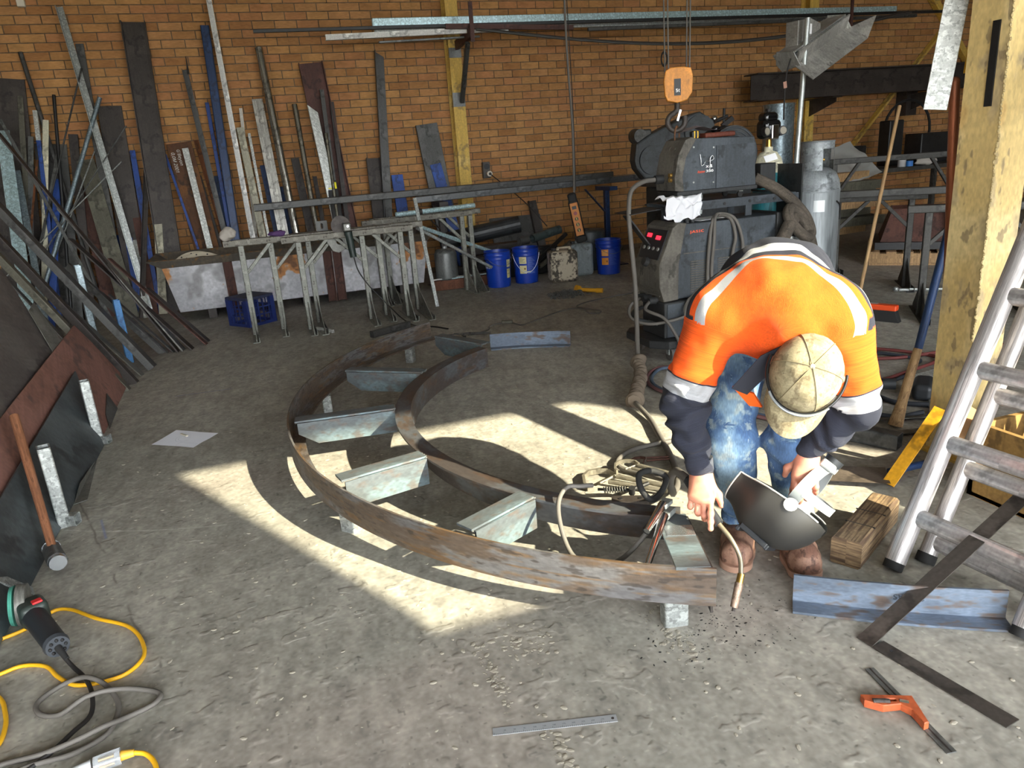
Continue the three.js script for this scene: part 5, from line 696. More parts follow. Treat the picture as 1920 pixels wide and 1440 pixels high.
  part(s, 'bow', ps((() => { const g = slab([[-0.46, -0.12], [-0.44, 0.03], [-0.32, 0.1], [0.1, 0.27], [0.25, 0.3], [0.38, 0.22], [0.42, 0.06], [0.34, -0.02], [-0.1, -0.16], [-0.22, -0.3], [-0.36, -0.3], [-0.44, -0.2]], 0.14, 0.02); g.translate(0, 0, -0.07); return g; })()), M.saw); part(s, 'wheel_cover', ps(cyl(0.17, 0.17, 0.03, 0.24, 0.12, 0.1, PI / 2, 0, 0, 32)), M.saw); part(s, 'wheel_cover', ps(cyl(0.15, 0.15, 0.03, -0.28, -0.13, 0.1, PI / 2, 0, 0, 32)), M.saw); part(s, 'motor', ps(merge([cyl(0.07, 0.08, 0.16, -0.4, 0.12, -0.02, PI / 2), rbox(0.12, 0.09, 0.1, 0.02, -0.33, 0.14, 0)])), M.dark2); part(s, 'tension_handle', ps(merge([rod([0.42, 0.2, 0], [0.6, 0.26, 0], 0.02), box(0.14, 0.05, 0.04, 0.6, 0.2, 0, 0, 0, 0.6), rod([0.56, 0.2, 0], [0.56, 0.34, 0], 0.014)])), M.black); part(s, 'blade_guide', ps(sph(0.035, 0.42, 0.24, 0.06)), M.chrome); part(s, 'cabinet', rbox(0.95, 0.95, 0.6, 0.02, 5.95, 0.476, 2.2), M.saw); part(s, 'vice_bed', rbox(1.0, 0.06, 0.55, 0.01, 5.9, 0.985, 2.2), M.dark2); part(s, 'front_leg', bar([5.45, 0.01, 2.6], [5.45, 0.95, 2.5], SEC.C(0.08, 0.04), [1, 0, 0]), M.dark2);
  solo('steel_cabinet', 'black steel cabinet behind the welder', 'cabinet', merge([rbox(0.5, 0.9, 0.45, 0.01, 5.35, 0.452, 3.3)]), M.weldBlack);
  solo('spiral_duct', 'short length of galvanised spiral duct standing on end', 'duct', (() => { const p2 = []; for (let i = 0; i <= 40; i++) p2.push([0.19 + (i % 4 === 0 ? 0.004 : 0), i * 0.044]); p2.push([0.185, 1.76], [0.185, 0.0]); return lathe(p2, 7.9, 0.001, 1.0, 36); })(), dbl(M.galvblue));
}
// ---------------------------------------------------------------- the yellow column and what hangs on it
{
  const t = thing('crane_column', 'big worn yellow steel column beside the ladder', 'column'); const cx = 4.16, cz = 7.082;
  M.colYellow = std({ map: tex(512, 1024, (u, v) => { const n = fbm(u, v, 4, 6), m = fbm(u, (v + 0.2) % 1, 8, 5), g = fbm(u, v, 64, 2); let c = mix3([196, 172, 116], [204, 184, 134], sst(0.35, 0.6, n)); c = mix3(c, [158, 142, 112], sst(0.48, 0.66, m) * 0.7); c = mix3(c, [112, 98, 78], sst(0.64, 0.72, fbm((u + 0.5) % 1, v, 16, 4)) * 0.55); c = mix3(c, [184, 142, 78], sst(0.6, 0.74, fbm(u, (v + 0.6) % 1, 4, 4)) * 0.5); const k = 0.9 + 0.2 * g; return c.map((q) => q * k); }, [0.6, 1.2]), roughness: 0.65, bumpMap: fineBump, bumpScale: 0.001 });
  part(t, 'shaft', box(0.17, 5.5, 0.17, cx, 2.752, cz), M.colYellow); { const w = []; for (let i = 0; i < 160; i++) w.push(sph(0.005, cx - 0.085 + rr(-0.003, 0.003), 0.03 + i * 0.016, cz + 0.085 + rr(-0.003, 0.003), 1, 1.5, 1, 5)); const wb = part(t, 'weld_seam', merge(w), M.colYellow); wb.userData.kind = 'stuff'; }
  part(t, 'base_plate', box(0.24, 0.012, 0.24, cx, 0.007, cz), M.yellow); part(t, 'magnet_strip', box(0.006, 0.3, 0.03, cx - 0.088, 1.6, cz + 0.03), M.black, 'black strip stuck to the column');
  const g = 'bars hung beside the yellow column';
  solo('steel_flat', 'pale grey flat bar hanging beside the yellow column', 'flat bar', bar([4.045, 1.455, 6.9], [4.2, 2.3, 6.87], SEC.F(0.085, 0.008), [0.75, 0, 0.66]), M.galvpale, g);
  solo('steel_flat', 'narrow grey flat bar behind the pale hanging bar', 'flat bar', bar([4.12, 1.72, 6.86], [4.21, 2.3, 6.84], SEC.F(0.05, 0.008), [0.75, 0, 0.66]), M.galv, g);
  solo('steel_flat', 'bright yellow speckled flat bar hanging by the column', 'flat bar', bar([4.175, 1.585, 6.93], [4.245, 2.3, 6.93], SEC.F(0.045, 0.008), [0.75, 0, 0.66]), metal('#d6a312', '#e3b41f', '#8f6a10', 0.5, 0), g);
  solo('hanging_arm', 'steel arm on the column holding the hanging bars', 'bracket', merge([box(0.1, 0.06, 0.5, 4.15, 2.33, 6.78)]), M.yellow);
  // bars leaning by the column
  const sp = thing('crow_bar', 'long blue painted crowbar with rusty chisel end', 'crowbar'); part(sp, 'shaft', rod([4.29, 0.36, 6.71], [4.43, 1.27, 6.75], 0.019, 12), M.navy); part(sp, 'rusty_shank', rod([4.2, 0.12, 6.73], [4.29, 0.37, 6.71], 0.024, 12, 0.02), M.wood, 'rust brown shank'); part(sp, 'chisel', (() => { const q = rod([4.165, 0.004, 6.735], [4.203, 0.13, 6.73], 0.034, 8, 0.023); return q; })(), M.wood);
  solo('copper_pipe', 'copper coloured round bar standing by the yellow column', 'bar', merge([rod([4.33, 0.01, 6.86], [4.17, 1.56, 6.87], 0.02, 14), sph(0.02, 4.17, 1.56, 6.87)]), M.copper);
  const ya = thing('yellow_angle', 'bright yellow painted flat leaning on the ladder', 'flat bar'); part(ya, 'flat', bar([3.635, 0.012, 7.222], [3.9, 0.285, 7.2], SEC.F(0.05, 0.006), [0.2, -0.4, 1]), metal('#d99a16', '#e0a420', '#c4880f', 0.5, 0));
  // ladder
  const l = thing('ladder', 'aluminium double ladder with round rails and wide rungs', 'ladder'); M.ladder = metal('#b0acab', '#bfbbba', '#9b9693', 0.38, 0.55, [0.3, 0.3], 1.5);
  const r1 = (y, s, off = 0) => V(3.18 + off + 0.61 * y + 0.1 * s, y, 7.695 - 0.148 * y + 0.995 * s);
  for (const [s, off] of [[0, 0], [0.42, 0], [0.015, 0.12], [0.405, 0.12]]) { const q = part(l, 'rail', rod(r1(0.025, s, off), r1(2.45, s, off), off ? 0.028 : 0.033, 20), M.ladder); part(q, 'rubber_foot', rod(r1(0.002, s, off), r1(0.03, s, off), 0.031, 20), M.rubber); }
  for (let i = 0; i < 10; i++) { const y = 0.165 + i * 0.225, y2 = 0.07 + i * 0.225; part(l, 'rung', bar(r1(y, 0), r1(y, 0.42), shp(rrect(0.058, 0.046, 0.018)), [0.61, 1, 0]), M.ladder); part(l, 'rung', bar(r1(y2, 0.015, 0.12), r1(y2, 0.405, 0.12), shp(rrect(0.056, 0.044, 0.016)), [0.61, 1, 0]), M.ladder); }
  // hoses on the floor behind
  const hg = 'hoses snaking over the dark floor', hose = (lab, pts, mat, r = 0.011) => solo('gas_hose', lab, 'hose', cable(pts.map(([x, z], i) => [x, 0.014 + (i % 3) * 0.004, z]), r, 10), mat, hg);
  const hr = plain('#5a2320', 0.7), hb = plain('#22262e', 0.7);
  hose('dark red hose curving in front of the column', [[4.7, 5.5], [5.016, 5.635], [5.128, 5.789], [5.231, 5.978], [5.192, 6.053], [4.834, 6.157], [4.577, 6.179], [4.3, 6.06]], hr); hose('black hose beside the curving red hose', [[4.65, 5.52], [4.95, 5.7], [5.05, 5.87], [5.1, 6.0], [5.0, 6.06], [4.8, 6.2], [4.55, 6.22], [4.25, 6.1]], hb);
  hose('black hose looping behind the grey square tube', [[4.05, 6.18], [4.277, 6.299], [4.374, 6.389], [4.401, 6.506], [4.5, 6.62]], hb, 0.013); hose('black hose lying closest behind the grey square tube', [[3.95, 6.3], [4.112, 6.404], [4.15, 6.549], [4.24, 6.665], [4.388, 6.687]], hb, 0.013); hose('red hose running out towards the column foot', [[4.75, 5.72], [5.0, 5.9], [5.3, 5.95], [5.6, 5.98], [5.9, 6.05]], hr);
  hose('blue and red twin hose looped by the leather sleeve', [[3.95, 5.42], [3.786, 5.348], [3.668, 5.315], [3.543, 5.4], [3.451, 5.598], [3.456, 5.776], [3.549, 5.854], [3.585, 6.067], [3.608, 6.228], [3.7, 6.4]], plain('#6d4a4a', 0.7)); hose('blue hose running along the looped twin hose', [[3.95, 5.45], [3.79, 5.372], [3.68, 5.338], [3.568, 5.415], [3.475, 5.6], [3.48, 5.765], [3.57, 5.84], [3.608, 6.05], [3.63, 6.21], [3.72, 6.38]], plain('#4c5a6d', 0.7));
  solo('steel_sheet', 'pale sheet offcut propped behind the column', 'sheet', poly3([[4.75, 0.012, 6.22], [5.2, 0.012, 6.16], [5.1, 0.03, 6.5], [4.7, 0.03, 6.55]], 0.006), M.galvpale);
  const tb = thing('grinder_guard', 'black power tool lying on the floor by the column', 'power tool'); part(tb, 'body', rbox(0.22, 0.09, 0.1, 0.03, 4.62, 0.047, 6.47, 0, 0.7), M.plastic); part(tb, 'grip', tor(0.05, 0.014, 4.72, 0.06, 6.6, 0, 0.9, 0), M.plastic); part(tb, 'barrel', rod([4.52, 0.06, 6.38], [4.42, 0.06, 6.3], 0.03), M.plastic);
  for (const [a, b, lab, w] of [[[4.05, 0.015, 6.62], [4.5, 0.015, 6.78], 'thin dark strip lying by the chisel end', 0.03], [[4.0, 0.015, 6.82], [4.5, 0.015, 6.9], 'grey flat strip lying behind the square tube', 0.04], [[4.3, 0.015, 6.85], [4.6, 0.015, 6.55], 'grey bent strip lying towards the power tool', 0.04]]) solo('steel_flat', lab, 'flat bar', bar(a, b, SEC.F(0.006, w), [0, 1, 0]), M.olivegrey);
  solo('square_tube', 'short grey square tube lying in front of the crowbar', 'tube', bar([3.77, 0.0385, 6.55], [3.965, 0.0385, 6.955], SEC.S(0.075, 0.075), [0, 1, 0]), metal('#56595c', '#64676a', '#47494c', 0.4, 0.4));
  const bl = thing('shovel_blade', 'curved rusty shovel-like scoop lying behind the timber', 'shovel'); { const g2 = new THREE.PlaneGeometry(0.32, 0.16, 20, 8); g2.rotateX(-PI / 2); const p = g2.attributes.position; for (let i = 0; i < p.count; i++) p.setY(i, 0.02 + 0.5 * p.getZ(i) * p.getZ(i) * 4 * 0.4 + 0.03 * Math.max(0, p.getX(i))); g2.computeVertexNormals(); g2.rotateY(-0.65); g2.translate(3.54, 0.0, 7.09); part(bl, 'blade', boxUV(g2), dbl(metal('#5a5048', '#6c6157', '#43392f', 0.6, 0.3))); } part(bl, 'shaft', rod([3.68, 0.04, 7.18], [3.93, 0.05, 7.2], 0.016), M.navy, 'blue painted shaft');
  // timber block
  { const t2 = thing('timber_block', 'weathered timber block lying beside the ladder foot', 'timber'); const dir = V(3.36 - 3.03, 0, 7.44 - 7.62).normalize(), s = V(-dir.z, 0, dir.x); const A = V(3.06, 0, 7.615), tim = std({ map: tex(256, 512, (u, v) => { const n = vn(u * 32, v * 4, 32), m = fbm(u, v, 8, 5); let c = mix3([128, 106, 78], [78, 60, 44], sst(0.4, 0.7, n * 0.5 + m * 0.5)); const k = 0.85 + 0.3 * fbm(u, v, 32, 2); return c.map((q) => q * k); }, [0.15, 0.5]), roughness: 0.85, bumpMap: fineBump, bumpScale: 0.003 }); const gb = bar(A.clone().setY(0.052), A.clone().addScaledVector(dir, 0.4).setY(0.052), shp([[-0.05, -0.045], [-0.04, -0.05], [0.04, -0.05], [0.05, -0.042], [0.05, 0.04], [0.041, 0.05], [-0.042, 0.05], [-0.05, 0.042]]), [0, 1, 0]); part(t2, 'block', gb, tim); for (const q of [0.13, 0.24]) part(t2, 'saw_cut', box(0.003, 0.004, 0.1, A.x + dir.x * q, 0.101, A.z + dir.z * q, 0, -Math.atan2(dir.z, dir.x), 0), M.black); }
  // junk behind the ladder
  const bn = thing('scrap_bin', 'rusty open bin holding scrap bars behind the ladder', 'bin'); part(bn, 'bin_wall', merge([box(0.02, 0.3, 0.4, 3.86, 0.15, 7.6), box(0.5, 0.3, 0.02, 4.1, 0.15, 7.41), box(0.5, 0.3, 0.02, 4.1, 0.15, 7.79), box(0.02, 0.3, 0.4, 4.34, 0.15, 7.6), box(0.5, 0.015, 0.38, 4.1, 0.01, 7.6)]), metal('#8a6a3a', '#9c7a44', '#5f4528', 0.75, 0.1)); const sb = 'scrap in the rusty bin'; for (const [x, z, a, b, h, lab] of [[3.98, 7.5, 0.1, 0.08, 0.55, 'rusty round bar standing in the bin'], [4.08, 7.6, 0.16, -0.1, 0.62, 'purple-brown bar leaning in the bin'], [4.2, 7.55, -0.05, 0.1, 0.5, 'dark bar upright in the bin corner']]) solo('scrap_bar', lab, 'bar', rod([x, 0.02, z], [x + a, h, z + b], 0.022), M.rustdark, sb); solo('steel_pipe', 'rusty pipe collar standing in the bin', 'pipe', bar([3.95, 0.2, 7.66], [4.03, 0.34, 7.64], SEC.T(0.1), [0, 0, 1]), M.dark2, sb); solo('cardboard_piece', 'tan cardboard piece beside the bin', 'cardboard', box(0.25, 0.004, 0.18, 3.9, 0.22, 7.36, 0.5, 0.4, 0.2), plain('#a9825c', 0.9));
}
// ---------------------------------------------------------------- dark benches at the far side
{
  const dm = metal('#3f3e3b', '#4b4a46', '#302f2d', 0.6, 0.2);
  trestle(6.35, 3.85, 6.83, 4.2, 0.83, 'dark trestle standing behind the broom', 0.3, 0.3, dm, 'dark trestles behind the worker'); trestle(6.05, 5.1, 6.6, 5.55, 0.83, 'dark trestle standing beside the column', 0.35, 0.35, dm, 'dark trestles behind the worker');
  trestle(6.95, 3.1, 8.1, 3.5, 1.12, 'tall dark trestle before the plastic sheet', 0.3, 0.3, dm, 'dark trestles behind the worker');
  solo('long_rail', 'long dark tube lying across the dark trestles', 'tube', bar([5.95, 0.86, 3.85], [7.3, 0.86, 4.85], SEC.S(0.06, 0.06), [0, 1, 0]), dm);
  const bt = thing('work_bench', 'dark steel bench against the brick wall', 'bench'); part(bt, 'bench_top', box(2.6, 0.05, 0.8, 9.6, 0.84, 1.1), dm); for (const [x, z] of [[8.4, 0.8], [10.8, 0.8], [8.4, 1.4], [10.8, 1.4]]) part(bt, 'bench_leg', box(0.06, 0.81, 0.06, x, 0.407, z), dm);
  const bg = 'clutter on the dark bench'; solo('spray_bottle', 'white bottle with blue cap on the dark bench', 'bottle', lathe([[0.001, 0], [0.05, 0], [0.05, 0.12], [0.02, 0.15], [0.001, 0.15]], 9.55, 0.867, 1.42), plain('#b8b8b8', 0.5), bg); solo('bottle_cap', 'blue cap lying by the white bottle', 'cap', cyl(0.045, 0.045, 0.07, 9.68, 0.902, 1.42), plain('#2f6fb5', 0.5), bg); solo('rag', 'pale rag on the dark bench', 'rag', lump(9.95, 0.92, 1.42, 0.09, 1.6, 0.6, 1, null, 2), plain('#b3ada5', 0.95), bg); solo('tape_measure', 'yellow tape measure on the dark trestle tube', 'tape measure', rbox(0.09, 0.03, 0.05, 0.01, 7.08, 0.905, 4.69, 0, -0.6), plain('#b99a2a', 0.5), bg);
  for (const [x, y, z, w, h, dd, lab] of [[9.9, 1.167, 0.85, 0.25, 0.6, 0.2, 'dark upright machine head on the bench'], [10.5, 1.067, 0.9, 0.5, 0.4, 0.3, 'dark metal case on the bench'], [9.2, 1.017, 0.88, 0.3, 0.3, 0.25, 'squat dark case on the bench']]) solo('bench_case', lab, 'case', rbox(w, h, dd, 0.02, x, y, z), M.black, bg);
  solo('hose_ring', 'large black hoop leaning against the bricks', 'hoop', tor(0.42, 0.018, 10.3, 1.305, 0.73, 0.0, 0, 0), M.rubber);
  // plastic wrapped boards
  { const g = new THREE.PlaneGeometry(1.1, 0.6, 30, 16), p = g.attributes.position; for (let i = 0; i < p.count; i++) { const x = p.getX(i), y = p.getY(i); p.setZ(i, 0.1 * (n3(x * 4 + 3, y * 4, 1.4) - 0.5) + 0.05 * (n3(x * 11, y * 11 + 4, 3.4) - 0.5)); } g.computeVertexNormals(); g.rotateX(-0.9); g.rotateZ(0.25); g.translate(8.1, 0.92, 1.75); solo('plastic_wrap', 'crumpled clear plastic sheet over stacked boards', 'plastic sheet', g, dbl(plain('#a6a6a2', 0.25, 0.1))); }
  const pg = 'boards stacked on the floor'; for (let i = 0; i < 7; i++) solo('timber_board', i === 0 ? 'pale timber board on top of the stack under the plastic' : i === 6 ? 'bottom board of the stack under the plastic' : ['', 'second', 'third', 'fourth', 'fifth', 'sixth'][i] + ' board down in the stack under the plastic', 'board', box(1.5, 0.1, 0.28, 7.75 + (i % 3) * 0.06, 0.85 - i * 0.105, 1.9 + (i % 2) * 0.07, 0, 0.12 - (i % 2) * 0.16, 0), i % 3 === 0 ? M.wood : M.olive, pg);
  // pallet with steel hopper
  const pa = thing('pallet', 'timber pallet under the steel hopper', 'pallet'); const pm = (g) => xf(g, 8.25, 0, 3.15, 0, -0.75, 0); for (let i = 0; i < 8; i++) part(pa, 'deck_board', pm(box(0.095, 0.02, 1.1, -0.55 + i * 0.157, 0.132, 0)), M.wood); for (const z of [-0.5, 0, 0.5]) part(pa, 'bearer', pm(box(1.2, 0.1, 0.08, 0, 0.072, z)), M.wood); for (const z of [-0.5, 0, 0.5]) part(pa, 'bottom_board', pm(box(1.2, 0.02, 0.1, 0, 0.011, z)), M.wood);
  const ho = thing('steel_hopper', 'dark brown steel hopper standing on the pallet', 'hopper'); part(ho, 'hopper_shell', pm(merge([poly3([[-0.5, 0.22, 0.35], [0.5, 0.22, 0.35], [0.4, 0.55, 0.22], [-0.4, 0.55, 0.22]], 0.01), poly3([[0.5, 0.22, -0.35], [-0.5, 0.22, -0.35], [-0.4, 0.55, -0.22], [0.4, 0.55, -0.22]], 0.01), poly3([[0.5, 0.22, 0.35], [0.5, 0.22, -0.35], [0.4, 0.55, -0.22], [0.4, 0.55, 0.22]], 0.01), poly3([[-0.5, 0.22, -0.35], [-0.5, 0.22, 0.35], [-0.4, 0.55, 0.22], [-0.4, 0.55, -0.22]], 0.01)])), M.rustdark); part(ho, 'base_frame', pm(merge([box(1.1, 0.075, 0.06, 0, 0.182, 0.38), box(1.1, 0.075, 0.06, 0, 0.182, -0.38), box(0.06, 0.075, 0.7, 0.52, 0.182, 0), box(0.06, 0.075, 0.7, -0.52, 0.182, 0)])), M.black);
  solo('steel_clamp', 'chrome locking clamp lying on the dark floor', 'clamp', merge([rod([6.62, 0.02, 4.35], [6.85, 0.02, 4.55], 0.015), rod([6.66, 0.03, 4.42], [6.9, 0.03, 4.6], 0.012), sph(0.025, 6.6, 0.025, 4.33)]), M.galv);
  // high dark beam on brackets
  const db = thing('steel_beam', 'heavy dark I-beam lying on wall brackets', 'beam'); part(db, 'beam', bar([7.83, 2.0, 0.5], [12.4, 2.03, 0.5], SEC.I(0.3, 0.34, 0.016, 0.01), [0, 0, 1]), M.dark); const bgp = 'wall brackets under the heavy beam'; for (const [x, lab] of [[9.05, 'tapered bracket on the yellow wall column under the heavy beam'], [10.9, 'tapered bracket under the heavy beam at the diagonal brace']]) { const k = thing('beam_bracket', lab, 'bracket', bgp); part(k, 'bracket_plate', poly3([[x, 1.825, 0.2], [x, 1.825, 0.72], [x, 1.76, 0.72], [x, 1.6, 0.2]], 0.012), M.dark); part(k, 'bracket_top', box(0.16, 0.012, 0.55, x, 1.821, 0.46), M.dark); if (x > 10) part(k, 'wall_plate', box(0.2, 0.35, 0.2, x, 1.7, 0.1), M.dark); }
  // broom
  const b = thing('broom', 'wide broom with orange head and wooden handle', 'broom'); part(b, 'handle', rod([5.64, 0.12, 4.9], [6.25, 1.545, 4.55], 0.014, 10), M.wood); part(b, 'broom_head', xf(rbox(0.4, 0.045, 0.07, 0.012), 5.68, 0.105, 4.98, 0, -1.1, 0), plain('#d2491f', 0.45), 'orange plastic broom head'); part(b, 'bristles', xf((() => { const g = slab([[-0.19, 0], [0.19, 0], [0.22, -0.08], [-0.22, -0.08]], 0.06, 0.004); g.translate(0, 0, -0.03); return g; })(), 5.68, 0.083, 4.98, 0, -1.1, 0), M.rubber); part(b, 'head_label', xf(box(0.06, 0.002, 0.03), 5.7, 0.129, 5.0, 0, -1.1, 0), M.galvpale);
}
// ---------------------------------------------------------------- floor tools in the foreground
{
  // drawing sheet with a piece of soapstone
  const pg = new THREE.PlaneGeometry(1, 1, 12, 8); { const P = [V(0.623, 0, 5.063), V(0.737, 0, 4.877), V(0.975, 0, 5.059), V(0.852, 0, 5.233)], p = pg.attributes.position; for (let i = 0; i < p.count; i++) { const u = p.getX(i) + 0.5, v = p.getY(i) + 0.5, a = P[0].clone().lerp(P[1], v), b = P[3].clone().lerp(P[2], v), q = a.lerp(b, u); p.setXYZ(i, q.x, 0.003 + 0.004 * vn(u * 3 + 2, v * 3), q.z); } pg.computeVertexNormals(); }
  const dr = labelTex(0.3, 0.21, (g, W, H) => { g.fillStyle = '#e4e6ee'; g.fillRect(0, 0, W, H); g.strokeStyle = '#9aa0b4'; g.lineWidth = 1.5; g.beginPath(); g.arc(W * 0.5, H * 0.45, H * 0.28, 0.6, 4.2); g.stroke(); g.beginPath(); g.arc(W * 0.5, H * 0.45, H * 0.2, 0.6, 4.2); g.stroke(); g.strokeRect(W * 0.55, H * 0.75, W * 0.4, H * 0.2); }, 512);
  solo('drawing_sheet', 'white drawing sheet lying on the concrete', 'paper', pg, dbl(std({ map: dr, roughness: 0.8 })));
  solo('soapstone', 'pale soapstone stick lying on the drawing sheet', 'marker', rbox(0.07, 0.008, 0.014, 0.003, 0.79, 0.012, 5.01, 0, -1.0), plain('#b9b4a4', 0.8));
  // steel rule
  const rt = labelTex(0.32, 0.025, (g, W, H) => { g.fillStyle = '#b4b9bd'; g.fillRect(0, 0, W, H); g.fillStyle = '#3a4048'; for (let i = 0; i < 60; i++) g.fillRect(10 + i * 16, H - (i % 5 ? H * 0.18 : H * 0.32), 2, H * 0.3); g.font = '18px sans-serif'; for (let i = 1; i < 12; i++) g.fillText(String(i * 25), 10 + i * 80, H * 0.55); }, 1024);
  const ru = thing('steel_rule', 'satin steel rule lying on the concrete', 'ruler'); { const a = V(2.044, 0.0018, 7.934).sub(V(1.733, 0.0018, 7.852)), rg = new THREE.BoxGeometry(0.322, 0.0015, 0.025); part(ru, 'blade', xf(rg, 1.888, 0.0015, 7.893, 0, -Math.atan2(a.z, a.x), 0), std({ map: rt, roughness: 0.35, metalness: 0.5 })); part(ru, 'hang_hole', xf(cyl(0.004, 0.004, 0.0008, 0.15, 0, 0, 0, 0, 0, 12), 1.888, 0.0026, 7.893, 0, -Math.atan2(a.z, a.x), 0), M.dark); }
  // framing square
  { const t = thing('framing_square', 'dark steel framing square lying over the curved angle', 'square'); const K = V(2.84, 0, 7.945), e1 = V(3.56, 0, 7.852).sub(K).normalize(), e2 = V(-e1.z, 0, e1.x), L1 = 0.75, L2 = 0.395; const q = (a, b, y) => [K.x + e1.x * a + e2.x * b, y, K.z + e1.z * a + e2.z * b]; const lift = (a) => 0.006 + Math.max(0, a) * 0.0; const tilt = 0.3;
    part(t, 'blade', poly3([q(-0.02, 0.03, 0.004), q(-0.02, -0.02, 0.004), q(L1, -0.02, 0.004 + tilt), q(L1, 0.03, 0.004 + tilt)].reverse(), 0.003), metal('#4f4a46', '#5e5853', '#3c3835', 0.45, 0.5)); part(t, 'tongue', poly3([q(-0.02, 0.03, 0.004), q(0.03, 0.03, 0.004), q(0.045, L2, 0.004), q(-0.005, L2, 0.004)].reverse(), 0.003), metal('#4a4541', '#58524d', '#393532', 0.45, 0.5)); part(t, 'hole', cyl(0.005, 0.005, 0.001, ...q(0.01, 0.07, 0.0045), 0, 0, 0, 10), M.black); }
  // combination square
  { const t = thing('combination_square', 'combination square with orange head and slim blade', 'square'); const A = V(2.752, 0.003, 8.045), B = V(2.705, 0.003, 8.345); part(t, 'blade', bar(A, B, SEC.F(0.0025, 0.026), [0, 1, 0]), M.grey); part(t, 'blade_groove', bar(A.clone().setY(0.0046), B.clone().setY(0.0046), SEC.F(0.0006, 0.004), [0, 1, 0]), M.dark); const pm = (g) => xf(g, 2.69, 0.004, 8.19, 0, -0.45, 0); M.sqOrange = metal('#b2552f', '#c0623a', '#8f4325', 0.5, 0.1); part(t, 'head', pm((() => { const s = shp([[-0.07, -0.028], [0.05, -0.028], [0.055, 0.06], [0.045, 0.065], [0.035, 0.02], [0.015, 0.0], [-0.03, 0.008], [-0.068, -0.008]]); s.holes.push(new THREE.Path(rrect(0.05, 0.012, 0.004).map(([x, y]) => new THREE.Vector2(x - 0.015, y - 0.012)).reverse())); const g = new THREE.ExtrudeGeometry(s, { depth: 0.018, bevelEnabled: true, bevelSize: 0.002, bevelThickness: 0.002, bevelSegments: 1 }); g.rotateX(PI / 2); g.translate(0, 0.02, 0); return g; })()), M.sqOrange); part(t, 'vial', pm(rod([-0.05, 0.021, -0.006], [-0.01, 0.021, -0.006], 0.007)), M.dark); part(t, 'lock_nut', pm(rod([0.015, 0.018, -0.01], [0.035, 0.018, -0.004], 0.007)), M.chrome); }
  // curved angle offcuts
  const off = (c, R, a0, a1, label, prof, mat, y = 0.002) => solo('curved_angle', label, 'angle bar', sweep(prof, arcMats(c, R, a0, a1, 24, y)), mat, 'curved angle offcuts');
  M.mill = dbl(std({ map: tex(512, 256, (u, v) => { const n = fbm(u, v, 4, 5), m = fbm(u, v, 16, 4); let c = mix3([92, 102, 116], [110, 122, 138], sst(0.4, 0.6, n)); c = mix3(c, [94, 76, 64], sst(0.52, 0.7, m * 0.6 + n * 0.4) * 0.8); const k = 0.9 + fbm(u, v, 64, 2) * 0.2; return c.map((q) => q * k); }, [0.8, 0.3]), roughness: 0.42, metalness: 0.4 }));
  { // the near offcut: chord from (2.75,7.73) to (3.24,8.06)
    const A = V(2.772, 0, 7.708), B = V(3.258, 0, 8.032), mid = A.clone().lerp(B, 0.5), d = B.clone().sub(A).normalize(), n = V(d.z, 0, -d.x), h = 0.012, L = A.distanceTo(B), R = (L * L / 4 + h * h) / (2 * h), cN = n.z > 0 ? n.clone().negate() : n; const c = mid.clone().addScaledVector(cN, R - h), a = (P) => Math.atan2(P.z - c.z, P.x - c.x); let a0 = a(A), a1 = a(B); if (a1 - a0 > PI) a1 -= 2 * PI; if (a0 - a1 > PI) a0 -= 2 * PI;
    const o = off(c, R, a0, a1, 'blue-grey curved angle offcut with stencilled letters', [[0.0, 0], [0.065, 0], [0.065, 0.008], [0.008, 0.01], [0.008, 0.1], [0, 0.1]], M.mill);
    const P = mid.clone().addScaledVector(cN, -0.0095 - 0.0).addScaledVector(d, 0.03); const ln = cN.clone().negate();
    const txt = cutout(0.2, 0.03, (g, W, H) => { g.font = 'bold 54px sans-serif'; g.textAlign = 'center'; g.translate(W / 2, H / 2); g.rotate(PI); g.textBaseline = 'middle'; g.fillText('1BS  AS', 0, 0); }, 400); const across = d.x * 1 + d.z > 0 ? d : d.clone().negate(); decal(o, 'stencil', [P.x + ln.x * 0.012, 0.062, P.z + ln.z * 0.012], across.toArray(), [0, 1, 0], 0.19, 0.028, null, { color: '#39424d', ...txt }, 'dark stencilled letters'); }
  { const A = V(2.9, 0, 4.13), B = V(3.455, 0, 4.385), mid = A.clone().lerp(B, 0.5), d = B.clone().sub(A).normalize(), n = V(-d.z, 0, d.x), h = 0.03, L = A.distanceTo(B), R = (L * L / 4 + h * h) / (2 * h), c = mid.clone().addScaledVector(n.z > 0 ? n : n.negate(), R - h), a = (P) => Math.atan2(P.z - c.z, P.x - c.x); off(c, R, a(A), a(B), 'curved angle offcut lying beyond the open end of the frame', [[-0.07, 0], [0, 0], [0, 0.11], [-0.008, 0.11], [-0.008, 0.01], [-0.07, 0.008]], M.mill); }
  solo('steel_offcut', 'dark flat offcut partly under the far end of the frame', 'offcut', merge([bar([2.14, 0.03, 3.2], [2.5, 0.03, 3.0], SEC.S(0.055, 0.05), [0, 1, 0])]), M.dark2);
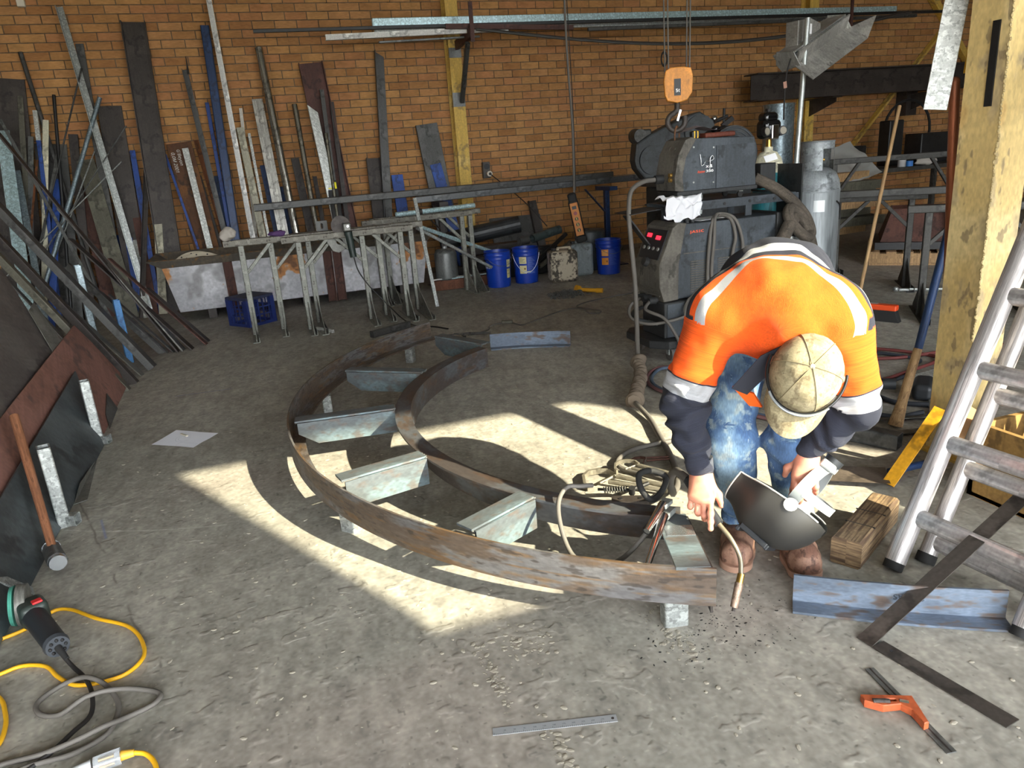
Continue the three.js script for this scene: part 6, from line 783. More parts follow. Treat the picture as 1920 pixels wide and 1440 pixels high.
  // angle grinder on the floor
  { const t = thing('angle_grinder', 'dark angle grinder with green disc lying on the concrete', 'grinder'); const A = V(0.455, 0.06, 6.79), B = V(0.575, 0.055, 7.02), d = B.clone().sub(A).normalize(); M.grGreen = plain('#2a332f', 0.5); part(t, 'motor_body', rod(A.clone().addScaledVector(d, 0.02), B, 0.037, 18, 0.035), M.plastic); part(t, 'gear_head', xf(rbox(0.085, 0.085, 0.09, 0.02), A.x + 0.005, 0.062, A.z, 0, 0.48, 0), M.grGreen); part(t, 'switch', xf(rbox(0.03, 0.008, 0.025, 0.003), A.x + 0.03, 0.108, A.z + 0.02, 0, 0.48, 0), M.red, 'red switch'); const e = part(t, 'rear_grille', rod(B, B.clone().addScaledVector(d, 0.016), 0.038, 18, 0.034), M.plastic2); for (let i = 0; i < 8; i++) { const q = i / 8 * 2 * PI; part(e, 'slot', sph(0.006, B.x + d.x * 0.017 + Math.cos(q) * 0.022 * d.z, B.y + Math.sin(q) * 0.022, B.z + d.z * 0.017 - Math.cos(q) * 0.022 * d.x, 1, 1, 1, 6), M.black); } part(e, 'screw', sph(0.005, B.x + d.x * 0.018, B.y, B.z + d.z * 0.018), M.bright);
    const n = V(-0.93, 0.1, 0.1).normalize(), D = V(0.4, 0.072, 6.74); const dg = (r0, r1, h, o) => { const g = new THREE.CylinderGeometry(r0, r1, h, 32); g.applyQuaternion(new THREE.Quaternion().setFromUnitVectors(V(0, 1, 0), n)); g.translate(D.x + n.x * o, D.y + n.y * o, D.z + n.z * o); return g; }; part(t, 'guard', dg(0.069, 0.069, 0.03, -0.02), M.olivegrey, 'bare metal guard'); const dc = part(t, 'disc', dg(0.064, 0.068, 0.012, 0.008), metal('#3f8a78', '#4a9784', '#357565', 0.7, 0), 'green flap disc'); part(dc, 'disc_hole', dg(0.018, 0.018, 0.004, 0.015), M.black); part(t, 'spindle', rod(D, A, 0.016), M.dark2);
    part(t, 'lead', cable([[B.x + 0.008, 0.05, B.z + 0.02], [0.605, 0.03, 7.07], [0.629, 0.012, 7.1], [0.68, 0.02, 7.19], [0.712, 0.02, 7.277], [0.72, 0.012, 7.36], [0.692, 0.02, 7.422], [0.641, 0.012, 7.479], [0.56, 0.008, 7.54], [0.4, 0.008, 7.6]], 0.0065, 12), M.cableBlack); part(t, 'lead_boot', rod([B.x + 0.006, 0.052, B.z + 0.012], [0.61, 0.03, 7.075], 0.011, 10, 0.008), M.rubber); }
  // leads
  const c2 = (name, lab, pts, r, mat, cat = 'cable') => solo(name, lab, cat, cable(pts.map(([x, z, y = r + 0.001]) => [x, y, z]), r, 12), mat, 'leads lying on the concrete');
  c2('extension_lead', 'yellow extension lead looping around the grinder', [[0.2, 6.86], [0.359, 6.825], [0.43, 6.79], [0.47, 6.735], [0.5, 6.71], [0.542, 6.726], [0.644, 6.83], [0.756, 6.93], [0.809, 7.03], [0.826, 7.138], [0.785, 7.199], [0.707, 7.207], [0.647, 7.188], [0.592, 7.126], [0.54, 7.05], [0.467, 7.017], [0.414, 7.033], [0.3, 7.08]], 0.0065, M.cableYellow);
  c2('extension_lead', 'short yellow lead bend beside the looped yellow lead', [[0.36, 7.08], [0.448, 7.161], [0.48, 7.233], [0.5, 7.307], [0.5, 7.383], [0.44, 7.46]], 0.0065, M.cableYellow);
  c2('extension_lead', 'grey rubber lead coiled over the black grinder cord', [[0.4, 7.5], [0.529, 7.463], [0.628, 7.473, 0.016], [0.714, 7.472, 0.03], [0.774, 7.447, 0.03], [0.82, 7.404], [0.885, 7.376], [0.898, 7.347], [0.879, 7.322], [0.79, 7.288, 0.022], [0.709, 7.299, 0.034], [0.632, 7.315], [0.58, 7.288], [0.561, 7.234], [0.604, 7.181], [0.66, 7.181, 0.022], [0.7, 7.21, 0.032], [0.742, 7.247, 0.02], [0.786, 7.333, 0.01], [0.79, 7.401, 0.01], [0.775, 7.458, 0.01], [0.705, 7.497, 0.01], [0.605, 7.5, 0.01], [0.45, 7.55, 0.01]], 0.0075, M.cableGrey);
  { const t = thing('extension_plug', 'clear plug and socket joint with yellow lead tail', 'plug'); part(t, 'clear_socket', rod([0.77, 0.022, 7.58], [0.83, 0.022, 7.572], 0.02, 16, 0.021), new THREE.MeshPhysicalMaterial({ color: '#dfe3e6', transmission: 0.75, roughness: 0.15, thickness: 0.01, ior: 1.45 })); part(t, 'pins', merge([rod([0.78, 0.026, 7.575], [0.815, 0.026, 7.571], 0.004), rod([0.78, 0.016, 7.582], [0.815, 0.016, 7.578], 0.004)]), M.brass); part(t, 'clear_plug', rod([0.72, 0.02, 7.59], [0.765, 0.021, 7.582], 0.017, 16, 0.019), plain('#c9cdd0', 0.2)); part(t, 'boot', rod([0.83, 0.022, 7.572], [0.86, 0.02, 7.572], 0.013, 12, 0.009), plain('#d2a23a', 0.5)); part(t, 'yellow_tail', cable([[0.86, 0.02, 7.572], [0.885, 0.014, 7.58], [0.912, 0.009, 7.62], [0.92, 0.008, 7.68], [0.9, 0.008, 7.75]], 0.0065), M.cableYellow); part(t, 'grey_tail', cable([[0.72, 0.02, 7.59], [0.68, 0.012, 7.6], [0.6, 0.01, 7.62], [0.5, 0.01, 7.66]], 0.0065), M.cableGrey); }
  c2('extension_lead', 'grey lead with plug joint running to the welder', [[2.78, 3.5], [2.9, 3.62], [3.061, 3.546], [3.12, 3.42], [3.213, 3.371], [3.318, 3.423], [3.36, 3.55], [3.45, 3.5], [3.844, 3.24], [4.0, 3.2], [4.048, 3.3], [4.03, 3.5], [4.09, 3.53], [4.15, 3.45], [4.1, 3.3], [4.05, 3.15], [4.2, 3.02], [4.561, 2.92], [4.915, 2.9], [5.2, 3.0]], 0.006, M.cableGrey);
  solo('lead_connector', 'grey connector block on the thin lead', 'plug', xf(rbox(0.1, 0.03, 0.04, 0.01), 3.28, 0.018, 3.4, 0, -0.4, 0), M.olive);
  c2('thin_wire', 'thin dark wire crossing behind the frame', [[2.4, 3.62], [2.6, 3.53], [2.767, 3.517], [2.883, 3.6]], 0.004, M.cableBlack);
  // clamps
  const gclamp = (name, lab, C, ry, s, mat) => { const t = thing(name, lab, 'clamp', 'welding clamps on the floor'); const pm = (g) => xf(g, ...C, 0, ry, 0); part(t, 'clamp_frame', pm(sweep([[-0.006 * s, -0.012 * s], [0.006 * s, -0.012 * s], [0.006 * s, 0.012 * s], [-0.006 * s, 0.012 * s]], [[-0.06, 0.09], [-0.075, 0.06], [-0.075, -0.02], [-0.05, -0.065], [0, -0.08], [0.05, -0.065], [0.075, -0.02]].map(([x, z], i, a) => { const p = V(x * s, 0, z * s), q = a[Math.min(i + 1, a.length - 1)], o = a[Math.max(i - 1, 0)], tt = V(q[0] - o[0], 0, q[1] - o[1]).normalize(), xx = V(0, 1, 0).cross(tt); return new THREE.Matrix4().makeBasis(xx, V(0, 1, 0), tt).setPosition(p); }))), mat); part(t, 'screw', pm(rod([0.075 * s, 0, -0.03 * s], [-0.01 * s, 0, 0.05 * s], 0.006 * s)), mat); part(t, 'handles', pm(merge([rod([0.07 * s, 0.005, 0], [0.28 * s, 0.005, 0.13 * s], 0.011 * s), rod([0.03 * s, 0.005, 0.05 * s], [0.26 * s, 0.005, 0.17 * s], 0.01 * s)])), mat); };
  M.clampSteel = metal('#8d8779', '#9c9687', '#6f6a5e', 0.4, 0.6);
  gclamp('locking_clamp', 'large steel locking clamp lying in the sun patch', [2.62, 0.018, 6.64], -0.35, 1.0, M.clampSteel); gclamp('locking_clamp', 'smaller locking clamp overlapping the large one', [2.76, 0.04, 6.62], -0.5, 0.7, M.clampSteel); gclamp('locking_clamp', 'brown locking clamp beside the worker sleeve', [2.86, 0.02, 6.56], 0.2, 0.5, M.rustdark); gclamp('locking_clamp', 'dark locking clamp lying past the far end of the frame', [2.86, 0.014, 3.63], 0.1, 0.62, M.dark2);
  { const t = thing('spring_jig', 'black jig plate with coil spring lying by the inner ring', 'jig'); const pm = (g) => xf(g, 2.62, 0, 6.87, 0, -0.42, 0); part(t, 'jig_plate', pm(box(0.15, 0.03, 0.055, 0.02, 0.017, 0.02)), M.dark); for (const x of [-0.02, 0.06]) part(t, 'plate_hole', pm(cyl(0.009, 0.009, 0.002, x, 0.033, 0.02, 0, 0, 0, 12)), M.black); part(t, 'spring', pm((() => { const p = []; for (let i = 0; i <= 60; i++) { const q = i / 60 * 2 * PI * 9; p.push([-0.085 + i * 0.0016, 0.045 + 0.012 * Math.cos(q), -0.04 + 0.012 * Math.sin(q)]); } return cable(p, 0.0028, 3); })()), M.dark2); part(t, 'spindle', pm(merge([rod([-0.11, 0.045, -0.045], [0.05, 0.045, -0.03], 0.006), rod([0.03, 0.03, -0.03], [0.03, 0.06, -0.02], 0.014), rod([0.03, 0.05, -0.025], [0.1, 0.06, -0.06], 0.009)])), M.black); }
  // gun cable along the floor, then over the ring to the torch
  solo('gun_cable', 'grey gun cable coiled on the floor behind the clamps', 'cable', cable([[3.2, 0.035, 5.88], [3.165, 0.02, 6.1], [3.1, 0.02, 6.3], [3.02, 0.02, 6.54], [2.95, 0.02, 6.72], [2.87, 0.025, 6.86], [2.78, 0.06, 6.98], [2.72, 0.12, 7.08], [2.66, 0.2, 7.16], [2.62, 0.28, 7.24], [2.59, 0.335, 7.33], [2.575, 0.345, 7.42]], 0.015, 12), M.cableGrey);
  solo('welding_lead', 'sunlit grey lead curling past the clamps', 'cable', cable([[3.11, 0.02, 6.42], [3.0, 0.018, 6.41], [2.9, 0.018, 6.42], [2.82, 0.018, 6.46], [2.755, 0.018, 6.53], [2.75, 0.018, 6.59], [2.8, 0.02, 6.68], [2.84, 0.03, 6.8]], 0.012, 12), M.cableGrey);
  solo('earth_lead', 'grey earth lead arching over the inner ring', 'cable', cable([[2.36, 0.25, 7.13], [2.31, 0.262, 7.14], [2.26, 0.27, 7.14], [2.21, 0.25, 7.18], [2.175, 0.2, 7.27], [2.18, 0.13, 7.36], [2.23, 0.12, 7.44], [2.3, 0.15, 7.47], [2.38, 0.21, 7.47], [2.43, 0.25, 7.46]], 0.0085, 12), M.cableGrey);
  { const t = thing('earth_clamp', 'chrome earth clamp gripping the end spoke', 'clamp'); const P = V(2.44, 0.255, 7.47); for (const [a, b, m] of [[[2.375, 0.245, 7.5], [2.475, 0.285, 7.43], M.chrome], [[2.32, 0.19, 7.6], [2.46, 0.262, 7.46], M.chrome]]) part(t, 'clamp_arm', merge([rod(a, b, 0.011, 8, 0.016)]), m); part(t, 'jaw', merge([box(0.06, 0.02, 0.03, 2.49, 0.25, 7.43, 0, 0.6), box(0.05, 0.014, 0.03, 2.485, 0.283, 7.425, 0, 0.6)]), M.galv); part(t, 'spring', tor(0.016, 0.005, 2.46, 0.268, 7.44, 0, 0.6, 0), M.brass); part(t, 'copper_braid', box(0.02, 0.006, 0.05, 2.43, 0.225, 7.5, 0.3, 0.6), M.copper); part(t, 'sleeve', rod([2.38, 0.235, 7.485], [2.44, 0.26, 7.455], 0.014), M.rubber); }
  solo('cable_ring', 'black cable loop beside the worker glove hand', 'cable', cable([[2.56, 0.31, 7.3], [2.52, 0.33, 7.27], [2.47, 0.33, 7.28], [2.45, 0.3, 7.33], [2.47, 0.27, 7.36], [2.52, 0.28, 7.34]], 0.011, 10, true), M.rubber);
  // torch in the worker's hand
  { const t = thing('welding_torch', 'black welding torch with bent metal neck held in the right hand', 'welding torch'); part(t, 'handle', merge([rod([2.575, 0.345, 7.42], [2.572, 0.31, 7.5], 0.017, 14, 0.019), rod([2.572, 0.31, 7.5], [2.582, 0.262, 7.585], 0.019, 14, 0.015)]), M.plastic); part(t, 'trigger', rbox(0.012, 0.02, 0.04, 0.004, 2.575, 0.268, 7.53, -0.5, 0.3), M.plastic2); part(t, 'neck', cable([[2.582, 0.262, 7.585], [2.597, 0.225, 7.63], [2.604, 0.18, 7.665], [2.59, 0.135, 7.692]], 0.0075, 10), plain('#8f8571', 0.35, 0.7)); part(t, 'collar', rod([2.592, 0.14, 7.69], [2.578, 0.115, 7.7], 0.011, 12), M.brass); part(t, 'nozzle', rod([2.579, 0.118, 7.699], [2.545, 0.055, 7.722], 0.013, 16, 0.0115), metal('#8a7566', '#9a8574', '#6b584c', 0.45, 0.6)); part(t, 'contact_tip', rod([2.545, 0.055, 7.722], [2.54, 0.045, 7.726], 0.005), M.dark); }
  // flakes and grit on the concrete, too many to count
  { const mk = (n, fn, s0, s1) => { const out = []; for (let i = 0; i < n; i++) { const [x, z] = fn(); const s = s0 + (s1 - s0) * rnd() ** 3, g = new THREE.IcosahedronGeometry(s, 0), p = g.attributes.position; const a = rnd() * PI, el = rr(1, 2.2); for (let k = 0; k < p.count; k++) { const v = V().fromBufferAttribute(p, k); p.setXYZ(k, v.x * el, v.y * 0.28, v.z); } g.rotateY(a); g.translate(x, s * 0.14, z); g.deleteAttribute('uv'); g.computeVertexNormals(); out.push(g); } return mergeGeometries(out); };
    const fg = solo('concrete_flakes', 'concrete flakes and grit scattered over the floor', 'grit', mk(1500, () => { const x = rr(0.5, 3.6), z = rr(5.0, 8.5); return [x, z]; }, 0.0015, 0.0075), plain('#a09a8c', 0.9)); fg.userData.kind = 'stuff';
    const cr = solo('crumbled_patch', 'crumbled concrete crust along the crack by the steel rule', 'grit', mk(420, () => { const k = Math.floor(rnd() * 4), c = [[1.8, 7.62, 0.02, 0.12], [1.93, 7.55, 0.07, 0.07], [1.87, 7.98, 0.02, 0.12], [2.35, 7.7, 0.05, 0.1]][k]; return [c[0] + (rnd() + rnd() - 1) * c[2] * 1.5, c[1] + (rnd() + rnd() - 1) * c[3] * 1.6]; }, 0.002, 0.008), plain('#8f897c', 0.9)); cr.userData.kind = 'stuff';
    const dk = solo('metal_swarf', 'dark metal swarf sprinkled around the stub prop', 'swarf', mk(260, () => [2.5 + (rnd() + rnd() - 1) * 0.3, 7.72 + (rnd() + rnd() - 1) * 0.18], 0.001, 0.0035), M.black); dk.userData.kind = 'stuff'; }
}
// ---------------------------------------------------------------- the worker, in his own axes: x to his left, y up, z forward
const smin = (a, b, k) => { const h = Math.max(k - Math.abs(a - b), 0) / k; return Math.min(a, b) - h * h * k * 0.25; };
// distance to a tapered capsule
function cap3(p, a, b, ra, rb) { const bx = b[0] - a[0], by = b[1] - a[1], bz = b[2] - a[2], px = p[0] - a[0], py = p[1] - a[1], pz = p[2] - a[2]; let t = (px * bx + py * by + pz * bz) / (bx * bx + by * by + bz * bz || 1); t = t < 0 ? 0 : t > 1 ? 1 : t; return Math.hypot(px - bx * t, py - by * t, pz - bz * t) - (ra + (rb - ra) * t); }
function ell(p, c, r) { const x = (p[0] - c[0]) / r[0], y = (p[1] - c[1]) / r[1], z = (p[2] - c[2]) / r[2], l = Math.hypot(x, y, z); return (l - 1) * Math.min(r[0], r[1], r[2]); }
const bones = (list, k) => (p) => { let d = 9; for (const q of list) d = smin(d, q.length === 4 ? cap3(p, ...q) : ell(p, ...q), k); return d; };
// naive surface nets
function nets(fn, lo, hi, h) {
  const n = [0, 1, 2].map((i) => Math.ceil((hi[i] - lo[i]) / h) + 1), [nx, ny, nz] = n, D = new Float32Array(nx * ny * nz), id = (i, j, k) => (k * ny + j) * nx + i, p = [0, 0, 0];
  for (let k = 0; k < nz; k++) for (let j = 0; j < ny; j++) for (let i = 0; i < nx; i++) { p[0] = lo[0] + i * h; p[1] = lo[1] + j * h; p[2] = lo[2] + k * h; D[id(i, j, k)] = fn(p); }
  const vi = new Int32Array(nx * ny * nz).fill(-1), P = [], I = [];
  for (let k = 0; k + 1 < nz; k++) for (let j = 0; j + 1 < ny; j++) for (let i = 0; i + 1 < nx; i++) {
    let m = 0, c = 0, sx = 0, sy = 0, sz = 0; const v = [];
    for (let q = 0; q < 8; q++) { const d = D[id(i + (q & 1), j + ((q >> 1) & 1), k + (q >> 2))]; v.push(d); if (d < 0) m++; }
    if (m === 0 || m === 8) continue;
    for (const [a, b] of EDG) { const da = v[a], db = v[b]; if ((da < 0) === (db < 0)) continue; const t = da / (da - db); sx += (a & 1) + ((b & 1) - (a & 1)) * t; sy += ((a >> 1) & 1) + (((b >> 1) & 1) - ((a >> 1) & 1)) * t; sz += (a >> 2) + ((b >> 2) - (a >> 2)) * t; c++; }
    vi[id(i, j, k)] = P.length / 3; P.push(lo[0] + (i + sx / c) * h, lo[1] + (j + sy / c) * h, lo[2] + (k + sz / c) * h);
  }
  const quad = (a, b, c, d, f) => { if (a < 0 || b < 0 || c < 0 || d < 0) return; if (f) I.push(a, b, c, a, c, d); else I.push(a, c, b, a, d, c); };
  for (let k = 1; k + 1 < nz; k++) for (let j = 1; j + 1 < ny; j++) for (let i = 1; i + 1 < nx; i++) {
    const d = D[id(i, j, k)] < 0;
    if (d !== D[id(i + 1, j, k)] < 0) quad(vi[id(i, j - 1, k - 1)], vi[id(i, j, k - 1)], vi[id(i, j, k)], vi[id(i, j - 1, k)], d);
    if (d !== D[id(i, j + 1, k)] < 0) quad(vi[id(i - 1, j, k - 1)], vi[id(i - 1, j, k)], vi[id(i, j, k)], vi[id(i, j, k - 1)], d);
    if (d !== D[id(i, j, k + 1)] < 0) quad(vi[id(i - 1, j - 1, k)], vi[id(i, j - 1, k)], vi[id(i, j, k)], vi[id(i - 1, j, k)], d);
  }
  const g = new THREE.BufferGeometry(); g.setAttribute('position', new THREE.Float32BufferAttribute(P, 3)); g.setIndex(I);
  // normals from the field
  const N = new Float32Array(P.length), e = h * 0.6; for (let q = 0; q < P.length; q += 3) { const x = P[q], y = P[q + 1], z = P[q + 2]; const gx = fn([x + e, y, z]) - fn([x - e, y, z]), gy = fn([x, y + e, z]) - fn([x, y - e, z]), gz = fn([x, y, z + e]) - fn([x, y, z - e]), l = Math.hypot(gx, gy, gz) || 1; N[q] = gx / l; N[q + 1] = gy / l; N[q + 2] = gz / l; }
  g.setAttribute('normal', new THREE.BufferAttribute(N, 3)); return g;
}
const EDG = [[0, 1], [2, 3], [4, 5], [6, 7], [0, 2], [1, 3], [4, 6], [5, 7], [0, 4], [1, 5], [2, 6], [3, 7]];
const man = new THREE.Group(); man.name = 'person'; man.position.set(2.907, 0, 7.397); man.rotation.y = -0.6575; scene.add(man);
tag(man, 'worker in orange and navy jumper bending over the steel frame', 'person');
{
  const hipC = [0, 0.85, -0.2], neckB = [0.055, 0.87, 0.27], HC0 = [0.085, 0.755, 0.345], crown = V(0.1, 0.45, 0.89).normalize(), face = V(-0.25, -0.87, 0.43), side = V(); face.sub(crown.clone().multiplyScalar(face.dot(crown))).normalize(); side.crossVectors(crown, face).normalize(); // side: his left
  const hd = (s, f, c) => [HC0[0] + side.x * s + face.x * f + crown.x * c, HC0[1] + side.y * s + face.y * f + crown.y * c, HC0[2] + side.z * s + face.z * f + crown.z * c];
  const J = { kR: [-0.125, 0.46, 0.08], kL: [0.065, 0.46, 0.1], aR: [-0.095, 0.1, -0.01], aL: [0.095, 0.1, 0.0], hR: [-0.1, 0.84, -0.19], hL: [0.1, 0.84, -0.19], sR: [-0.175, 0.885, 0.2], sL: [0.185, 0.875, 0.22], eR: [-0.262, 0.62, 0.235], eL: [0.235, 0.62, 0.2], wR: [-0.203, 0.385, 0.25], wL: [0.112, 0.45, 0.16] };
  // ---- hands
  const hand = (w, d, n, thumb, fingers) => { // wrist, pointing direction, palm normal, thumb side sign
    const D = V(...d).normalize(), Nn = V(...n); Nn.sub(D.clone().multiplyScalar(Nn.dot(D))).normalize(); const S = D.clone().cross(Nn).normalize(); if (S.x * thumb < 0) S.negate();
    const at = (a, s, q) => [w[0] + D.x * a + S.x * s + Nn.x * q, w[1] + D.y * a + S.y * s + Nn.y * q, w[2] + D.z * a + S.z * s + Nn.z * q];
    const L = [[at(-0.03, 0, 0), at(0.02, 0, 0), 0.029, 0.027], [at(0.015, 0.008, 0), at(0.085, 0.026, 0), 0.024, 0.0145], [at(0.015, 0, 0), at(0.09, 0.007, 0), 0.024, 0.0145], [at(0.015, -0.006, 0), at(0.086, -0.012, 0), 0.023, 0.014], [at(0.015, -0.012, 0), at(0.078, -0.03, 0), 0.021, 0.013]];
    const F = [], base = [[0.088, 0.028], [0.093, 0.008], [0.089, -0.013], [0.08, -0.032]], len = [[0.044, 0.026, 0.021], [0.048, 0.029, 0.022], [0.044, 0.027, 0.021], [0.035, 0.021, 0.018]], rad = [0.0098, 0.0102, 0.0096, 0.0085];
    for (let k = 0; k < 4; k++) { let [a, s] = base[k], q = 0, ang = 0; let prev = at(a - 0.01, s, q); for (let j = 0; j < 3; j++) { ang += fingers[k][j]; a += Math.cos(ang) * len[k][j]; q += Math.sin(ang) * len[k][j]; s += fingers[k][3] * len[k][j]; const nx = at(a, s, q); F.push([prev, nx, rad[k] * (1.05 - j * 0.08), rad[k] * (0.98 - j * 0.1)]); F.push([nx, nx.map((v) => v + 1e-5), rad[k] * (1.02 - j * 0.1), rad[k] * (1.02 - j * 0.1)]); prev = nx; } }
    const T = fingers[4], t0 = at(0.03, 0.024, 0.006), t1 = at(0.03 + T[0][0], 0.024 + T[0][1], 0.006 + T[0][2]), t2 = at(0.03 + T[1][0], 0.024 + T[1][1], 0.006 + T[1][2]);
    const palm = bones(L, 0.022), fg = F, th = [[t0, t1, 0.015, 0.0115], [t1, t2, 0.0112, 0.0088]];
    return { f: (p) => { let d = palm(p); for (const b of fg) d = smin(d, cap3(p, ...b), 0.006); for (const b of th) d = smin(d, cap3(p, ...b), 0.012); return d; }, tip: F };
  };
  const hR = hand(J.wR, [0.05, -0.66, 0.75], [0, -0.75, -0.66], 1, [[0.18, 0.15, 0.1, 0.0], [0.75, 0.8, 0.5, 0], [0.85, 0.9, 0.5, 0], [0.9, 0.9, 0.5, -0.1], [[0.035, 0.026, 0.012], [0.07, 0.036, 0.012]]]);
  const hL = hand(J.wL, [-0.06, -0.8, 0.55], [0, -0.55, -0.8], -1, [[0.35, 0.6, 0.4, 0.05], [0.4, 0.6, 0.4, 0], [0.45, 0.6, 0.4, 0], [0.45, 0.6, 0.4, -0.08], [[0.03, 0.028, 0.02], [0.05, 0.034, 0.045]]]);
  // ---- skin
  const headF = (() => { const L = [[hd(0, 0.0, 0.0), hd(0, 0.012, -0.005), 0.078, 0.078], [hd(0, 0.04, -0.055), hd(0, 0.05, -0.08), 0.06, 0.042], [hd(0, 0.02, 0.012), hd(0, -0.015, 0.012), 0.072, 0.076]]; const b = bones(L, 0.05), neck = [hd(0, -0.015, -0.06), [neckB[0], neckB[1] - 0.01, neckB[2] - 0.05], 0.058, 0.065]; const nose = [hd(0, 0.1, -0.01), hd(0, 0.112, -0.035), 0.009, 0.014], brow = [hd(-0.035, 0.086, 0.012), hd(0.035, 0.086, 0.012), 0.012, 0.012], lips = [hd(-0.018, 0.093, -0.068), hd(0.018, 0.093, -0.068), 0.008, 0.008], chin = [hd(-0.01, 0.08, -0.098), hd(0.01, 0.08, -0.098), 0.018, 0.018];
    return (p) => { let d = smin(b(p), cap3(p, ...neck), 0.03); d = smin(d, cap3(p, ...nose), 0.012); d = smin(d, cap3(p, ...brow), 0.014); d = smin(d, cap3(p, ...lips), 0.008); d = smin(d, cap3(p, ...chin), 0.02); for (const s of [-1, 1]) { const eye = cap3(p, hd(s * 0.031, 0.094, -0.006), hd(s * 0.033, 0.094, -0.006), 0.011, 0.011); d = Math.max(d, -(eye - 0.001)); d = Math.min(d, eye + 0.003); const e = ell(p, hd(s * 0.086, -0.005, -0.02), [0.012, 0.02, 0.03].map((v) => v)); const ear = cap3(p, hd(s * 0.087, -0.01, -0.038), hd(s * 0.09, -0.016, 0.0), 0.01, 0.015); d = smin(d, ear, 0.008); } return d; }; })();
  const arms = [[J.sR, J.eR, 0.05, 0.042], [J.eR, J.wR, 0.042, 0.028], [J.sL, J.eL, 0.05, 0.042], [J.eL, J.wL, 0.042, 0.028]];
  const torso = [[hipC, [0, 0.92, -0.02], 0.11, 0.1], [[0, 0.92, -0.02], [0.02, 0.9, 0.2], 0.1, 0.11], [[-0.1, 0.9, 0.17], [0.12, 0.895, 0.19], 0.085, 0.085], [[0.02, 0.9, 0.2], neckB, 0.08, 0.06]], legs = [[J.hR, J.kR, 0.075, 0.052], [J.kR, J.aR, 0.05, 0.036], [J.hL, J.kL, 0.075, 0.052], [J.kL, J.aL, 0.05, 0.036]];
  const trunk = bones([...torso, ...arms, ...legs], 0.05);
  const around = (pts, r) => [[0, 1, 2].map((i) => Math.min(...pts.map((q) => q[i])) - r), [0, 1, 2].map((i) => Math.max(...pts.map((q) => q[i])) + r)];
  const skinTex = null, skin = dbl(new THREE.MeshPhysicalMaterial({ vertexColors: true, roughness: 0.55, sheen: 0.1 }));
  const tint = (g, fn) => { const p = g.attributes.position, a = new Float32Array(p.count * 3), c = new THREE.Color(); for (let i = 0; i < p.count; i++) { const [r, gg, b] = fn(p.getX(i), p.getY(i), p.getZ(i)); c.setRGB(r / 255, gg / 255, b / 255, THREE.SRGBColorSpace); a.set([c.r, c.g, c.b], i * 3); } g.setAttribute('color', new THREE.BufferAttribute(a, 3)); return g; };
  const sk = (x, y, z) => { const n = n3(x * 60, y * 60, z * 60), m = n3(x * 160 + 7, y * 160, z * 160); return mix3([196, 138, 112], [170, 104, 84], n * 0.7 + m * 0.3); };
  const skG = [nets(trunk, [-0.42, 0.05, -0.36], [0.4, 1.1, 0.42], 0.014), nets(headF, [-0.08, 0.56, 0.18], [0.25, 0.96, 0.56], 0.0045), nets(hR.f, ...around([J.wR, [J.wR[0] + 0.01, J.wR[1] - 0.13, J.wR[2] + 0.15]], 0.06), 0.0028), nets(hL.f, ...around([J.wL, [J.wL[0] - 0.01, J.wL[1] - 0.13, J.wL[2] + 0.13]], 0.065), 0.0028)].map((g) => tint(g.toNonIndexed(), sk));
  part(man, 'body', mergeGeometries(skG), skin);
  // finger nails on the pointing hand
  // ---- jumper
  const A0 = [J.sR, J.eR, J.wR].map((q) => V(...q)), A1 = [J.sL, J.eL, J.wL].map((q) => V(...q));
  const ext = (a, b, s) => b.map((v, i) => v + (v - a[i]) * s);
  const wob = (p, f, o) => n3(p[0] * f + o, p[1] * f + o * 2, p[2] * f + 31 + o) - 0.5;
  const jT = [[[0, 0.86, -0.2], [0, 0.925, -0.03], 0.152, 0.148], [[-0.045, 0.925, -0.03], [0.045, 0.925, -0.03], 0.135, 0.135], [[0, 0.925, -0.03], [0.01, 0.905, 0.17], 0.148, 0.15], [[-0.11, 0.9, 0.12], [0.12, 0.895, 0.14], 0.125, 0.125], [[0.01, 0.9, 0.16], [0.045, 0.875, 0.25], 0.14, 0.095]], jA = [[J.sR, J.eR, 0.088, 0.07], [J.eR, ext(J.eR, J.wR, -0.1), 0.07, 0.05], [J.sL, J.eL, 0.088, 0.07], [J.eL, ext(J.eL, J.wL, -0.1), 0.07, 0.05]];
  const jt = bones(jT, 0.06), ja = bones(jA, 0.03);
  const along = (p, A) => { const q = V(...p), l1 = A[0].distanceTo(A[1]); const pr = (a, b) => { const d = b.clone().sub(a); return Math.max(0, Math.min(1, q.clone().sub(a).dot(d) / d.lengthSq())); }; const t1 = pr(A[0], A[1]), t2 = pr(A[1], A[2]), c1 = A[0].clone().lerp(A[1], t1).distanceTo(q), c2 = A[1].clone().lerp(A[2], t2).distanceTo(q); return c1 < c2 ? [t1 * l1, c1] : [l1 + t2 * A[1].distanceTo(A[2]), c2]; };
  const jump = (p) => { let d = smin(jt(p), ja(p), 0.07); if (Math.abs(d) > 0.05) return d; const w = wob(p, 9, 2) * 0.03 + wob(p, 22, 5) * 0.011; const qx = p[0] < 0 ? along(p, A0) : along(p, A1); let f = 0; if (qx[1] < 0.12 && qx[0] > 0.12) f = 0.007 * Math.sin(qx[0] * 70 + wob(p, 14, 8) * 9) * sst(0.12, 0.22, qx[0]); return d + w + f; };
  const jg = nets(jump, [-0.42, 0.3, -0.4], [0.42, 1.14, 0.42], 0.0085);
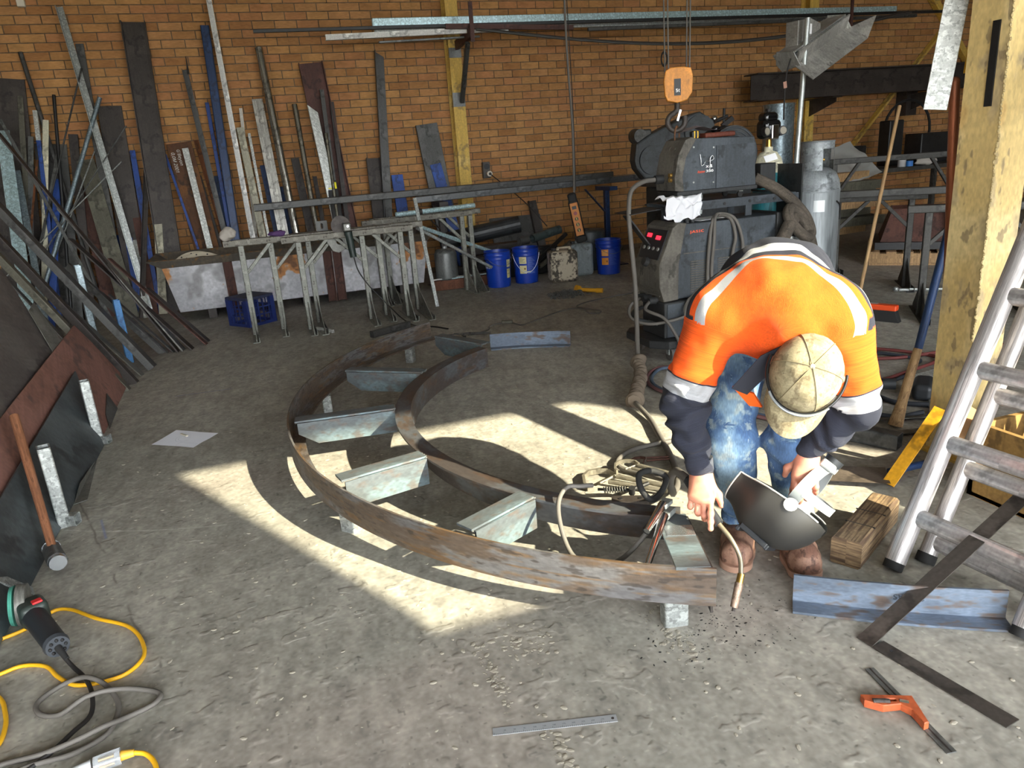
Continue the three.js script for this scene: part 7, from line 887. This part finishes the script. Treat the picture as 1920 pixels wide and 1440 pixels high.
  { // print coordinates: the back runs along z, the sleeves along the arm
    const g = jg.toNonIndexed(), p = g.attributes.position, uv = new Float32Array(p.count * 2);
    for (let i = 0; i < p.count; i += 3) {
      const c = [0, 0, 0]; for (let k = 0; k < 3; k++) { c[0] += p.getX(i + k) / 3; c[1] += p.getY(i + k) / 3; c[2] += p.getZ(i + k) / 3; }
      const A = c[0] < 0 ? A0 : A1, arm = along(c, A), isArm = ja(c) < jt(c) - 0.004 && arm[0] > 0.02;
      for (let k = 0; k < 3; k++) { const q = [p.getX(i + k), p.getY(i + k), p.getZ(i + k)]; let u, v; if (isArm) { u = along(q, A)[0] / 0.62; v = 0.78; } else { const ang = Math.abs(Math.atan2(q[0] - 0.01, q[1] - 0.88)) / PI; u = (q[2] - 0.8 * Math.max(0, Math.abs(q[0]) - 0.07) + 0.4) / 0.9; v = 0.02 + ang * 0.48; } uv[(i + k) * 2] = u; uv[(i + k) * 2 + 1] = v; }
    }
    g.setAttribute('uv', new THREE.BufferAttribute(uv, 2));
    const OR = [226, 84, 6], NV = [30, 33, 46], SV = [150, 152, 156];
    const jm = tex(1024, 256, (u, v) => { let c; const grain = 0.93 + 0.14 * vn(u * 512, v * 128, 256); if (v > 0.55) { const s = u * 0.62; c = s < 0.2 ? OR : s < 0.252 ? SV : NV; if (s > 0.195 && s < 0.2) c = NV; } else { const z = u * 0.9 - 0.4, a = (v - 0.02) / 0.48; const low = a > 0.47; c = z < 0.1 ? NV : OR; if (low && z < 0.13) c = NV; if (z > 0.02 && z < 0.062) c = SV; if (z > 0.14 && z < 0.185) c = SV; } const silver = c === SV ? 1 : grain; return c.map((q) => q * silver); });
    jm.wrapS = jm.wrapT = THREE.ClampToEdgeWrapping;
    const fuzz = gtex(256, 256, (u, v) => fbm(u, v, 64, 3), null); fuzz.repeat.set(14, 14);
    part(man, 'jumper', g, dbl(new THREE.MeshPhysicalMaterial({ map: jm, roughness: 0.95, bumpMap: fuzz, bumpScale: 0.0012 })), 'orange and navy jumper with silver tape');
  }
  const cuffM = plain('#3a3d45', 0.95);
  for (const [e, w] of [[J.eR, J.wR], [J.eL, J.wL]]) part(man, 'cuff', rod(ext(e, w, -0.2), ext(e, w, -0.03), 0.046, 20, 0.04), cuffM, 'ribbed navy cuff');
  // collar: a band round the neck and its two hanging flaps
  { const c = V(neckB[0] + 0.01, neckB[1] - 0.01, neckB[2] + 0.0), ax = V(0.06, -0.35, 0.93).normalize(), x = V(1, 0, 0).sub(ax.clone().multiplyScalar(ax.x)).normalize(), y = ax.clone().cross(x), mats = []; for (let i = 0; i <= 40; i++) { const a = mix(-0.35 * PI, 1.35 * PI, i / 40), e = x.clone().multiplyScalar(Math.cos(a)).addScaledVector(y, -Math.sin(a) * 1.0); const pos = c.clone().addScaledVector(e, 0.088).addScaledVector(ax, -0.02 + 0.01 * Math.cos(2 * a)); mats.push(new THREE.Matrix4().makeBasis(e, ax, x.clone().multiplyScalar(Math.sin(a)).addScaledVector(y, Math.cos(a)).negate()).setPosition(pos)); } part(man, 'collar', sweep([[-0.006, -0.035], [0.012, -0.035], [0.005, 0.04], [-0.008, 0.04]], mats), dbl(plain('#2a2c35', 0.95)), 'navy collar'); }
  part(man, 'collar_flap', poly3([[0.03, 0.84, 0.335], [-0.035, 0.805, 0.338], [-0.115, 0.705, 0.315], [-0.07, 0.685, 0.32], [-0.015, 0.745, 0.33]], 0.006), dbl(plain('#23252e', 0.95)), 'navy placket flap hanging open');
  part(man, 'placket', poly3([[-0.11, 0.705, 0.31], [-0.05, 0.69, 0.325], [-0.025, 0.65, 0.33], [-0.06, 0.65, 0.32]], 0.01), dbl(plain('#d4570f', 0.95)));
  // ---- jeans
  const jl = [[[0, 0.85, -0.19], [0, 0.9, -0.08], 0.145, 0.12], [J.hR, J.kR, 0.105, 0.076], [J.kR, [J.aR[0], 0.13, J.aR[2]], 0.076, 0.066], [J.hL, J.kL, 0.105, 0.076], [J.kL, [J.aL[0], 0.13, J.aL[2]], 0.076, 0.066]], jb = bones(jl, 0.03);
  const jeans = (p) => { const b0 = jb(p); if (b0 > 0.05) return b0; return Math.max(b0 + wob(p, 10, 3) * 0.022 + wob(p, 26, 6) * 0.008 + 0.005 * Math.sin(p[1] * 95 + wob(p, 12, 9) * 10) * (sst(0.3, 0.13, p[1]) + sst(0.12, 0.0, Math.abs(p[1] - 0.48))), 0.095 + 0.01 * wob(p, 20, 4) - p[1]); };
  const denim = tex(512, 512, (u, v) => { const n = fbm(u, v, 4, 5), m = fbm(u, v, 16, 4), w = vn(u * 256, v * 64, 256); let c = mix3([62, 88, 124], [122, 148, 166], sst(0.38, 0.62, n)); c = mix3(c, [158, 168, 164], sst(0.55, 0.75, m) * 0.7); const k = 0.9 + 0.2 * w; return c.map((q) => q * k); }, [0.5, 0.5]);
  part(man, 'jeans', boxUV(nets(jeans, [-0.28, 0.06, -0.38], [0.28, 1.02, 0.24], 0.0085)), dbl(std({ map: denim, roughness: 0.95 })), 'faded blue jeans');
  // ---- boots
  for (const [a, ry, s] of [[J.aR, 0.02, -1], [J.aL, 0.16, 1]]) {
    const o = [a[0], 0, a[2]], R = (x, y, z) => { const c = Math.cos(ry), q = Math.sin(ry); return [o[0] + x * c + z * q, y, o[2] - x * q + z * c]; };
    const up = bones([[R(0, 0.06, -0.05), R(0, 0.13, -0.02), 0.048, 0.056], [R(0, 0.05, -0.05), R(0, 0.055, 0.08), 0.045, 0.05], [R(0, 0.052, 0.08), R(s * 0.004, 0.05, 0.16), 0.05, 0.052]], 0.03);
    const crease = (p) => 0.0025 * Math.sin(p[2] * 130 + p[0] * 40) * sst(0.12, 0.05, p[1]);
    const bt = nets((p) => Math.max(up(p) + wob(p, 30, 4) * 0.006 + crease(p), 0.022 - p[1], p[1] - 0.16), [o[0] - 0.14, 0.0, o[2] - 0.14], [o[0] + 0.14, 0.2, o[2] + 0.27], 0.005);
    const lea = M.bootLeather ??= metalX('#6a4a3c', '#80604f', '#4c3429', 0.7, 0, [0.15, 0.15]);
    const b = part(man, 'boot', boxUV(bt), lea, 'brown leather work boot'); const sole = nets((p) => Math.max(up([p[0], Math.max(p[1], 0.045), p[2]]) - 0.004, p[1] - 0.026, 0.001 - p[1]), [o[0] - 0.14, -0.01, o[2] - 0.14], [o[0] + 0.14, 0.05, o[2] + 0.27], 0.005); part(b, 'sole', sole, plain('#8a6a58', 0.85)); for (let i = 0; i < 4; i++) part(b, 'lace', rod(R(-0.03, 0.112 - i * 0.006, 0.035 + i * 0.02), R(0.03, 0.112 - i * 0.006, 0.042 + i * 0.02), 0.0032, 6), plain('#9a7a5e', 0.9));
  }
  // ---- cap
  const capM = std({ map: tex(256, 256, (u, v) => { const n = fbm(u, v, 4, 5), m = fbm(u, v, 32, 3); let c = mix3([124, 114, 88], [148, 138, 110], sst(0.35, 0.65, n)); c = mix3(c, [92, 80, 60], sst(0.58, 0.7, fbm((u + 0.5) % 1, v, 8, 4)) * 0.6); const k = 0.88 + 0.24 * m; return c.map((q) => q * k); }, [0.12, 0.12]), roughness: 0.95 });
  const toHead = new THREE.Matrix4().makeBasis(side, crown, face).setPosition(...HC0); // x side, y crown, z face
  { const pts = []; const nU = 48, nV = 14, P = [], I = []; for (let j = 0; j <= nV; j++) for (let i = 0; i <= nU; i++) { const a = (i / nU) * 2 * PI, t = (j / nV) * PI / 2, seam = 1 - 0.012 * Math.pow(Math.abs(Math.cos(a * 3)), 24) + 0.012 * (n3(Math.cos(a) * 3 + 5, Math.sin(a) * 3, t * 3) - 0.5); const r = Math.cos(t) ** 0.85 * seam, y = 0.008 + 0.104 * Math.sin(t) * (1 + 0.03 * Math.cos(a)); P.push(0.098 * r * Math.sin(a), y, 0.114 * r * Math.cos(a) - 0.004); } for (let j = 0; j < nV; j++) for (let i = 0; i < nU; i++) { const a = j * (nU + 1) + i, b = a + nU + 1; I.push(a, a + 1, b + 1, a, b + 1, b); } const g = new THREE.BufferGeometry(); g.setAttribute('position', new THREE.Float32BufferAttribute(P, 3)); g.setIndex(I); g.computeVertexNormals(); const g2 = boxUV(mergeVertices(g)); g2.computeVertexNormals(); g2.applyMatrix4(toHead); const c = part(man, 'cap', g2, dbl(capM), 'dusty khaki baseball cap');
    c.geometry = (() => { const q = mergeVertices((() => { const h = g2.clone(); h.deleteAttribute('normal'); return h; })()); q.computeVertexNormals(); return q; })();
    part(c, 'button', (() => { const q = sph(0.0075, 0, 0.113, -0.004, 1, 0.6, 1); q.applyMatrix4(toHead); return q; })(), plain('#b6ad90', 0.9));
    for (let k = 0; k < 3; k++) { const p = []; for (let i = 0; i <= 20; i++) { const t = mix(0.04, PI - 0.04, i / 20), a = k * PI / 3 + PI / 6 + (t > PI / 2 ? PI : 0), tt = t > PI / 2 ? PI - t : t, r = Math.cos(tt) ** 0.85; p.push(V(0.0985 * r * Math.sin(a), 0.0085 + 0.105 * Math.sin(tt) * (1 + 0.03 * Math.cos(a)), 0.1145 * r * Math.cos(a) - 0.004).applyMatrix4(toHead)); } part(c, 'seam', cable(p, 0.0013, 3, false, 5), plain('#7d7358', 0.95)); }
    const bl = []; const bi = []; const n1 = 24, n2 = 8; for (let j = 0; j <= n2; j++) for (let i = 0; i <= n1; i++) { const a = mix(-1.15, 1.15, i / n1), t = j / n2, rx = 0.098 + 0.006 * t, len = 0.078 * Math.cos(a * 0.95) ** 0.55; const x = rx * Math.sin(a) * (1 - 0.12 * t), z = 0.109 * Math.cos(a) + len * t; bl.push(x, 0.016 - 0.1 * t * t * 0.2 - 0.024 * (Math.sin(a) ** 2) * t * 1.4 - 0.004 * t, z); } for (let j = 0; j < n2; j++) for (let i = 0; i < n1; i++) { const a = j * (n1 + 1) + i, b = a + n1 + 1; bi.push(a, b, b + 1, a, b + 1, a + 1); } const bg = new THREE.BufferGeometry(); bg.setAttribute('position', new THREE.Float32BufferAttribute([...bl, ...bl.map((v, i) => (i % 3 === 1 ? v - 0.004 : v))], 3)); const off = bl.length / 3; bg.setIndex([...bi, ...bi.map((v) => v + off)]); bg.computeVertexNormals(); const bg2 = boxUV(bg); bg2.computeVertexNormals(); bg2.applyMatrix4(toHead); const bmesh = part(c, 'bill', bg2, dbl(capM)); }
  // safety glasses pushed up over the bill
  { const p = []; for (let i = 0; i <= 24; i++) { const a = mix(-1.75, 1.75, i / 24); p.push(V(0.105 * Math.sin(a), 0.024 + 0.004 * Math.cos(a), 0.121 * Math.cos(a) - 0.004).applyMatrix4(toHead)); } const gl = part(man, 'safety_glasses', cable(p, 0.0045, 3), plain('#17181a', 0.25), 'dark safety glasses over the cap peak'); const q = []; for (let i = 0; i <= 16; i++) { const a = mix(-0.85, 0.85, i / 16); q.push(V(0.108 * Math.sin(a), 0.031, 0.126 * Math.cos(a) - 0.004).applyMatrix4(toHead)); } part(gl, 'lens_rim', cable(q, 0.004, 3), plain('#9aa0a4', 0.15, 0.6)); }
  // hair showing below the cap
  part(man, 'hair', nets((p) => { const q = V(...p).sub(V(...HC0)), s = q.dot(side), f = q.dot(face), c = q.dot(crown); return Math.max(Math.hypot(s / 0.093, (f + 0.012) / 0.1, c / 0.1) * 0.095 - 0.095 + 0.006 * (n3(p[0] * 150, p[1] * 150, p[2] * 40) - 0.5), c - 0.015, -0.055 - c, f - 0.03); }, [-0.06, 0.6, 0.2], [0.24, 0.95, 0.5], 0.005), plain('#8c7f70', 0.95), 'short greying hair');
}
// ---------------------------------------------------------------- welding helmet in the left hand
{
  const t = thing('welding_helmet', 'black welding helmet with grey headgear hanging from the left hand', 'welding helmet'); const O = V(2.907, 0, 7.397), F = V(-0.61, 0, 0.79).normalize(), L = V(F.z, 0, -F.x), U = V(0, 1, 0);
  const w = (l, u, f) => V().addScaledVector(L, l).addScaledVector(U, u).addScaledVector(F, f);
  const up = w(0.72, -0.42, 0.42).normalize(), fr = w(-0.5, -0.75, 0.3); fr.sub(up.clone().multiplyScalar(fr.dot(up))).normalize(); const sd = up.clone().cross(fr).normalize(); const C = O.clone().add(w(0.062, 0.285, 0.2)); const mt = new THREE.Matrix4().makeBasis(sd.clone().multiplyScalar(1.14), up.clone().multiplyScalar(1.14), fr.clone().multiplyScalar(1.14)).setPosition(C);
  const P = [], I = [], nU = 40, nV = 24; for (let j = 0; j <= nV; j++) for (let i = 0; i <= nU; i++) { const v = j / nV, y = mix(0.125, -0.135, v), a = mix(-1.75, 1.75, i / nU); const top = sst(0, 0.22, v), ch = 1 - 0.38 * sst(0.6, 1, v); const r = 0.112 * Math.sqrt(Math.max(0.02, 1 - (1 - Math.min(1, v / 0.42)) ** 2.2)) * ch; P.push(r * Math.sin(a), y, r * 1.12 * Math.cos(a) + 0.03 * v); } for (let j = 0; j < nV; j++) for (let i = 0; i < nU; i++) { const a = j * (nU + 1) + i, b = a + nU + 1; I.push(a, b, b + 1, a, b + 1, a + 1); }
  const g = new THREE.BufferGeometry(); g.setAttribute('position', new THREE.Float32BufferAttribute(P, 3)); g.setIndex(I); g.computeVertexNormals(); g.applyMatrix4(mt); part(t, 'shell', g, dbl(plain('#2b2a28', 0.55)), 'scuffed black shell');
  const ed = []; for (let j = 2; j <= nV; j++) { const q = (j * (nU + 1)) * 3; ed.push(V(P[q], P[q + 1], P[q + 2])); } for (let i = 1; i <= nU; i++) { const q = (nV * (nU + 1) + i) * 3; ed.push(V(P[q], P[q + 1], P[q + 2])); } for (let j = nV - 1; j >= 2; j--) { const q = (j * (nU + 1) + nU) * 3; ed.push(V(P[q], P[q + 1], P[q + 2])); } part(t, 'edge_bead', cable(ed.map((v) => v.applyMatrix4(mt)), 0.0028, 2, false, 6), plain('#b9b7b0', 0.5), 'pale rim edge');
  const lm = (gg) => { gg.applyMatrix4(mt); return gg; }; part(t, 'lens_frame', lm(merge([rbox(0.115, 0.012, 0.016, 0.003, 0, 0.045, 0.132), rbox(0.115, 0.012, 0.016, 0.003, 0, -0.045, 0.142), rbox(0.012, 0.09, 0.016, 0.003, 0.055, 0, 0.13), rbox(0.012, 0.09, 0.016, 0.003, -0.055, 0, 0.13)])), M.plastic); part(t, 'lens', lm(box(0.1, 0.08, 0.004, 0, 0, 0.133)), plain('#0c1410', 0.08));
  M.headgear = plain('#8c9191', 0.55); part(t, 'headband', lm((() => { const m2 = []; for (let i = 0; i <= 40; i++) { const a = i / 40 * 2 * PI, e = V(Math.sin(a), 0, Math.cos(a)), tt = V(Math.cos(a), 0, -Math.sin(a)); m2.push(new THREE.Matrix4().makeBasis(e, V(0, 1, 0), tt.negate()).setPosition(0.078 * Math.sin(a), 0.02, 0.088 * Math.cos(a) - 0.05)); } return sweep([[-0.0015, -0.016], [0.0015, -0.016], [0.0015, 0.016], [-0.0015, 0.016]], m2, true); })()), dbl(M.headgear), 'grey plastic headband'); part(t, 'top_band', lm((() => { const m2 = []; for (let i = 0; i <= 20; i++) { const a = mix(-PI / 2, PI / 2, i / 20), e = V(Math.sin(a), Math.cos(a), 0), tt = V(Math.cos(a), -Math.sin(a), 0); m2.push(new THREE.Matrix4().makeBasis(e, V(0, 0, 1), tt).setPosition(0.078 * Math.sin(a), 0.03 + 0.075 * Math.cos(a), -0.05)); } return sweep([[-0.0015, -0.012], [0.0015, -0.012], [0.0015, 0.012], [-0.0015, 0.012]], m2); })()), dbl(M.headgear));
  part(t, 'ratchet_block', lm(rbox(0.07, 0.04, 0.024, 0.006, 0, 0.02, -0.145)), M.headgear); part(t, 'ratchet_knob', lm(cyl(0.024, 0.026, 0.02, 0, 0.02, -0.163, PI / 2, 0, 0, 16)), M.plastic); for (const s of [-1, 1]) part(t, 'pivot_knob', lm(cyl(0.018, 0.018, 0.014, s * 0.108, 0.03, -0.005, 0, 0, PI / 2, 16)), M.galvpale);
}
// ---------------------------------------------------------------- seat every thing on its own base point
{
  const bb = new THREE.Box3(), skip = new Set([sun, sun.target, camera]);
  scene.updateMatrixWorld(true);
  for (const o of scene.children) {
    if (skip.has(o) || o.isLight || o.userData.kind === 'structure') continue;
    if (o.position.lengthSq() > 0) continue;
    bb.setFromObject(o); const c = V((bb.min.x + bb.max.x) / 2, bb.min.y, (bb.min.z + bb.max.z) / 2);
    if (o.isMesh) o.geometry.translate(-c.x, -c.y, -c.z); for (const k of o.children) k.position.sub(c);
    o.position.copy(c);
  }
}
renderer.render(scene, camera);
